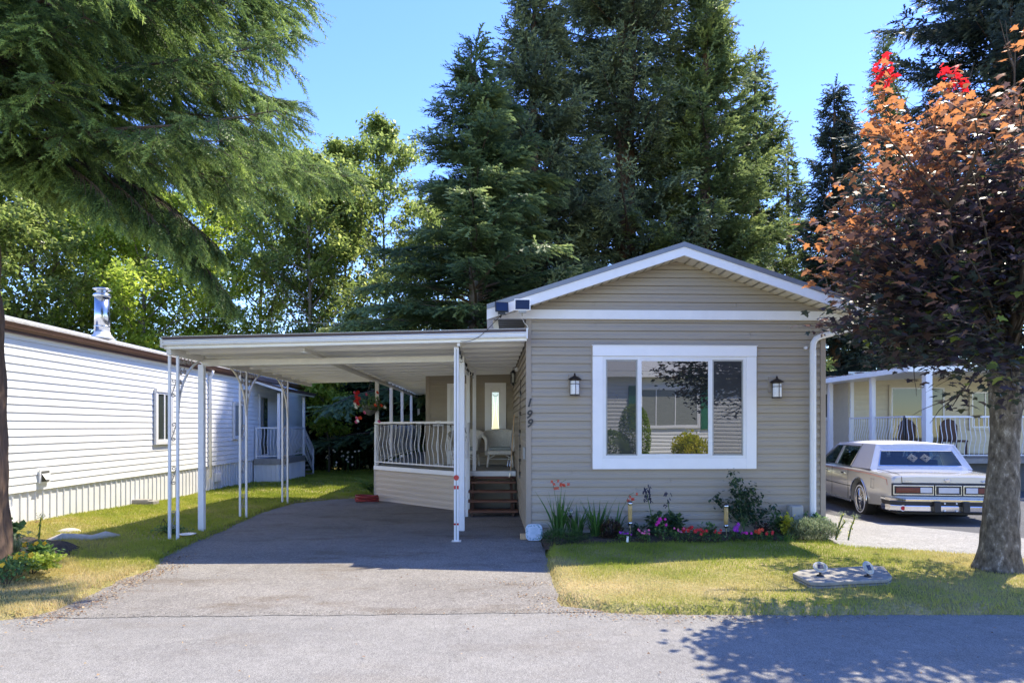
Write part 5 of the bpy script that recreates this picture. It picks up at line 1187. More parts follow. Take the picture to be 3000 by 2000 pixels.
    def strip4(pts, th, nm, mm, smooth=False):
        mm_ = MB().add(pts, [tuple(range(len(pts)))]); o = mm_.build(nm, mm, t); s_ = o.modifiers.new('thick', 'SOLIDIFY'); s_.thickness = th; s_.offset = 0; return o
    for s in (-1, 1):
        # broad vinyl sail panel
        strip4([P(s, -.80, zb - .01), P(s, yR0 - .01, zb + .0), P(s, yR1 - .03, zr + .005), P(s, -.88, zr + .005)], .03, 'rear_pillar', 'vinylroof')
        strip4([P(s, .16, zb), P(s, .05, zb), P(s, .03, zr), P(s, .10, zr)], .03, 'door_pillar', 'carpaint')
        strip4([P(s, 1.16, zb - .01), P(s, 1.08, zb), P(s, yF1 - .04, zr), P(s, yF1 + .04, zr)], .035, 'windscreen_pillar', 'carpaint')
        strip4([P(s, yF1 + .02, zr + .0), P(s, -.9, zr), P(s, -.9, zr - .045), P(s, yF1 + .06, zr - .045)], .035, 'roof_rail', 'vinylroof')
        strip4([P(s, -.74, zb), P(s, -.80, zb), P(s, -.88, zr), P(s, -.83, zr)], .036, 'quarter_trim', 'carpaint')
        strip4([P(s, -.70, zb + .02), P(s, .06, zb + .02), P(s, .04, zr - .05), P(s, -.80, zr - .05)], .006, 'side_window', 'carglass')
        strip4([P(s, .15, zb + .02), P(s, 1.02, zb + .02), P(s, yF1 + .02, zr - .05), P(s, .10, zr - .05)], .006, 'side_window', 'carglass')
        q = MB()
        for (a_, b_) in (((s * wb + s * .012, -.80, zb + .008), (s * wb + s * .012, 1.1, zb + .008)), (P(s * 1.02, -.74, zb + .01), P(s * 1.02, -.83, zr - .045)), (P(s * 1.02, -.83, zr - .045), P(s * 1.02, yF1 + .04, zr - .045)), (P(s * 1.02, yF1 + .04, zr - .045), P(s * 1.02, 1.08, zb + .01))): q.tube([a_, b_], .009, 6)
        q.build('window_trim', 'chrome', t)
        # pin stripe, body crease, handles, rocker and rub strip
        st_ = []
        for (y, z) in ((-2.50, .70), (-2.47, .79), (-2.3, .815), (-1.7, .842), (-1.0, .85), (0, .85), (1.2, .84), (2.3, .80)):
            w_ = np.interp(y, [x[0] for x in S], [x[1] for x in S]) - .002; st_.append((s * w_, y, z))
        MB().tube(st_, .0055, 5).build('pinstripe', 'pinstripe', t)
        MB().tube([(s * .922, -.92, .545), (s * .93, .3, .545), (s * .918, 1.16, .545)], .008, 6).build('side_moulding', 'chrome', t)
        MB().box(*sorted((s * .885, s * .915)), -.90, 1.15, .235, .285).build('rocker_trim', 'steel', t, bevel=.005)
        for y in (-.62, .28): MB().box(*sorted((s * .922, s * .945)), y, y + .16, .765, .79).build('door_handle', 'chrome', t, bevel=.006)
        q = MB()
        for y in (-.78, .12): q.bar((s * .9245, y, .28), (s * .921, y, .87), .006, .006)
        q.bar((s * .9245, 1.02, .28), (s * .918, 1.02, .87), .006, .006); q.build('door_gap', 'rubber', t)
        q = MB(); q.tube([(s * .9195, -1.86, .60), (s * .9185, -1.86, .76), (s * .918, -2.0, .76), (s * .9185, -2.0, .60), (s * .9195, -1.86, .60)], .004, 4); q.build('fuel_flap' if s < 0 else 'panel_gap', 'steel', t)
    # tail panel filler between roof and deck: frame of the back window
    g1, g2_ = .17, .76; sl_ = lambda f: (yR0 - .02 + (yR1 + .01 - yR0) * f, zb - .015 + (zr + .025 - zb) * f)
    gb = [(-.70, *sl_(g1)), (.70, *sl_(g1)), (.60, *sl_(g2_)), (-.60, *sl_(g2_))]
    fr = [(-.845, yR0 - .02, zb - .015), (.845, yR0 - .02, zb - .015), (.665, yR1 - .01, zr + .01), (-.665, yR1 - .01, zr + .01)]
    o = MB().add(fr + gb, [(0, 1, 5, 4), (1, 2, 6, 5), (2, 3, 7, 6), (3, 0, 4, 7)]).build('back_window_surround', 'vinylroof', t, smooth=False); s_ = o.modifiers.new('thick', 'SOLIDIFY'); s_.thickness = .03; s_.offset = -1
    MB().tube([gb[0], gb[1], gb[2], gb[3], gb[0]], .012, 6).build('window_trim', 'chrome', t)
    bwin = MB().add(gb, [(0, 1, 2, 3)]).build('rear_window', 'carglass', t)
    d1 = MB(); 
    for cx_, in ((-.10,), (.12,)):
        for r_ in (.085, .06, .035):
            pp = []
            for k in range(5):
                b = k * PI / 2; pp.append((cx_ + r_ * math.cos(b), -1.585 + .5 * r_ * math.sin(b), 1.12 + .8 * r_ * math.sin(b)))
            d1.tube(pp, .0035, 4)
    d1.build('diamond_sticker', 'grey_plastic', bwin)
    MB().add([(-.83, yF0 + .05, zb - .01), (.83, yF0 + .05, zb - .01), (.62, yF1 + .02, zr - .02), (-.62, yF1 + .02, zr - .02)], [(0, 1, 2, 3)]).build('windscreen', 'carglass', t)
    MB().box(-.70, .70, -1.60, -1.15, .80, .93).build('parcel_shelf', 'interior', t)
    for yy in (-.95, .15):
        for x_ in (-.38, .38): MB().box(x_ - .26, x_ + .26, yy, yy + .14, .5, 1.06).box(x_ - .12, x_ + .12, yy + .02, yy + .10, 1.06, 1.20).build('seat', 'interior', t, bevel=.03)
    MB().lathe([(.18, 0), (.19, .01), (.18, .02), (.165, .01)], (-.38, .62, .96), 20, 'y').build('steering_wheel', 'rubber', t)
    MB().box(-.80, .80, -1.6, 1.0, .45, .50).box(-.8, .8, .85, 1.1, .7, .93).build('cabin_floor', 'interior', t)
    # deck lid crease and gaps
    q = MB()
    for s in (-1, 1): q.tube([(s * .70, -2.612, .66), (s * .71, -2.602, .845), (s * .73, -2.50, .893), (s * .76, -1.74, .925)], .005, 4)
    q.tube([(-.705, -2.608, .745), (.705, -2.608, .745)], .004, 4); q.build('boot_gap', 'rubber', t)
    # rear face: dark trimmed lamp band, plate recess
    z0, z1 = .545, .715
    pan_ = MB().box(-.865, .865, -2.625, -2.58, z0 - .02, z1 + .025).build('tail_panel', 'rubber', t, bevel=.006)
    for s in (-1, 1):
        x0, x1 = (.225, .855)
        a0, a1 = (x0, x1) if s > 0 else (-x1, -x0)
        tl = MB().box(a0, a1, -2.640, -2.626, z0, z1).build('tail_light', 'steel', t, bevel=.004)
        MB().box(a0 + .018, a1 - .018, -2.646, -2.6405, z0 + .022, z1 - .022).build('lamp_bezel', 'rubber', tl)
        r0, r1 = (x0 + .22, x1 - .035); r0, r1 = (r0, r1) if s > 0 else (-r1, -r0)
        MB().box(r0, r1, -2.658, -2.647, z0 + .04, z1 - .04).build('red_lens', 'tail', tl, bevel=.004)
        r0, r1 = (x0 + .035, x0 + .215); r0, r1 = (r0, r1) if s > 0 else (-r1, -r0)
        MB().box(r0, r1, -2.657, -2.647, z0 + .04, z1 - .04).build('reverse_lens', 'reverse', tl, bevel=.004)
    pl = MB().box(-.205, .205, -2.640, -2.626, z0, z1).build('plate_frame', 'steel', t, bevel=.004)
    MB().box(-.19, .19, -2.645, -2.6405, z0 + .015, z1 - .015).build('plate_recess', 'rubber', pl)
    MB().box(-.155, .155, -2.652, -2.6455, z0 + .04, z1 - .04).build('reflector_panel', 'reverse', pl)
    # bumper
    bm_ = MB().prism([(-.90, -2.60), (-.93, -2.50), (-.93, -2.30), (-.90, -2.30), (-.88, -2.55), (.88, -2.55), (.90, -2.30), (.93, -2.30), (.93, -2.50), (.90, -2.60), (.70, -2.73), (-.70, -2.73)], .44, .50, 'xy').build('bumper', 'chrome', t, bevel=.018)
    MB().prism([(-.90, -2.58), (-.92, -2.50), (-.92, -2.32), (.92, -2.32), (.92, -2.50), (.90, -2.58), (.70, -2.70), (-.70, -2.70)], .385, .4395, 'xy').build('rub_strip', 'rubber', bm_, bevel=.006)
    MB().prism([(-.89, -2.57), (-.92, -2.48), (-.92, -2.30), (.92, -2.30), (.92, -2.48), (.89, -2.57), (.68, -2.69), (-.68, -2.69)], .27, .384, 'xy').build('bumper_lower', 'chrome', bm_, bevel=.02)
    for s in (-1, 1): MB().box(s * .22 - .055, s * .22 + .055, -2.765, -2.68, .265, .46).build('bumper_guard', 'rubber', bm_, bevel=.02)
    q = MB()
    for x_ in (-.09, .09):
        for z in (.30, .42): q.lathe([(.014, 0), (.014, -.008), (.004, -.012)], (x_, -2.705, z), 10, 'y')
    q.build('bolts', 'fresh_white', bm_)
    # round sticker, boot badge and script
    MB().lathe([(.05, 0), (.05, -.004), (.001, -.005)], (-.72, -2.672, .33), 20, 'y').build('sticker', 'fresh_white', bm_)
    MB().lathe([(.035, 0), (.035, -.003), (.001, -.004)], (-.72, -2.678, .33), 20, 'y').build('sticker_centre', 'flame_red', bm_)
    MB().prism([(-.045, .815), (-.055, .79), (-.03, .78), (-.025, .765), (.03, .765), (.03, .785), (.055, .80), (.03, .805), (.01, .82), (-.02, .805)], -2.622, -2.607, 'xz').build('badge', 'chrome', t, bevel=.003)
    q = MB(); q.tube([(.50 + .014 * k, -2.615, .785 + .014 * math.sin(k * 1.9)) for k in range(16)], .004, 4); q.tube([(.50, -2.615, .77), (.71, -2.615, .79)], .003, 4); q.build('script', 'chrome', t)
    MB().box(-.66, -.55, -2.620, -2.608, .775, .788).build('script', 'chrome', t)
    MB().tube([(-.95, 1.0, .93), (-1.0, .98, .95)], .05, 8).build('door_mirror', 'rubber', t)
    MB().box(-.70, .70, -2.4, 2.3, .20, .26).box(-.5, .5, -1.4, -1.2, .16, .34).build('underbody', 'rubber', t)
sedan()
# ================================================================ FOLIAGE HELPERS
def rot_from(d, up_hint=None, rg=None):
    "rows: orthonormal frames with local x along d"
    d = d / (np.linalg.norm(d, axis=1, keepdims=True) + 1e-9)
    h = np.tile(np.array([0, 0, 1.0]), (len(d), 1)) if up_hint is None else up_hint
    s = np.cross(d, h); ln = np.linalg.norm(s, axis=1, keepdims=True); s = np.where(ln < 1e-3, np.array([1.0, 0, 0]), s / (ln + 1e-9)); u = np.cross(s, d)
    return d, s, u
def scatter(tv, tf, pos, d, s, u, sc):
    "copy a template (verts tv, faces tf) to every frame"
    n = len(pos); k = len(tv)
    V = pos[:, None, :] + sc[:, None, None] * (tv[None, :, 0:1] * d[:, None, :] + tv[None, :, 1:2] * s[:, None, :] + tv[None, :, 2:3] * u[:, None, :])
    F = (np.arange(n) * k)[:, None, None] + tf[None]
    return V.reshape(-1, 3), F.reshape(-1, tf.shape[1])
def twig_template(n_need, L, nl, nw, rg, flat=0.6):
    "a needle twig of length 1 along x: needles are thin triangles"
    V = []; F = []
    for i in range(n_need):
        x = (i + .5) / n_need; a = rg.uniform(0, 2 * PI); cy, cz = math.cos(a), math.sin(a) * flat
        l = nl * (1 - .35 * x) * rg.uniform(.8, 1.15); f = rg.uniform(.5, .9)
        tip = (x + l * f, cy * l * .85, cz * l * .85); px, py = -cz, cy
        b = len(V); V += [(x - nw / 2, px * nw * .2, py * nw * .2), (x + nw / 2, -px * nw * .2, -py * nw * .2), tip]; F.append((b, b + 1, b + 2))
    return np.array(V), np.array(F)
def crook(p0, d0, L, n, sag, rg, jit=.06, lift=0.0):
    "a branch path: starts along d0, bends by sag (down) and lifts at the tip"
    P = [np.array(p0, float)]; d = np.array(d0, float)
    for i in range(n):
        t = (i + 1) / n; d = d + np.array([rg.normal(0, jit), rg.normal(0, jit), rg.normal(0, jit * .6) - sag / n + (lift / n) * (t * 2 - .6)]); d /= np.linalg.norm(d)
        P.append(P[-1] + d * L / n)
    return np.array(P)
def tube_np(paths, n=5):
    "many tapered tubes in one mesh: list of (points, radii)"
    V = []; F = []; off = 0
    for P, r in paths:
        m = MB(); m.tube([tuple(p) for p in P], list(r), n, caps=False); V += m.v; F += [tuple(i + off for i in f) for f in m.f]; off += len(m.v)
    return np.array(V), np.array(F)
def conifer(name, label, loc, Ht, Rad, seed, mats, zmin=0.06, group=None, sag=.5, lift=.5, dens=1.0, top=1.0, twigL=.34, nneed=11, flat=.6, bare=.10, power=.72, trunkR=None, clip=None, hang=.5, azr=None, upt=.15, bark='bark'):
    rg = np.random.default_rng(seed); root = thing(name, label, 'tree', loc, 0, group)
    tr = trunkR or Ht * .016
    zz = np.linspace(-.6, Ht, 14); wv = np.c_[np.cumsum(rg.normal(0, .02, 14)), np.cumsum(rg.normal(0, .02, 14)), zz]
    V, F = tube_np([(wv, tr * (1 - np.clip(zz / Ht, 0, 1)) ** .8 + .02)], 9); np_obj('trunk', V, F, bark, root, smooth=True)
    nb = int(Ht * 15 * dens); pos = []; dr = []; sc = []; tn = []; br = []
    for i in range(nb):
        f = (i + rg.uniform(0, 1)) / nb; z = Ht * (zmin + (1 - zmin) * f ** top); h = z / Ht
        L = Rad * max(.03, (1 - h)) ** power * (rg.uniform(.5, 1.0) if rg.uniform() < .75 else rg.uniform(1.0, 1.3)) * (1 - .25 * np.exp(-((h - zmin) / .06) ** 2)); az = rg.uniform(0, 2 * PI)
        if azr and not (azr[0] < az < azr[1]): continue
        d0 = np.array([math.cos(az), math.sin(az), upt + .5 * h * rg.uniform(.4, 1.3)]); P = crook((0, 0, z), d0, L, 7, sag * (1 - .5 * h), rg, .05, lift)
        br.append((P, np.linspace(.035 * L / 3 + .01, .006, 8)))
        nt = max(5, int(L * 30 * (dens ** .2))); t = rg.uniform(bare, 1, nt) ** .8; idx = t * 7; k = np.minimum(idx.astype(int), 6); fr = (idx - k)[:, None]
        p = P[k] * (1 - fr) + P[k + 1] * fr; tang = P[k + 1] - P[k]; tang /= np.linalg.norm(tang, axis=1, keepdims=True)
        side = np.cross(tang, [0, 0, 1.0]); side /= np.linalg.norm(side, axis=1, keepdims=True) + 1e-9; sg = rg.choice([-1, 1], nt)[:, None]
        w = (.30 + .13 * L) * (1 - t * .55)[:, None] * rg.uniform(.0, 1, (nt, 1))
        p = p + side * sg * w * .8 - np.array([0, 0, 1.0]) * (w * hang * .6) - np.array([0, 0, 1.0]) * rg.uniform(0, .12, (nt, 1)) * hang
        dd = tang * .75 + side * sg * rg.uniform(.2, .8, (nt, 1)) + np.array([0, 0, -1.0]) * rg.uniform(.0, 1.3, (nt, 1)) * hang + rg.normal(0, .15, (nt, 3))
        pos.append(p); dr.append(dd); sc.append(twigL * rg.uniform(.55, 1.35, nt)); tn.append(np.clip(.12 + rg.normal(0, .13) + .75 * t ** 1.5 * rg.uniform(.3, 1.2, nt), 0, 1))  # some boughs tinted lighter as if sunlit, and twigs lighter toward the tip
    # leader
    k = 14; pos.append(np.c_[rg.normal(0, .03, k), rg.normal(0, .03, k), Ht - rg.uniform(0, .9, k)]); dr.append(np.c_[rg.normal(0, .4, k), rg.normal(0, .4, k), np.full(k, .8)]); sc.append(np.full(k, twigL * .7)); tn.append(np.full(k, .6))
    pos = np.concatenate(pos); dr = np.concatenate(dr); sc = np.concatenate(sc); tn = np.concatenate(tn)
    if clip is not None:
        kk = clip(pos + np.array(loc)); pos, dr, sc, tn = pos[kk], dr[kk], sc[kk], tn[kk]
    d, s, u = rot_from(dr); tv, tf = twig_template(nneed, 1, .32, .24, rg, flat); Vv, Ff = scatter(tv, tf, pos, d, s, u, sc)
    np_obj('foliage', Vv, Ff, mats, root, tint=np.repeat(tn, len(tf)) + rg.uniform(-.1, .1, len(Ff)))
    V, F = tube_np(br, 4); np_obj('branches', V, F, 'twig', root)
    return root
def leafy(name, label, loc, Ht, Rad, seed, m, cat='tree', z0=.3, n=30000, leaf=.09, limbs=26, group=None, bark='bark_grey', clump=.55, trunkR=.12, tintb=.5, rise=.9, lean=(0, 0)):
    rg = np.random.default_rng(seed); root = thing(name, label, cat, loc, 0, group)
    tp = np.array([[lean[0] * t * Ht + .12 * math.sin(t * 5 + seed), lean[1] * t * Ht + .12 * math.cos(t * 4 + seed), -.4 + t * (Ht * .93 + .4)] for t in np.linspace(0, 1, 10)])
    paths = [(tp, trunkR * (1 - .88 * np.linspace(0, 1, 10)))]; tips = []; 
    for i in range(limbs):
        h = z0 + (1 - z0) * (i + rg.uniform(0, .8)) / limbs; k = min(int(h * 9), 8); p0 = tp[k] + (tp[k + 1] - tp[k]) * (h * 9 - k); az = i * 2.4 + rg.uniform(-.4, .4)
        prof = math.sin(PI * min(1, (h - z0) / (1 - z0) * .78 + .2)) ** .7; L = Rad * prof * rg.uniform(.7, 1.15)
        P = crook(p0, (math.cos(az), math.sin(az), rise * rg.uniform(.5, 1.3)), L * 1.15, 6, -.15, rg, .12); paths.append((P, np.linspace(trunkR * .32, .012, 7)))
        tips.append(P[2:])
        for q in range(3):
            k = rg.integers(2, 6); b = rg.uniform(0, 2 * PI); P2 = crook(P[k], (math.cos(b), math.sin(b), rg.uniform(.1, 1)), L * .45, 4, 0, rg, .15); paths.append((P2, np.linspace(trunkR * .14, .008, 5))); tips.append(P2[1:])
    tips = np.concatenate(tips + [tp[-2:]]); c = tips[rg.integers(0, len(tips), n)]; bias = rg.uniform(-.2, .2, len(tips))
    g_ = rg.normal(0, 1, (n, 3)); g_ /= np.linalg.norm(g_, axis=1, keepdims=True) + 1e-9
    sel = rg.integers(0, len(tips), n); c = tips[sel]; p = c + g_ * (clump * rg.uniform(0, 1, (n, 1)) ** .6) * np.array([1, 1, .75])
    d, s, u = rot_from(rg.normal(0, 1, (n, 3)) + np.array([0, 0, -.3])); tv = np.array([(-.5, 0, 0), (0, .30, .04), (.5, 0, 0), (0, -.30, .04)]); tf = np.array([(0, 1, 2, 3)])
    V, F = scatter(tv, tf, p, d, s, u, leaf * rg.uniform(.6, 1.3, n)); np_obj('foliage', V, F, m, root, tint=np.clip(tintb + bias[sel] + rg.normal(0, .22, n), 0, 1))
    V, F = tube_np(paths, 6); np_obj('trunk', V, F, bark, root, smooth=True); return root
def shrub(name, label, loc, rx, ry, h, seed, m, n, leaf, cat='shrub', group=None, shell=.35, z0=0.0, elong=.35, tintb=.5, lump=.14, up=0.0):
    "clumpy shrub: leaves spread through an uneven volume over a few stems"
    rg = np.random.default_rng(seed); root = thing(name, label, cat, loc, 0, group)
    g_ = rg.normal(0, 1, (n, 3)); g_ /= np.linalg.norm(g_, axis=1, keepdims=True); a = np.arctan2(g_[:, 1], g_[:, 0])
    k = 1 + lump * (np.sin(a * 3 + seed) + np.sin(g_[:, 2] * 5 + a * 2 + seed) + .7 * np.sin(a * 7 + g_[:, 2] * 9))
    r = (1 - shell * rg.uniform(0, 1, n) ** 1.4) * k
    p = np.c_[g_[:, 0] * r * rx, g_[:, 1] * r * ry, z0 + h * .5 + g_[:, 2] * r * h * .5]
    d, s, u = rot_from(g_ + rg.normal(0, .7, (n, 3)) + np.array([0, 0, up])); tv = np.array([(-.5, 0, 0), (0, elong, .06), (.5, 0, 0), (0, -elong, .06)])
    V, F = scatter(tv, np.array([(0, 1, 2, 3)]), p, d, s, u, leaf * rg.uniform(.6, 1.35, n)); V[:, 2] = np.maximum(V[:, 2], .0)
    np_obj('foliage', V, F, m, root, tint=np.clip(tintb + .25 * np.sin(a * 4 + g_[:, 2] * 6 + seed) + rg.normal(0, .2, n), 0, 1))
    st = MB()
    for i in range(6):
        b = i * 1.05; st.tube([(0.02 * math.cos(b), .02 * math.sin(b), -.03), (rx * .45 * math.cos(b), ry * .45 * math.sin(b), z0 + h * .5)], [max(.006, h * .012), .003], 5)
    st.build('stems', 'twig', root); return root
def blades(name, label, loc, n, hgt, spread, wid, m, seed, cat='plant', group=None, bend=.5, rad=.06, tintb=.4, segs=6, stiff=.5):
    rg = np.random.default_rng(seed); root = thing(name, label, cat, loc, 0, group); V = []; F = []; T = []
    for i in range(n):
        az = rg.uniform(0, 2 * PI); h = hgt * rg.uniform(.55, 1.05); sp = spread * rg.uniform(.1, 1); r0 = rad * rg.uniform(0, 1); b = len(V); tv = np.clip(tintb + rg.normal(0, .2), 0, 1); wa = az + PI / 2 + rg.normal(0, .5); fold = rg.uniform(0, 1) < bend
        for k in range(segs + 1):
            t = k / segs; o = r0 + sp * t ** 1.7; z = h * (t if not fold else (t - .38 * t ** 3.2)); w = wid * (1 - t ** 2.2) * (.55 + .9 * t * (1 - t) * 2) / 2 + .0006
            x, y = o * math.cos(az), o * math.sin(az); V += [(x - w * math.cos(wa), y - w * math.sin(wa), z), (x + w * math.cos(wa), y + w * math.sin(wa), z + .002)]
            if k: q = b + 2 * k; F.append((q - 2, q - 1, q + 1, q)); T.append(tv)
    np_obj('leaves', np.array(V), np.array(F), m, root, tint=np.array(T)); return root
def petals(mb, c, r, nrm, n=5, rg=None, cup=.3):
    c = Vector(c); nn = Vector(nrm).normalized(); u = nn.orthogonal().normalized(); v = nn.cross(u)
    for i in range(n):
        a = 2 * PI * i / n; d = u * math.cos(a) + v * math.sin(a); e = u * math.cos(a + PI / 2) + v * math.sin(a + PI / 2)
        mb.add([c, c + d * r * .6 + e * r * .42 + nn * r * cup, c + d * r * 1.02 + nn * r * cup * .6, c + d * r * .6 - e * r * .42 + nn * r * cup], [(0, 1, 2, 3)])
def flower_plant(name, label, loc, r, h, nf, fr, fm, seed, lm='leaf_plant', cat='flower', group=None, nl=130, leaf=.035):
    t = shrub(name, label, loc, r, r * .8, h, seed, lm, nl, leaf, cat, group, shell=.7)
    rr = random.Random(seed)
    for i in range(nf):
        a = rr.uniform(0, 2 * PI); q = rr.uniform(.2, 1.0); m = MB(); p = (r * q * math.cos(a), r * .8 * q * math.sin(a) - .02, h * rr.uniform(.7, 1.12)); petals(m, p, fr * .85 * rr.uniform(.7, 1.2), (rr.uniform(-.4, .4), -1, rr.uniform(.1, .8)), 5); petals(m, (p[0], p[1] - .004, p[2]), fr * .7, (rr.uniform(-.3, .3), -1, .4), 5)
        m.build('blossom', fm, t, fix=False)
    return t

# ================================================================ FLOWER BED PLANTS
BZ = .085
def bx(px, Y): return at(px, 1500, Y)[0]
for px, n, h, sd_, lab in ((1640, 34, .62, 1, 'tall sword leaved montbretia with orange sprays at the left end of the flower bed'), (1688, 34, .50, 2, 'sword leaved clump growing around the glass globe'), (1750, 38, .56, 3, 'dense sword leaved clump in the middle left of the bed'), (1800, 20, .48, 4, 'sword leaved montbretia leaning toward the first torch, with one orange spray')):
    t = blades('montbretia', lab, (bx(px, 8.85), 8.85, BZ), n, h, .30, .032, 'leaf_sword', sd_, group='sword leaved clumps along the tan wall', rad=.09)
    rr = random.Random(sd_)
    if sd_ in (1, 4):
        for k, dx_ in enumerate(((-.10, .02) if sd_ == 1 else (.20,))):
            hz = .80 if sd_ == 1 else .62
            MB().tube([(0, 0, 0), (dx_ * .5, -.02, hz * .6), (dx_, -.04, hz * .95), (dx_ + .06, -.05, hz)], .003, 5).build('flower_stem', 'stem', t)
            m = MB()
            for j in range(5): petals(m, (dx_ - .01 + .02 * j + rr.uniform(-.02, .02), -.06, hz * .93 + rr.uniform(-.07, .05)), .026, (rr.uniform(-1, 1), -1, rr.uniform(-.5, 1)), 4, cup=.9)
            m.build('flower_spray', 'orange', t, fix=False)
shrub('low_conifer_shrub', 'low feathery dark green shrub at the left edge of the bed beside the plaque', (bx(1650, 8.5), 8.52, BZ - .02), .33, .16, .20, 21, 'leaf_plant', 2600, .035, elong=.08, tintb=.15, up=.8)
shrub('bronze_plant', 'dark bronze leaved plant between the sword leaves and the first torch', (bx(1790, 8.7), 8.68, BZ), .16, .12, .26, 22, 'leaf_bronze', 420, .075, elong=.14, up=.5, cat='plant')
# two indigo topped perennials
def perennial(px, lab, seed, stems, n=260):
    t = shrub('perennial', lab, (bx(px, 8.85), 8.85, BZ), .15, .12, .36, seed, 'leaf_rose', n, .075, 'plant', 'dark topped perennials in the bed', shell=.9, elong=.42, tintb=.7)
    rr = random.Random(seed)
    for (dx_, hz, kk) in stems:
        MB().tube([(0, 0, .1), (dx_ * .5, 0, hz * .5), (dx_, -.01, hz)], .006, 6).build('flower_stem', 'leaf_rose' if False else 'stem', t)
        m = MB()
        for j in range(kk):
            a = rr.uniform(0, 2 * PI); p = Vector((dx_ + rr.uniform(-.045, .055), rr.uniform(-.04, .03), hz + rr.uniform(-.10, .10))); m.bar(p, p + Vector((rr.uniform(-.03, .03), rr.uniform(-.02, .02), rr.uniform(-.05, .05))), .014, .009)
        m.build('seed_head', 'indigo', t)
perennial(1922, 'leafy perennial with a big drooping cluster of dark indigo seed heads', 31, ((-.13, .60, 46),))
perennial(1972, 'leafy perennial with one thin dark stem and small indigo tip', 32, ((-.08, .52, 12),))
# rose bush against the wall
def rose():
    t = thing('rose_bush', 'dark leaved rose bush trained against the tan wall behind the second torch', 'shrub', (bx(2180, 8.95), 8.97, BZ))
    rg = np.random.default_rng(5); paths = []; P_ = []
    for (dx_, z) in ((-.17, .86), (.0, .55), (.22, .52), (-.38, .50), (.42, .36), (.10, .66), (-.08, .70)):
        P = crook((0, 0, .12), (dx_ * 1.3, 0, .8), math.hypot(dx_, z - .12) * 1.05, 7, -.1, rg, .10); P[:, 0] += (np.linspace(0, 1, 8)) * (dx_ - P[-1, 0]); P[:, 2] += (np.linspace(0, 1, 8)) * (z - P[-1, 2]); paths.append((P, np.linspace(.009, .003, 8))); P_.append(P[2:])
    paths.append((np.array([(0, 0, -.05), (0.005, 0, .06), (0, 0, .14)]), [.012, .011, .01]))
    V, F = tube_np(paths, 6); np_obj('stems', V, F, 'stem', t)
    c = np.concatenate(P_); n = 950; c = c[rg.integers(0, len(c), n)] + rg.normal(0, 1, (n, 3)) * np.array([.055, .03, .042]); d, s, u = rot_from(rg.normal(0, 1, (n, 3)) + [0, -.5, -.2])
    tv = np.array([(-.5, 0, 0), (-.1, .32, .05), (.5, 0, 0), (-.1, -.32, .05)]); V, F = scatter(tv, np.array([(0, 1, 2, 3)]), c, d, s, u, .064 * rg.uniform(.6, 1.3, n)); V[:, 1] = np.minimum(V[:, 1], .20); np_obj('foliage', V, F, 'leaf_rose', t, tint=np.clip(rg.normal(.4, .25, n), 0, 1))
rose()
FL = [(1830, 8.5, .10, .13, 8, .020, 'purple', 'small lilac flowers by the white plant tag'), (1888, 8.5, .11, .14, 9, .022, 'pink', 'pale pink flowers between the plant tag and the magenta ones'), (1940, 8.58, .10, .26, 5, .030, 'magenta', 'tall magenta flowers below the indigo seed heads'), (1985, 8.52, .11, .16, 6, .020, 'pink', 'pink buds left of the big red flowers'), (2022, 8.5, .12, .19, 9, .032, 'flame_red', 'bright red flower cluster, the largest in the bed'), (2062, 8.5, .11, .15, 8, .030, 'flame_red', 'red flower cluster right of the largest red one'), (2100, 8.5, .09, .14, 5, .024, 'flame_red', 'red flowers just left of the second torch stake'), (2150, 8.58, .08, .19, 4, .042, 'purple', 'large violet flower right of the second torch'), (2180, 8.5, .09, .12, 5, .026, 'magenta', 'small magenta flowers below the rose bush'), (2222, 8.5, .08, .15, 4, .036, 'orange', 'vermilion flowers right of the rose stem'), (2252, 8.5, .08, .12, 4, .032, 'flame_red', 'vermilion red flowers left of the gold leaved shrub')]
for i, (px, Y, r_, h_, nf, fr_, fm, lab) in enumerate(FL): flower_plant('bedding_flower', lab, (bx(px, Y), Y, BZ), r_, h_, nf, fr_, fm, 60 + i, group='bedding flowers in front of the tan wall')
for i, (px, lab) in enumerate(((1865, 'small green seedling clump behind the first torch'), (2075, 'pale leafy clump behind the red flowers'), (2235, 'reddish stemmed clump left of the utility box'))):
    shrub('bedding_plant', lab, (bx(px, 8.85), 8.85, BZ), .14, .1, .20, 80 + i, ('leaf_rose', 'leaf_plant', 'leaf_bronze')[i], 160, .05, 'plant', shell=.8)
shrub('gold_shrub', 'gold and green leaved shrub at the foot of the utility box', (bx(2310, 8.75), 8.75, BZ), .12, .10, .33, 90, 'leaf_gold', 240, .055, shell=.8, tintb=.4)
shrub('green_shrub', 'dark green shrub behind the gold leaved one', (bx(2288, 8.95), 8.95, BZ), .20, .12, .32, 91, 'leaf_plant', 420, .05, shell=.8, tintb=.3)
shrub('lavender_bush', 'rounded silver green lavender mound at the right end of the bed', (bx(2388, 8.62), 8.66, BZ - .02), .34, .20, .30, 92, 'leaf_lav', 4200, .05, elong=.09, up=1.0, lump=.07)
blades('grass_tuft', 'bright grass tuft below the utility box', (bx(2300, 8.5), 8.48, .09), 60, .13, .12, .008, 'leaf_sword', 93, rad=.10)
shrub('green_shrub', 'leafy green shrub at the foot of the downpipe', (bx(2385, 9.0), 9.02, BZ), .22, .10, .30, 94, 'leaf_plant', 500, .05, shell=.8)
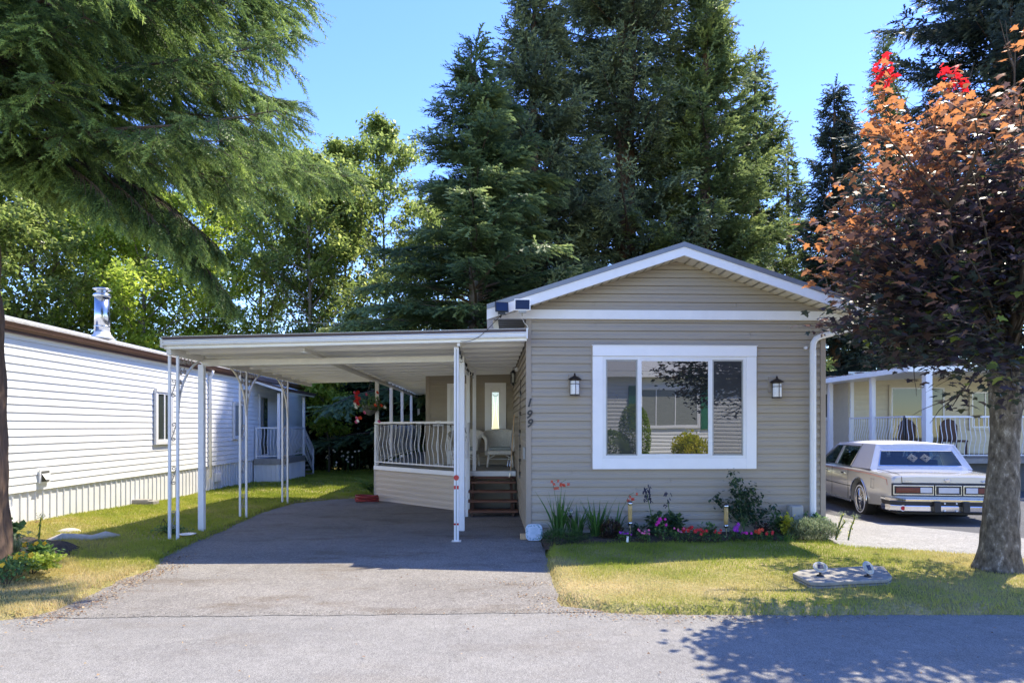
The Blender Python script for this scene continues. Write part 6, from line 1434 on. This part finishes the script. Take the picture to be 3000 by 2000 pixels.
def sedum(px, py, Y, stalks, lab, heads='leaf_lav', base=True):
    x = at(px, py, Y)[0]; t = thing('sedum', lab, 'plant', (x, Y, .09)); rr = random.Random(int(px)); rg = np.random.default_rng(int(px))
    for (dx_, h_) in stalks:
        s_ = MB().tube([(0, 0, 0), (dx_ * .35, 0, h_ * .5), (dx_, 0, h_)], [.011, .009, .007], 7).build('stalk', 'stem', t)
        n = 60; c = np.c_[dx_ * np.linspace(.1, 1, n) ** 1.3, np.zeros(n), h_ * np.linspace(.1, 1, n)] + rg.normal(0, .008, (n, 3)); d, s, u = rot_from(rg.normal(0, 1, (n, 3)) + [0, 0, .8]); tv = np.array([(0, 0, 0), (.5, .22, 0), (1, 0, 0), (.5, -.22, 0)]); V, F = scatter(tv, np.array([(0, 1, 2, 3)]), c, d, s, u, np.full(n, .035)); np_obj('stalk_leaves', V, F, 'leaf_gold', s_, tint=rg.uniform(0, .6, n))
        n = 110; c = np.array([dx_, 0, h_ + .01]) + rg.normal(0, 1, (n, 3)) * np.array([.032, .03, .018]); d, s, u = rot_from(rg.normal(0, 1, (n, 3))); V, F = scatter(tv, np.array([(0, 1, 2, 3)]), c, d, s, u, np.full(n, .02)); np_obj('flower_head', V, F, heads, t, tint=rg.uniform(.3, 1, n))
    return t
sedum(2448, 1570, 8.55, ((.10, .33), (.13, .24)), 'pair of thick pale sedum stalks leaning right beside the lavender mound')
sedum(2485, 1575, 8.5, ((.09, .30),), 'single sedum stalk at the far right end of the flower bed')
# ---------------------------------------------------------------- left bed
LB = .19
def lx(px, py, z=LB): return atg(px, py, z)
for i, (px, py, r_, h_, nf, lab) in enumerate(((20, 1690, .22, .20, 3, 'dark leaved marigold with yellow blooms at the left photo edge'), (55, 1665, .18, .18, 3, 'yellow marigold behind the small white stone'), (110, 1640, .16, .24, 4, 'yellow marigold beside the succulent stalk'))):
    x, y = lx(px, py); flower_plant('marigold', lab, (x, y, LB - .03), r_, h_, nf, .035, 'yellow', 120 + i, group='marigolds in the left bed', nl=420, leaf=.035)
x, y = lx(95, 1655); shrub('leafy_ground_cover', 'light yellow green leafy plant spilling over the left bed edge', (x, y, LB - .05), .30, .20, .17, 130, 'leaf_bright', 800, .05, 'plant', shell=.8, tintb=.6)
x, y = lx(125, 1640); shrub('nasturtium', 'round leaved nasturtium at the right tip of the left bed', (x, y, LB - .04), .16, .13, .20, 131, 'leaf_plant', 120, .075, 'plant', shell=.7, elong=.48, tintb=.8)
x, y = lx(18, 1600); t = flower_plant('nasturtium', 'large round leaved nasturtium with red blooms at the left photo edge', (x, y, LB - .04), .27, .38, 4, .04, 'flame_red', 132, nl=170, leaf=.11)
x, y = lx(45, 1620); blades('blue_fescue', 'spiky blue grey grass tuft in the left bed', (x, y, LB - .02), 160, .24, .22, .006, 'leaf_lav', 133, rad=.03, tintb=.3)
x, y = lx(112, 1618); t = sedum(112, 1600, y, ((.03, .40),), 'tall single succulent stalk with a knobbly green head in the left bed', 'leaf_lav'); t.location.x = x; t.location.z = LB
x, y = atg(500, 1560, .07); shrub('weed_tuft', 'low green weeds around the front scrolled carport post', (x, y, .05), .28, .16, .14, 134, 'leaf_plant', 420, .04, 'weeds', shell=.9)
x, y = atg(735, 1500, .05)
# fern at the deck corner
def fern():
    x, y = atg(1095, 1452, -.05); t = thing('fern', 'yellow green fern growing against the deck corner', 'fern', (x, y + .1, gz(y))); rg = np.random.default_rng(3); pos = []; dr = []; sc = []
    for i in range(22):
        az = rg.uniform(PI * .55, PI * 1.6); L = rg.uniform(.5, .85); P = crook((0, 0, 0), (math.cos(az) * .5, math.sin(az) * .5, 1), L, 10, 1.5, rg, .03)
        for k in range(2, 11):
            for sub in (0, .5):
                if k == 10 and sub: continue
                p = P[k] if not sub else (P[k] + P[k + 1]) / 2; tg = P[min(k + 1, 10)] - P[k - 1]; tg /= np.linalg.norm(tg); sd_ = np.cross(tg, [0, 0, 1.0]); sd_ /= np.linalg.norm(sd_) + 1e-9; l = .13 * math.sin(PI * (k + sub) / 12)
                for s in (-1, 1): pos.append(p); dr.append(sd_ * s + tg * .35 + rg.normal(0, .08, 3)); sc.append(l)
    pos = np.array(pos); d, s, u = rot_from(np.array(dr)); tv = np.array([(0, -.12, 0), (.4, -.16, 0), (1, 0, 0), (.4, .16, 0)]); V, F = scatter(tv, np.array([(0, 1, 2, 3)]), pos, d, s, u, np.array(sc)); np_obj('fronds', V, F, 'leaf_fern', t, tint=rg.uniform(0.2, 1, len(F)))
fern()
# hanging flower basket
def basket():
    x, y, z = at(1142, 1200, 15.2); t = thing('hanging_basket', 'overflowing hanging basket of red and pink flowers at the deck corner', 'hanging basket', (-2.72, 14.75, 1.98))
    q = MB()
    for k in range(3): a = k * 2.1; q.tube([(.16 * math.cos(a), .16 * math.sin(a), .12), (0, 0, .66)], .004, 4)
    q.build('chain', 'black', t); MB().lathe([(.05, -.12), (.15, -.02), (.19, .10), (.18, .11)], (0, 0, 0), 18).build('pot', 'under', t, smooth=True)
    s = shrub('x', 'x', (0, 0, 0), .33, .30, .62, 150, 'leaf_plant', 1300, .055, 'x', shell=.8, z0=-.32, elong=.34, tintb=.6)
    for c in list(s.children):
        if c.name.startswith('foliage'): c.parent = t; c.location = (0.05, 0, 0)
        else: bpy.data.objects.remove(c)
    bpy.data.objects.remove(s); rr = random.Random(3)
    for i in range(26):
        a = rr.uniform(0, 2 * PI); m = MB(); zz = rr.uniform(-.28, .40); c = (.34 * math.cos(a), .30 * math.sin(a) - .03, zz); fm = 'flame_red' if i < 9 else ('orange' if i < 14 else ('pink' if i < 20 else 'whitefl'))
        if i < 9: c = (-.27 + rr.uniform(-.06, .06), -.12, rr.uniform(.12, .42))
        petals(m, c, .042 if i < 9 else .032, (rr.uniform(-.6, .3), -1, rr.uniform(-.2, .6)), 5); petals(m, (c[0] + .015, c[1] - .01, c[2] - .02), .03, (.3, -1, 0), 5); m.build('blossom', fm, t, fix=False)
basket()
# daisies at the hedge foot
dn = random.Random(9)
for i in range(22):
    px = dn.uniform(955, 1065); py = dn.uniform(1318, 1362); x, y, z = at(px, py, 25.2 + dn.uniform(-.4, .4)); zb_ = gz(25)
    t = thing('daisy', 'small white daisy on a thin stem in front of the dark hedge', 'daisy', (x, y, zb_), 0, 'white daisies in front of the dark hedge')
    MB().tube([(0, 0, 0), (.02, 0, (z - zb_) * .6), (0, 0, z - zb_)], .008, 4).build('stem', 'stem', t); m = MB(); petals(m, (0, -.01, z - zb_), .045, (dn.uniform(-.3, .3), -1, .6), 7, cup=.1); m.build('blossom', 'whitefl', t, fix=False)

# ================================================================ TREES
# dark hedge behind the lawn
for i, (px, Y, rx_, h_, lab) in enumerate(((930, 26.9, 1.3, 3.4, 'dark evergreen hedge shrub, the leftmost one by the white side porch'), (1010, 26.6, 1.6, 4.2, 'dark evergreen hedge shrub directly behind the daisies'), (1110, 27.0, 1.7, 4.4, 'dark evergreen hedge shrub behind the hanging basket'), (1230, 27.6, 1.7, 3.6, 'dark evergreen hedge shrub seen through the porch posts'), (1330, 27.6, 1.7, 3.4, 'dark evergreen hedge shrub hidden mostly behind the porch wall'))):
    x, y, _ = at(px, 1250, Y); shrub('hedge_shrub', lab, (x, Y, gz(Y) - .1), rx_, 1.2, h_, 160 + i, 'leaf_dark', 9000, .17, 'hedge', 'dark hedge shrubs behind the lawn', shell=.45, tintb=.35, up=-.3, lump=.09)
for i, (px, py, Y, rx_, h_, lab) in enumerate(((955, 1030, 25.0, .9, 4.4, 'yellow green leafy shrub between the white side porch and the dark hedge'), (1080, 960, 27.5, 1.1, 6.0, 'bright green shrub top rising just above the carport roof'))):
    x, y, _ = at(px, py, Y); leafy('leafy_shrub', lab, (x, Y, -.2), h_, rx_, 170 + i, 'leaf_bright', 'shrub', .35, 5200, .17, 14, clump=.4, trunkR=.05, tintb=.65)
# broadleaf trees beyond
AL = [(-40, 520, 27, 3.0), (110, 500, 30, 3.4), (260, 500, 34, 3.4), (430, 520, 30, 3.2), (600, 470, 33, 3.4), (760, 400, 36, 3.6), (900, 440, 31, 3.2), (1010, 400, 34, 3.4), (1130, 330, 37, 3.4), (1290, 560, 38, 3.0), (2440, 640, 42, 3.0), (2700, 560, 44, 3.4)]
names = ['at the far left edge behind the fir trunk', 'behind the left end of the white roof', 'behind the metal chimney', 'rising over the drooping fir branch tip', 'above the carport roof left corner', 'with dark forked limbs over the carport', 'with open sky gaps left of the pointed alder', 'just left of the tallest alder', 'with the tallest pointed crown left of the cedar', 'mostly hidden behind the cedar', 'seen low between the conifers on the right', 'at the far right behind the maple']
for i, (px, py, Y, r_) in enumerate(AL):
    x, y, z = at(px, py, Y); hh = z + .4; bright = i in (3, 4)
    leafy('alder_tree', ('bright yellow green' if bright else 'tall sunlit green') + ' broadleaf tree ' + names[i], (x, Y, -.4), hh * 1.02, r_ * 1.25, 200 + i, 'leaf_bright' if bright else 'leaf_birch', n=28000 if Y < 40 else 10000, leaf=.21, limbs=34, group='broadleaf trees beyond the homes', clump=.62, trunkR=.15, z0=.12, tintb=.45)
# under-storey mass far behind
for i, (px, Y, rx_, h_) in enumerate(((-60, 33, 4, 5.5), (180, 35, 4, 5), (380, 33, 3.5, 5), (620, 36, 4, 5.4), (840, 34, 4, 5), (1050, 36, 4, 5.5), (1250, 35, 4, 6), (1600, 44, 7, 9), (2050, 46, 7, 9), (2420, 38, 5, 6.2), (2700, 40, 5, 6.2), (3000, 38, 5, 7))):
    x, y, _ = at(px, 1250, Y); shrub('thicket', ['tangled', 'dense', 'dark', 'shady'][i % 4] + ' green thicket far behind the homes, ' + ['first', 'second', 'third', 'fourth', 'fifth', 'sixth', 'seventh', 'eighth', 'ninth', 'tenth', 'eleventh', 'twelfth'][i] + ' from the left', (x, Y, -.5), rx_, 2.0, h_, 230 + i, 'needle_green' if i % 2 else 'leaf_plant', 7000, .34, 'thicket', 'thickets behind the homes', shell=.6, tintb=.3)
# cedar with layered drooping sprays
def K(name, lab, px, top, Y, Rad, seed, mats, **k):
    x, y, z = at(px, top, Y); return conifer(name, lab, (x, Y, -.4), z + .4, Rad, seed, mats, **k)
K('cedar_tree', 'layered drooping cedar left of the big spruce', 1395, 130, 27, 7.8, 301, 'cedar', sag=.42, lift=-.4, dens=.9, twigL=.60, nneed=11, flat=.3, hang=.35, power=.95, group='conifers behind the homes', upt=.22, bark='bark_grey')
SP = [('giant dark spruce directly behind the tan home, trunks in its middle', 1830, -1100, 33, 7.4, 311, 'needle_spruce', {}), ('big dark spruce on the left flank of the giant one', 1560, -120, 31, 6.2, 312, 'needle_spruce', {}), ('sunlit green spruce on the right flank of the giant one', 2070, -160, 31, 5.0, 313, 'needle_green', {}), ('slim open spruce with a thin top right of the sunlit one', 2215, 155, 36, 4.2, 314, 'needle_green', {'dens': .8}), ('small thin dark conifer between the sunlit spruce and the maple', 2310, 420, 42, 3.0, 315, 'needle_green', {'dens': .6}), ('dark blue green spruce with two tips left of the maple', 2450, 255, 34, 4.0, 316, 'needle_blue', {}), ('narrow spruce whose tip stands behind the red maple shoots', 2588, 105, 40, 3.2, 317, 'needle_green', {'dens': .8}), ('enormous dark blue spruce overhanging the upper right corner', 2930, -900, 27, 7.4, 318, 'needle_blue', {'zmin': .22, 'sag': .6}), ('dark spruce filling in behind the cedar', 1480, 330, 35, 3.4, 319, 'needle_spruce', {}), ('dark spruce seen low behind the maple crown', 2740, 330, 38, 3.6, 320, 'needle_blue', {})]
for lab, px, top, Y, Rad, sd_, mm, kw in SP:
    args = dict(sag=.45, lift=.9, dens=1.0, twigL=.50, nneed=9, upt=.2, group='conifers behind the homes', hang=.75); args.update(kw)
    K('spruce_tree', lab, px, top, Y, Rad, sd_, mm, **args)
# ---------------------------------------------------------------- the near fir on the left
def near_fir():
    rg = np.random.default_rng(42); bx_, by_ = -5.28, 6.7
    root = thing('fir_tree', 'large near fir hanging its needled boughs over the upper left of the picture', 'tree', (bx_, by_, .1))
    zz = np.linspace(-.3, 12, 40); rad = .34 - .018 * zz; wv = np.c_[.03 * np.sin(zz * 1.1), .03 * np.cos(zz), zz]
    m = MB(); nseg = 26; V = []; F = []
    for i, z in enumerate(np.linspace(-.3, 12, 160)):
        for j in range(nseg):
            a = 2 * PI * j / nseg; r_ = (.33 - .018 * z + .10 * math.exp(-max(z, 0) * 3)) * (1 + .055 * math.sin(j * 2.9 + 1.7 * math.sin(z * 2.3)) + .03 * math.sin(j * 5.1 + z * 9)); V.append((r_ * math.cos(a) + .03 * math.sin(z), r_ * math.sin(a), z))
    for i in range(159):
        for j in range(nseg): F.append((i * nseg + j, i * nseg + (j + 1) % nseg, (i + 1) * nseg + (j + 1) % nseg, (i + 1) * nseg + j))
    np_obj('trunk', np.array(V), np.array(F), 'bark', root, smooth=True)
    MB().tube([(.26, -.1, 1.62), (.40, -.18, 1.70), (.44, -.2, 1.78)], [.03, .02, .012], 7).build('broken_stub', 'bark', root, smooth=True)
    pos = []; dr = []; sc = []; tn = []; paths = []
    def twigs(P, L, n, w, t0=.15, hang=.55):
        k_ = len(P) - 1; t = rg.uniform(t0, 1, n); idx = t * k_; k = np.minimum(idx.astype(int), k_ - 1); fr = (idx - k)[:, None]; p = P[k] * (1 - fr) + P[k + 1] * fr
        tg = P[k + 1] - P[k]; tg /= np.linalg.norm(tg, axis=1, keepdims=True); sd_ = np.cross(tg, [0, 0, 1.0]); sd_ /= np.linalg.norm(sd_, axis=1, keepdims=True) + 1e-9; sg = rg.choice([-1, 1], n)[:, None]
        d = tg * .9 + sd_ * sg * rg.uniform(.3, .9, (n, 1)) + np.array([0, 0, -1.0]) * rg.uniform(0, hang, (n, 1))
        pos.append(p); dr.append(d); sc.append(w * rg.uniform(.6, 1.2, n)); tn.append(np.clip(rg.normal(.30, .12, n) + rg.normal(0, .14) + .40 * (t > .75), 0, 1))  # outer twigs get a lighter tint than inner ones
    nb = 104
    for i in range(nb):
        z = 4.15 + 5.6 * (i + rg.uniform(0, .9)) / nb; az = rg.uniform(R(-70), R(75)) if i % 3 else rg.uniform(R(-180), R(180))
        z += max(0, min(1, (az - R(5)) / R(50))) * .75 * max(0, 1 - (z - 4.1) / 2)
        L = rg.uniform(2.5, 3.9) * (1.0 if z < 6.2 else .9)
        if az < R(-35): L *= .62
        P = crook((.2 * math.cos(az), .2 * math.sin(az), z), (math.cos(az), math.sin(az), .12), L, 10, .34, rg, .05, .55); paths.append((P, np.linspace(.026, .004, 11)))
        for k in range(1, 11):
            for rep in range(7):
                if rg.uniform() < .12: continue
                f = rg.uniform(0, 1); p0 = P[k - 1] * (1 - f) + P[k] * f; tg = P[k] - P[k - 1]; tg /= np.linalg.norm(tg); sd_ = np.cross(tg, [0, 0, 1.0]) * rg.choice([-1, 1]); l2 = rg.uniform(.35, .85) * (1 - .45 * k / 10)
                P2 = crook(p0, tg * .6 + sd_ * rg.uniform(.4, 1) + [0, 0, -rg.uniform(-.1, .5)], l2, 5, rg.uniform(.0, 1.0), rg, .10); paths.append((P2, np.linspace(.005, .002, 6))); twigs(P2, l2, int(6 + l2 * 19), .19)
        twigs(P, L, 26, .20, .5, .5)
    # the low bough that hangs over the carport roof
    for (az, z, L, sg_) in ((R(8), 4.2, 2.7, 1.35), (R(4), 4.3, 2.3, 1.1), (R(15), 4.4, 2.4, 1.0), (R(-2), 4.2, 2.0, 1.0), (R(-10), 4.3, 2.1, 1.0), (R(-22), 4.2, 1.9, .9)):
        P = crook((.2, 0, z), (math.cos(az), math.sin(az), .12), L, 12, sg_, rg, .03); paths.append((P, np.linspace(.014, .003, 13)))
        for k in range(2, 13):
            for rep in range(10):
                tg = P[k] - P[k - 1]; tg /= np.linalg.norm(tg); sd_ = np.cross(tg, [0, 0, 1.0]) * rg.choice([-1, 1]); l2 = rg.uniform(.22, .5) * (1.15 - .6 * k / 12); P2 = crook(P[k - 1] + (P[k] - P[k - 1]) * rg.uniform(), tg * .9 + sd_ * rg.uniform(.3, .9) + [0, 0, -rg.uniform(.2, .8)], l2, 5, .8, rg, .06); paths.append((P2, np.linspace(.006, .003, 6))); twigs(P2, l2, int(7 + l2 * 18), .19)
    pos = np.concatenate(pos); dr = np.concatenate(dr); sc = np.concatenate(sc); tn = np.concatenate(tn); wx_ = pos + np.array([bx_, by_, .1])
    # keep what the picture can plausibly see
    dd = wx_[:, 1]; keep = (dd > 2.2) & (wx_[:, 0] / np.maximum(dd, .1) > -1.25); pos, dr, sc, tn = pos[keep], dr[keep], sc[keep], tn[keep]
    d, s, u = rot_from(dr); print('near fir twigs', len(pos))
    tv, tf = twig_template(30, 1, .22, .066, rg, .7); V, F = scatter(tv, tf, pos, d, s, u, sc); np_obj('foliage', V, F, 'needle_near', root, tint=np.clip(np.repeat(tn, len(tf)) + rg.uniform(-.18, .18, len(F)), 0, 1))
    V, F = tube_np(paths, 5); np_obj('branches', V, F, 'twig', root, smooth=True)
    # cones hanging in the boughs
    rr = random.Random(2); q = rg.integers(0, len(pos), 26)
    for k in q:
        c = pos[k]; MB().lathe([(.004, 0), (.018, -.015), (.020, -.035), (.012, -.06), (.003, -.068)], tuple(c), 8).build('cone', 'rust', root, smooth=True)
near_fir()
# ---------------------------------------------------------------- copper maple on the right
def maple():
    rg = np.random.default_rng(77); X0, Y0 = 5.50, 6.82
    root = thing('maple_tree', 'copper leaved maple with a mottled trunk on the right lawn', 'tree', (X0, Y0, .03))
    V = []; F = []; ns = 28; zs_ = np.linspace(-.1, 2.15, 70)
    for z in zs_:
        for j in range(ns):
            a = 2 * PI * j / ns; r_ = .155 + .022 * math.cos(z * 2) + .075 * math.exp(-max(z, 0) * 7) * (1 + .35 * math.sin(j * 1.12 + 1)) + .05 * max(0, z - 1.5); r_ *= 1 + .035 * math.sin(j * 1.7 + z * 3) + .02 * math.sin(z * 22 + j)
            V.append((r_ * math.cos(a) + .045 * z - .02, r_ * math.sin(a), z))
    for i in range(69):
        for j in range(ns): F.append((i * ns + j, i * ns + (j + 1) % ns, (i + 1) * ns + (j + 1) % ns, (i + 1) * ns + j))
    np_obj('trunk', np.array(V), np.array(F), 'bark_maple', root, smooth=True)
    paths = []; C = []; Wt = []
    def limb(p0, d0, L, r0, lvl):
        P = crook(p0, d0, L, 7, -.1 if lvl == 0 else .1, rg, .09); paths.append((P, np.linspace(r0, r0 * .25, 8)))
        if lvl < 2:
            for q in range(7 if lvl == 0 else 4):
                k = rg.integers(2, 8); a = rg.uniform(0, 2 * PI); d = P[k] - P[k - 1]; d /= np.linalg.norm(d); e = d * .7 + np.array([math.cos(a), math.sin(a), rg.uniform(-.35, .6)]) * .75; limb(P[k], e / np.linalg.norm(e), L * (.48 if lvl == 0 else .5) * rg.uniform(.7, 1.15), r0 * .4, lvl + 1)
        if lvl >= 1: C.append(P[2:])
        else: C.append(P[5:])
    top = (.08, 0, 2.0)
    for i in range(13):
        a = i * 2.4; el = rg.uniform(.35, 2.4); d = np.array([math.cos(a), math.sin(a), el]); d /= np.linalg.norm(d); limb(top + np.array([0, 0, rg.uniform(-.1, .5)]), d, rg.uniform(1.1, 1.8) * (1 + .3 * d[2]), .055, 0)
    # shoots that reach the marked spots in the picture
    def to(px, py, Y, r0=.03, n=9):
        e = np.array(at(px, py, Y)) - np.array([X0, Y0, .03]); b = np.array(top) + np.array([0, 0, .3]); mid = b * .45 + e * .55 + np.array([0, 0, .25]); t = np.linspace(0, 1, n)[:, None]; P = (1 - t) ** 2 * b + 2 * t * (1 - t) * mid + t ** 2 * e; paths.append((P, np.linspace(r0, .004, n))); C.append(P[3:]); C.append(P[5:]); C.append(P[6:]); C.append(P[6:])
        for q in range(3):
            k = rg.integers(3, n - 1); limb(P[k], np.array([rg.normal(0, .6), rg.normal(0, .6), .2]) + (P[k + 1] - P[k]) / np.linalg.norm(P[k + 1] - P[k]), .55, r0 * .25, 2)
        return e
    tips_red = [to(2592, 190, 6.9), to(2795, 215, 6.7)]
    edge = lambda y: np.interp(y, [120, 300, 450, 600, 640, 680, 730, 800, 880, 960, 1020, 1100, 1180, 1230], [2560, 2560, 2530, 2480, 2370, 2360, 2440, 2400, 2430, 2380, 2520, 2640, 2780, 2860])
    for px, py, Y in ((2350, 665, 6.3), (2385, 800, 6.3), (2372, 955, 6.4), (2592, 330, 6.6), (2800, 330, 6.4), (2640, 1060, 6.3), (2790, 1190, 6.2), (2975, 120, 6.2)): to(px, py, Y)
    for i in range(74):
        py = 260 + 900 * ((i * .618) % 1); e_ = edge(py); px = e_ + (3120 - e_) * rg.uniform(0, 1) ** 1.15
        if py < 480 and px < 2560: continue
        to(px, py, rg.uniform(5.3, 6.7), .018)
    for i in range(34):
        py = 380 + 720 * ((i * .618) % 1); to(edge(py) + rg.uniform(-10, 150), py, rg.uniform(5.7, 6.4), .012)
    for e in tips_red:
        stem = np.array([e + np.array([rg.normal(0, .02), rg.normal(0, .02), -.30 + .42 * k / 7]) for k in range(8)]); paths.append((stem, np.linspace(.006, .002, 8))); C += [stem] * 6
    c = np.concatenate(C); n = 13000; sel = rg.integers(0, len(c), n); p = c[sel] + rg.normal(0, 1, (n, 3)) * np.array([.115, .115, .055])
    # crowns of maples carry leaves in flat tiers, blades hanging a little
    wp = p + np.array([X0, Y0, .03]); keep = (p[:, 2] > 1.62) & (wp[:, 1] > 3.6)
    dd_ = wp[:, 1] * math.cos(YAW) + wp[:, 0] * math.sin(YAW); ppx = 1500 + 1900 * (wp[:, 0] * math.cos(YAW) - wp[:, 1] * math.sin(YAW)) / dd_; ppy = 1250 - 1900 * (wp[:, 2] - H) / dd_
    keep &= ppx > edge(ppy) - 30 + rg.normal(0, 22, n)      # pruned crown outline
    top_ = np.interp(ppx, [2500, 2560, 2600, 2645, 2710, 2755, 2800, 2850, 2900, 2935, 2980, 3050], [420, 200, 120, 330, 350, 200, 140, 290, 300, 130, 60, -100]); keep &= ppy > top_ + rg.normal(0, 12, n)
    keep &= ~((wp[:, 0] - .48 * wp[:, 2] < 2.9) & (wp[:, 1] - .42 * wp[:, 2] > 5.7))  # crown shaped to keep its shadow off the middle of the lawn
    # keep the trunk clear
    keep &= ~((p[:, 2] < 1.95) & (np.hypot(p[:, 0] - .08, p[:, 1]) < .42) & (p[:, 1] < .2)); p = p[keep]; n = len(p)
    L5 = []
    def leaf_pts():
        # palmate outline with five pointed lobes, stalk at origin, x forward
        pts = [(0.0, 0.0), (-.10, .18), (-.04, .42), (.10, .30), (.20, .33), (.34, .62), (.42, .36), (.52, .22), (.68, .22), (1.0, 0)]
        full = pts + [(x, -y) for x, y in reversed(pts[1:-1])]; return full
    o = leaf_pts(); tv = np.array([(.30, 0, .03)] + [(x, y, -.05 * abs(y) * 2 + (-.10 if x > .8 else 0)) for x, y in o]); k = len(o); tf = np.array([(0, 1 + i, 1 + (i + 1) % k) for i in range(k)])
    az = rg.uniform(0, 2 * PI, n); dd = np.c_[np.cos(az), np.sin(az), rg.normal(-.35, .35, n)]; up = np.c_[rg.normal(0, .35, n), rg.normal(0, .35, n), np.ones(n)]
    d = dd / np.linalg.norm(dd, axis=1, keepdims=True); s = np.cross(up, d); s /= np.linalg.norm(s, axis=1, keepdims=True); u = np.cross(d, s); sc = rg.uniform(.048, .098, n)
    Vv, Ff = scatter(tv, tf, p, d, s, u, sc)
    # leaf colour by age: outer and upper leaves are young and copper, inner ones dark purple green
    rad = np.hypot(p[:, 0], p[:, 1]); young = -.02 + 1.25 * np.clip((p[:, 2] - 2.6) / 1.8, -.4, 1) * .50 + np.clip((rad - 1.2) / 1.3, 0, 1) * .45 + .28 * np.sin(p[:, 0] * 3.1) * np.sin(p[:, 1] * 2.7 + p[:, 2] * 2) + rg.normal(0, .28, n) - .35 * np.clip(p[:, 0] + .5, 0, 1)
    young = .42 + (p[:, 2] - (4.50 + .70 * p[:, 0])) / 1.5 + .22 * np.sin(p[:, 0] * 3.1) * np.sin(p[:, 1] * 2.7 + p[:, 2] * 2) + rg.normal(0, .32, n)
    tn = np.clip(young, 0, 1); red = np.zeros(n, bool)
    for e in tips_red: red |= (np.linalg.norm(p - e - np.array([0, 0, .02]), axis=1) < .24)
    grn = (young < .08) & (rg.uniform(0, 1, n) < .55) & ~red; mi = np.where(red, 1, np.where(grn, 2, 0))
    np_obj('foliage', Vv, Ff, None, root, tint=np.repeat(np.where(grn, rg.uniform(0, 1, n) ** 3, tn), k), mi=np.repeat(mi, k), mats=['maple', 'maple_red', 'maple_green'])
    V, F = tube_np(paths, 5); np_obj('branches', V, F, 'twig', root, smooth=True); print('maple leaves', n)
maple()
# ---------------------------------------------------------------- planting across the street, mirrored in the window
shrub('topiary', 'tall round topped clipped green shrub across the street, mirrored in the window', (5.45, -6.0, 0), .62, .6, 2.5, 400, 'leaf_bright', 9000, .07, 'shrub', shell=.2, tintb=.1, lump=.02)
shrub('clipped_hedge', 'low rounded clipped green shrub across the street, mirrored in the left pane', (4.5, -5.8, 0), .8, .6, 1.5, 401, 'leaf_bright', 7000, .07, 'shrub', shell=.2, tintb=.1, lump=.02)
shrub('gold_bush', 'spiky golden shrub across the street, mirrored in the centre pane', (7.55, -6.0, 0), .65, .6, 1.35, 402, 'leaf_gold', 3600, .11, 'shrub', shell=.5, tintb=.4, up=.8)
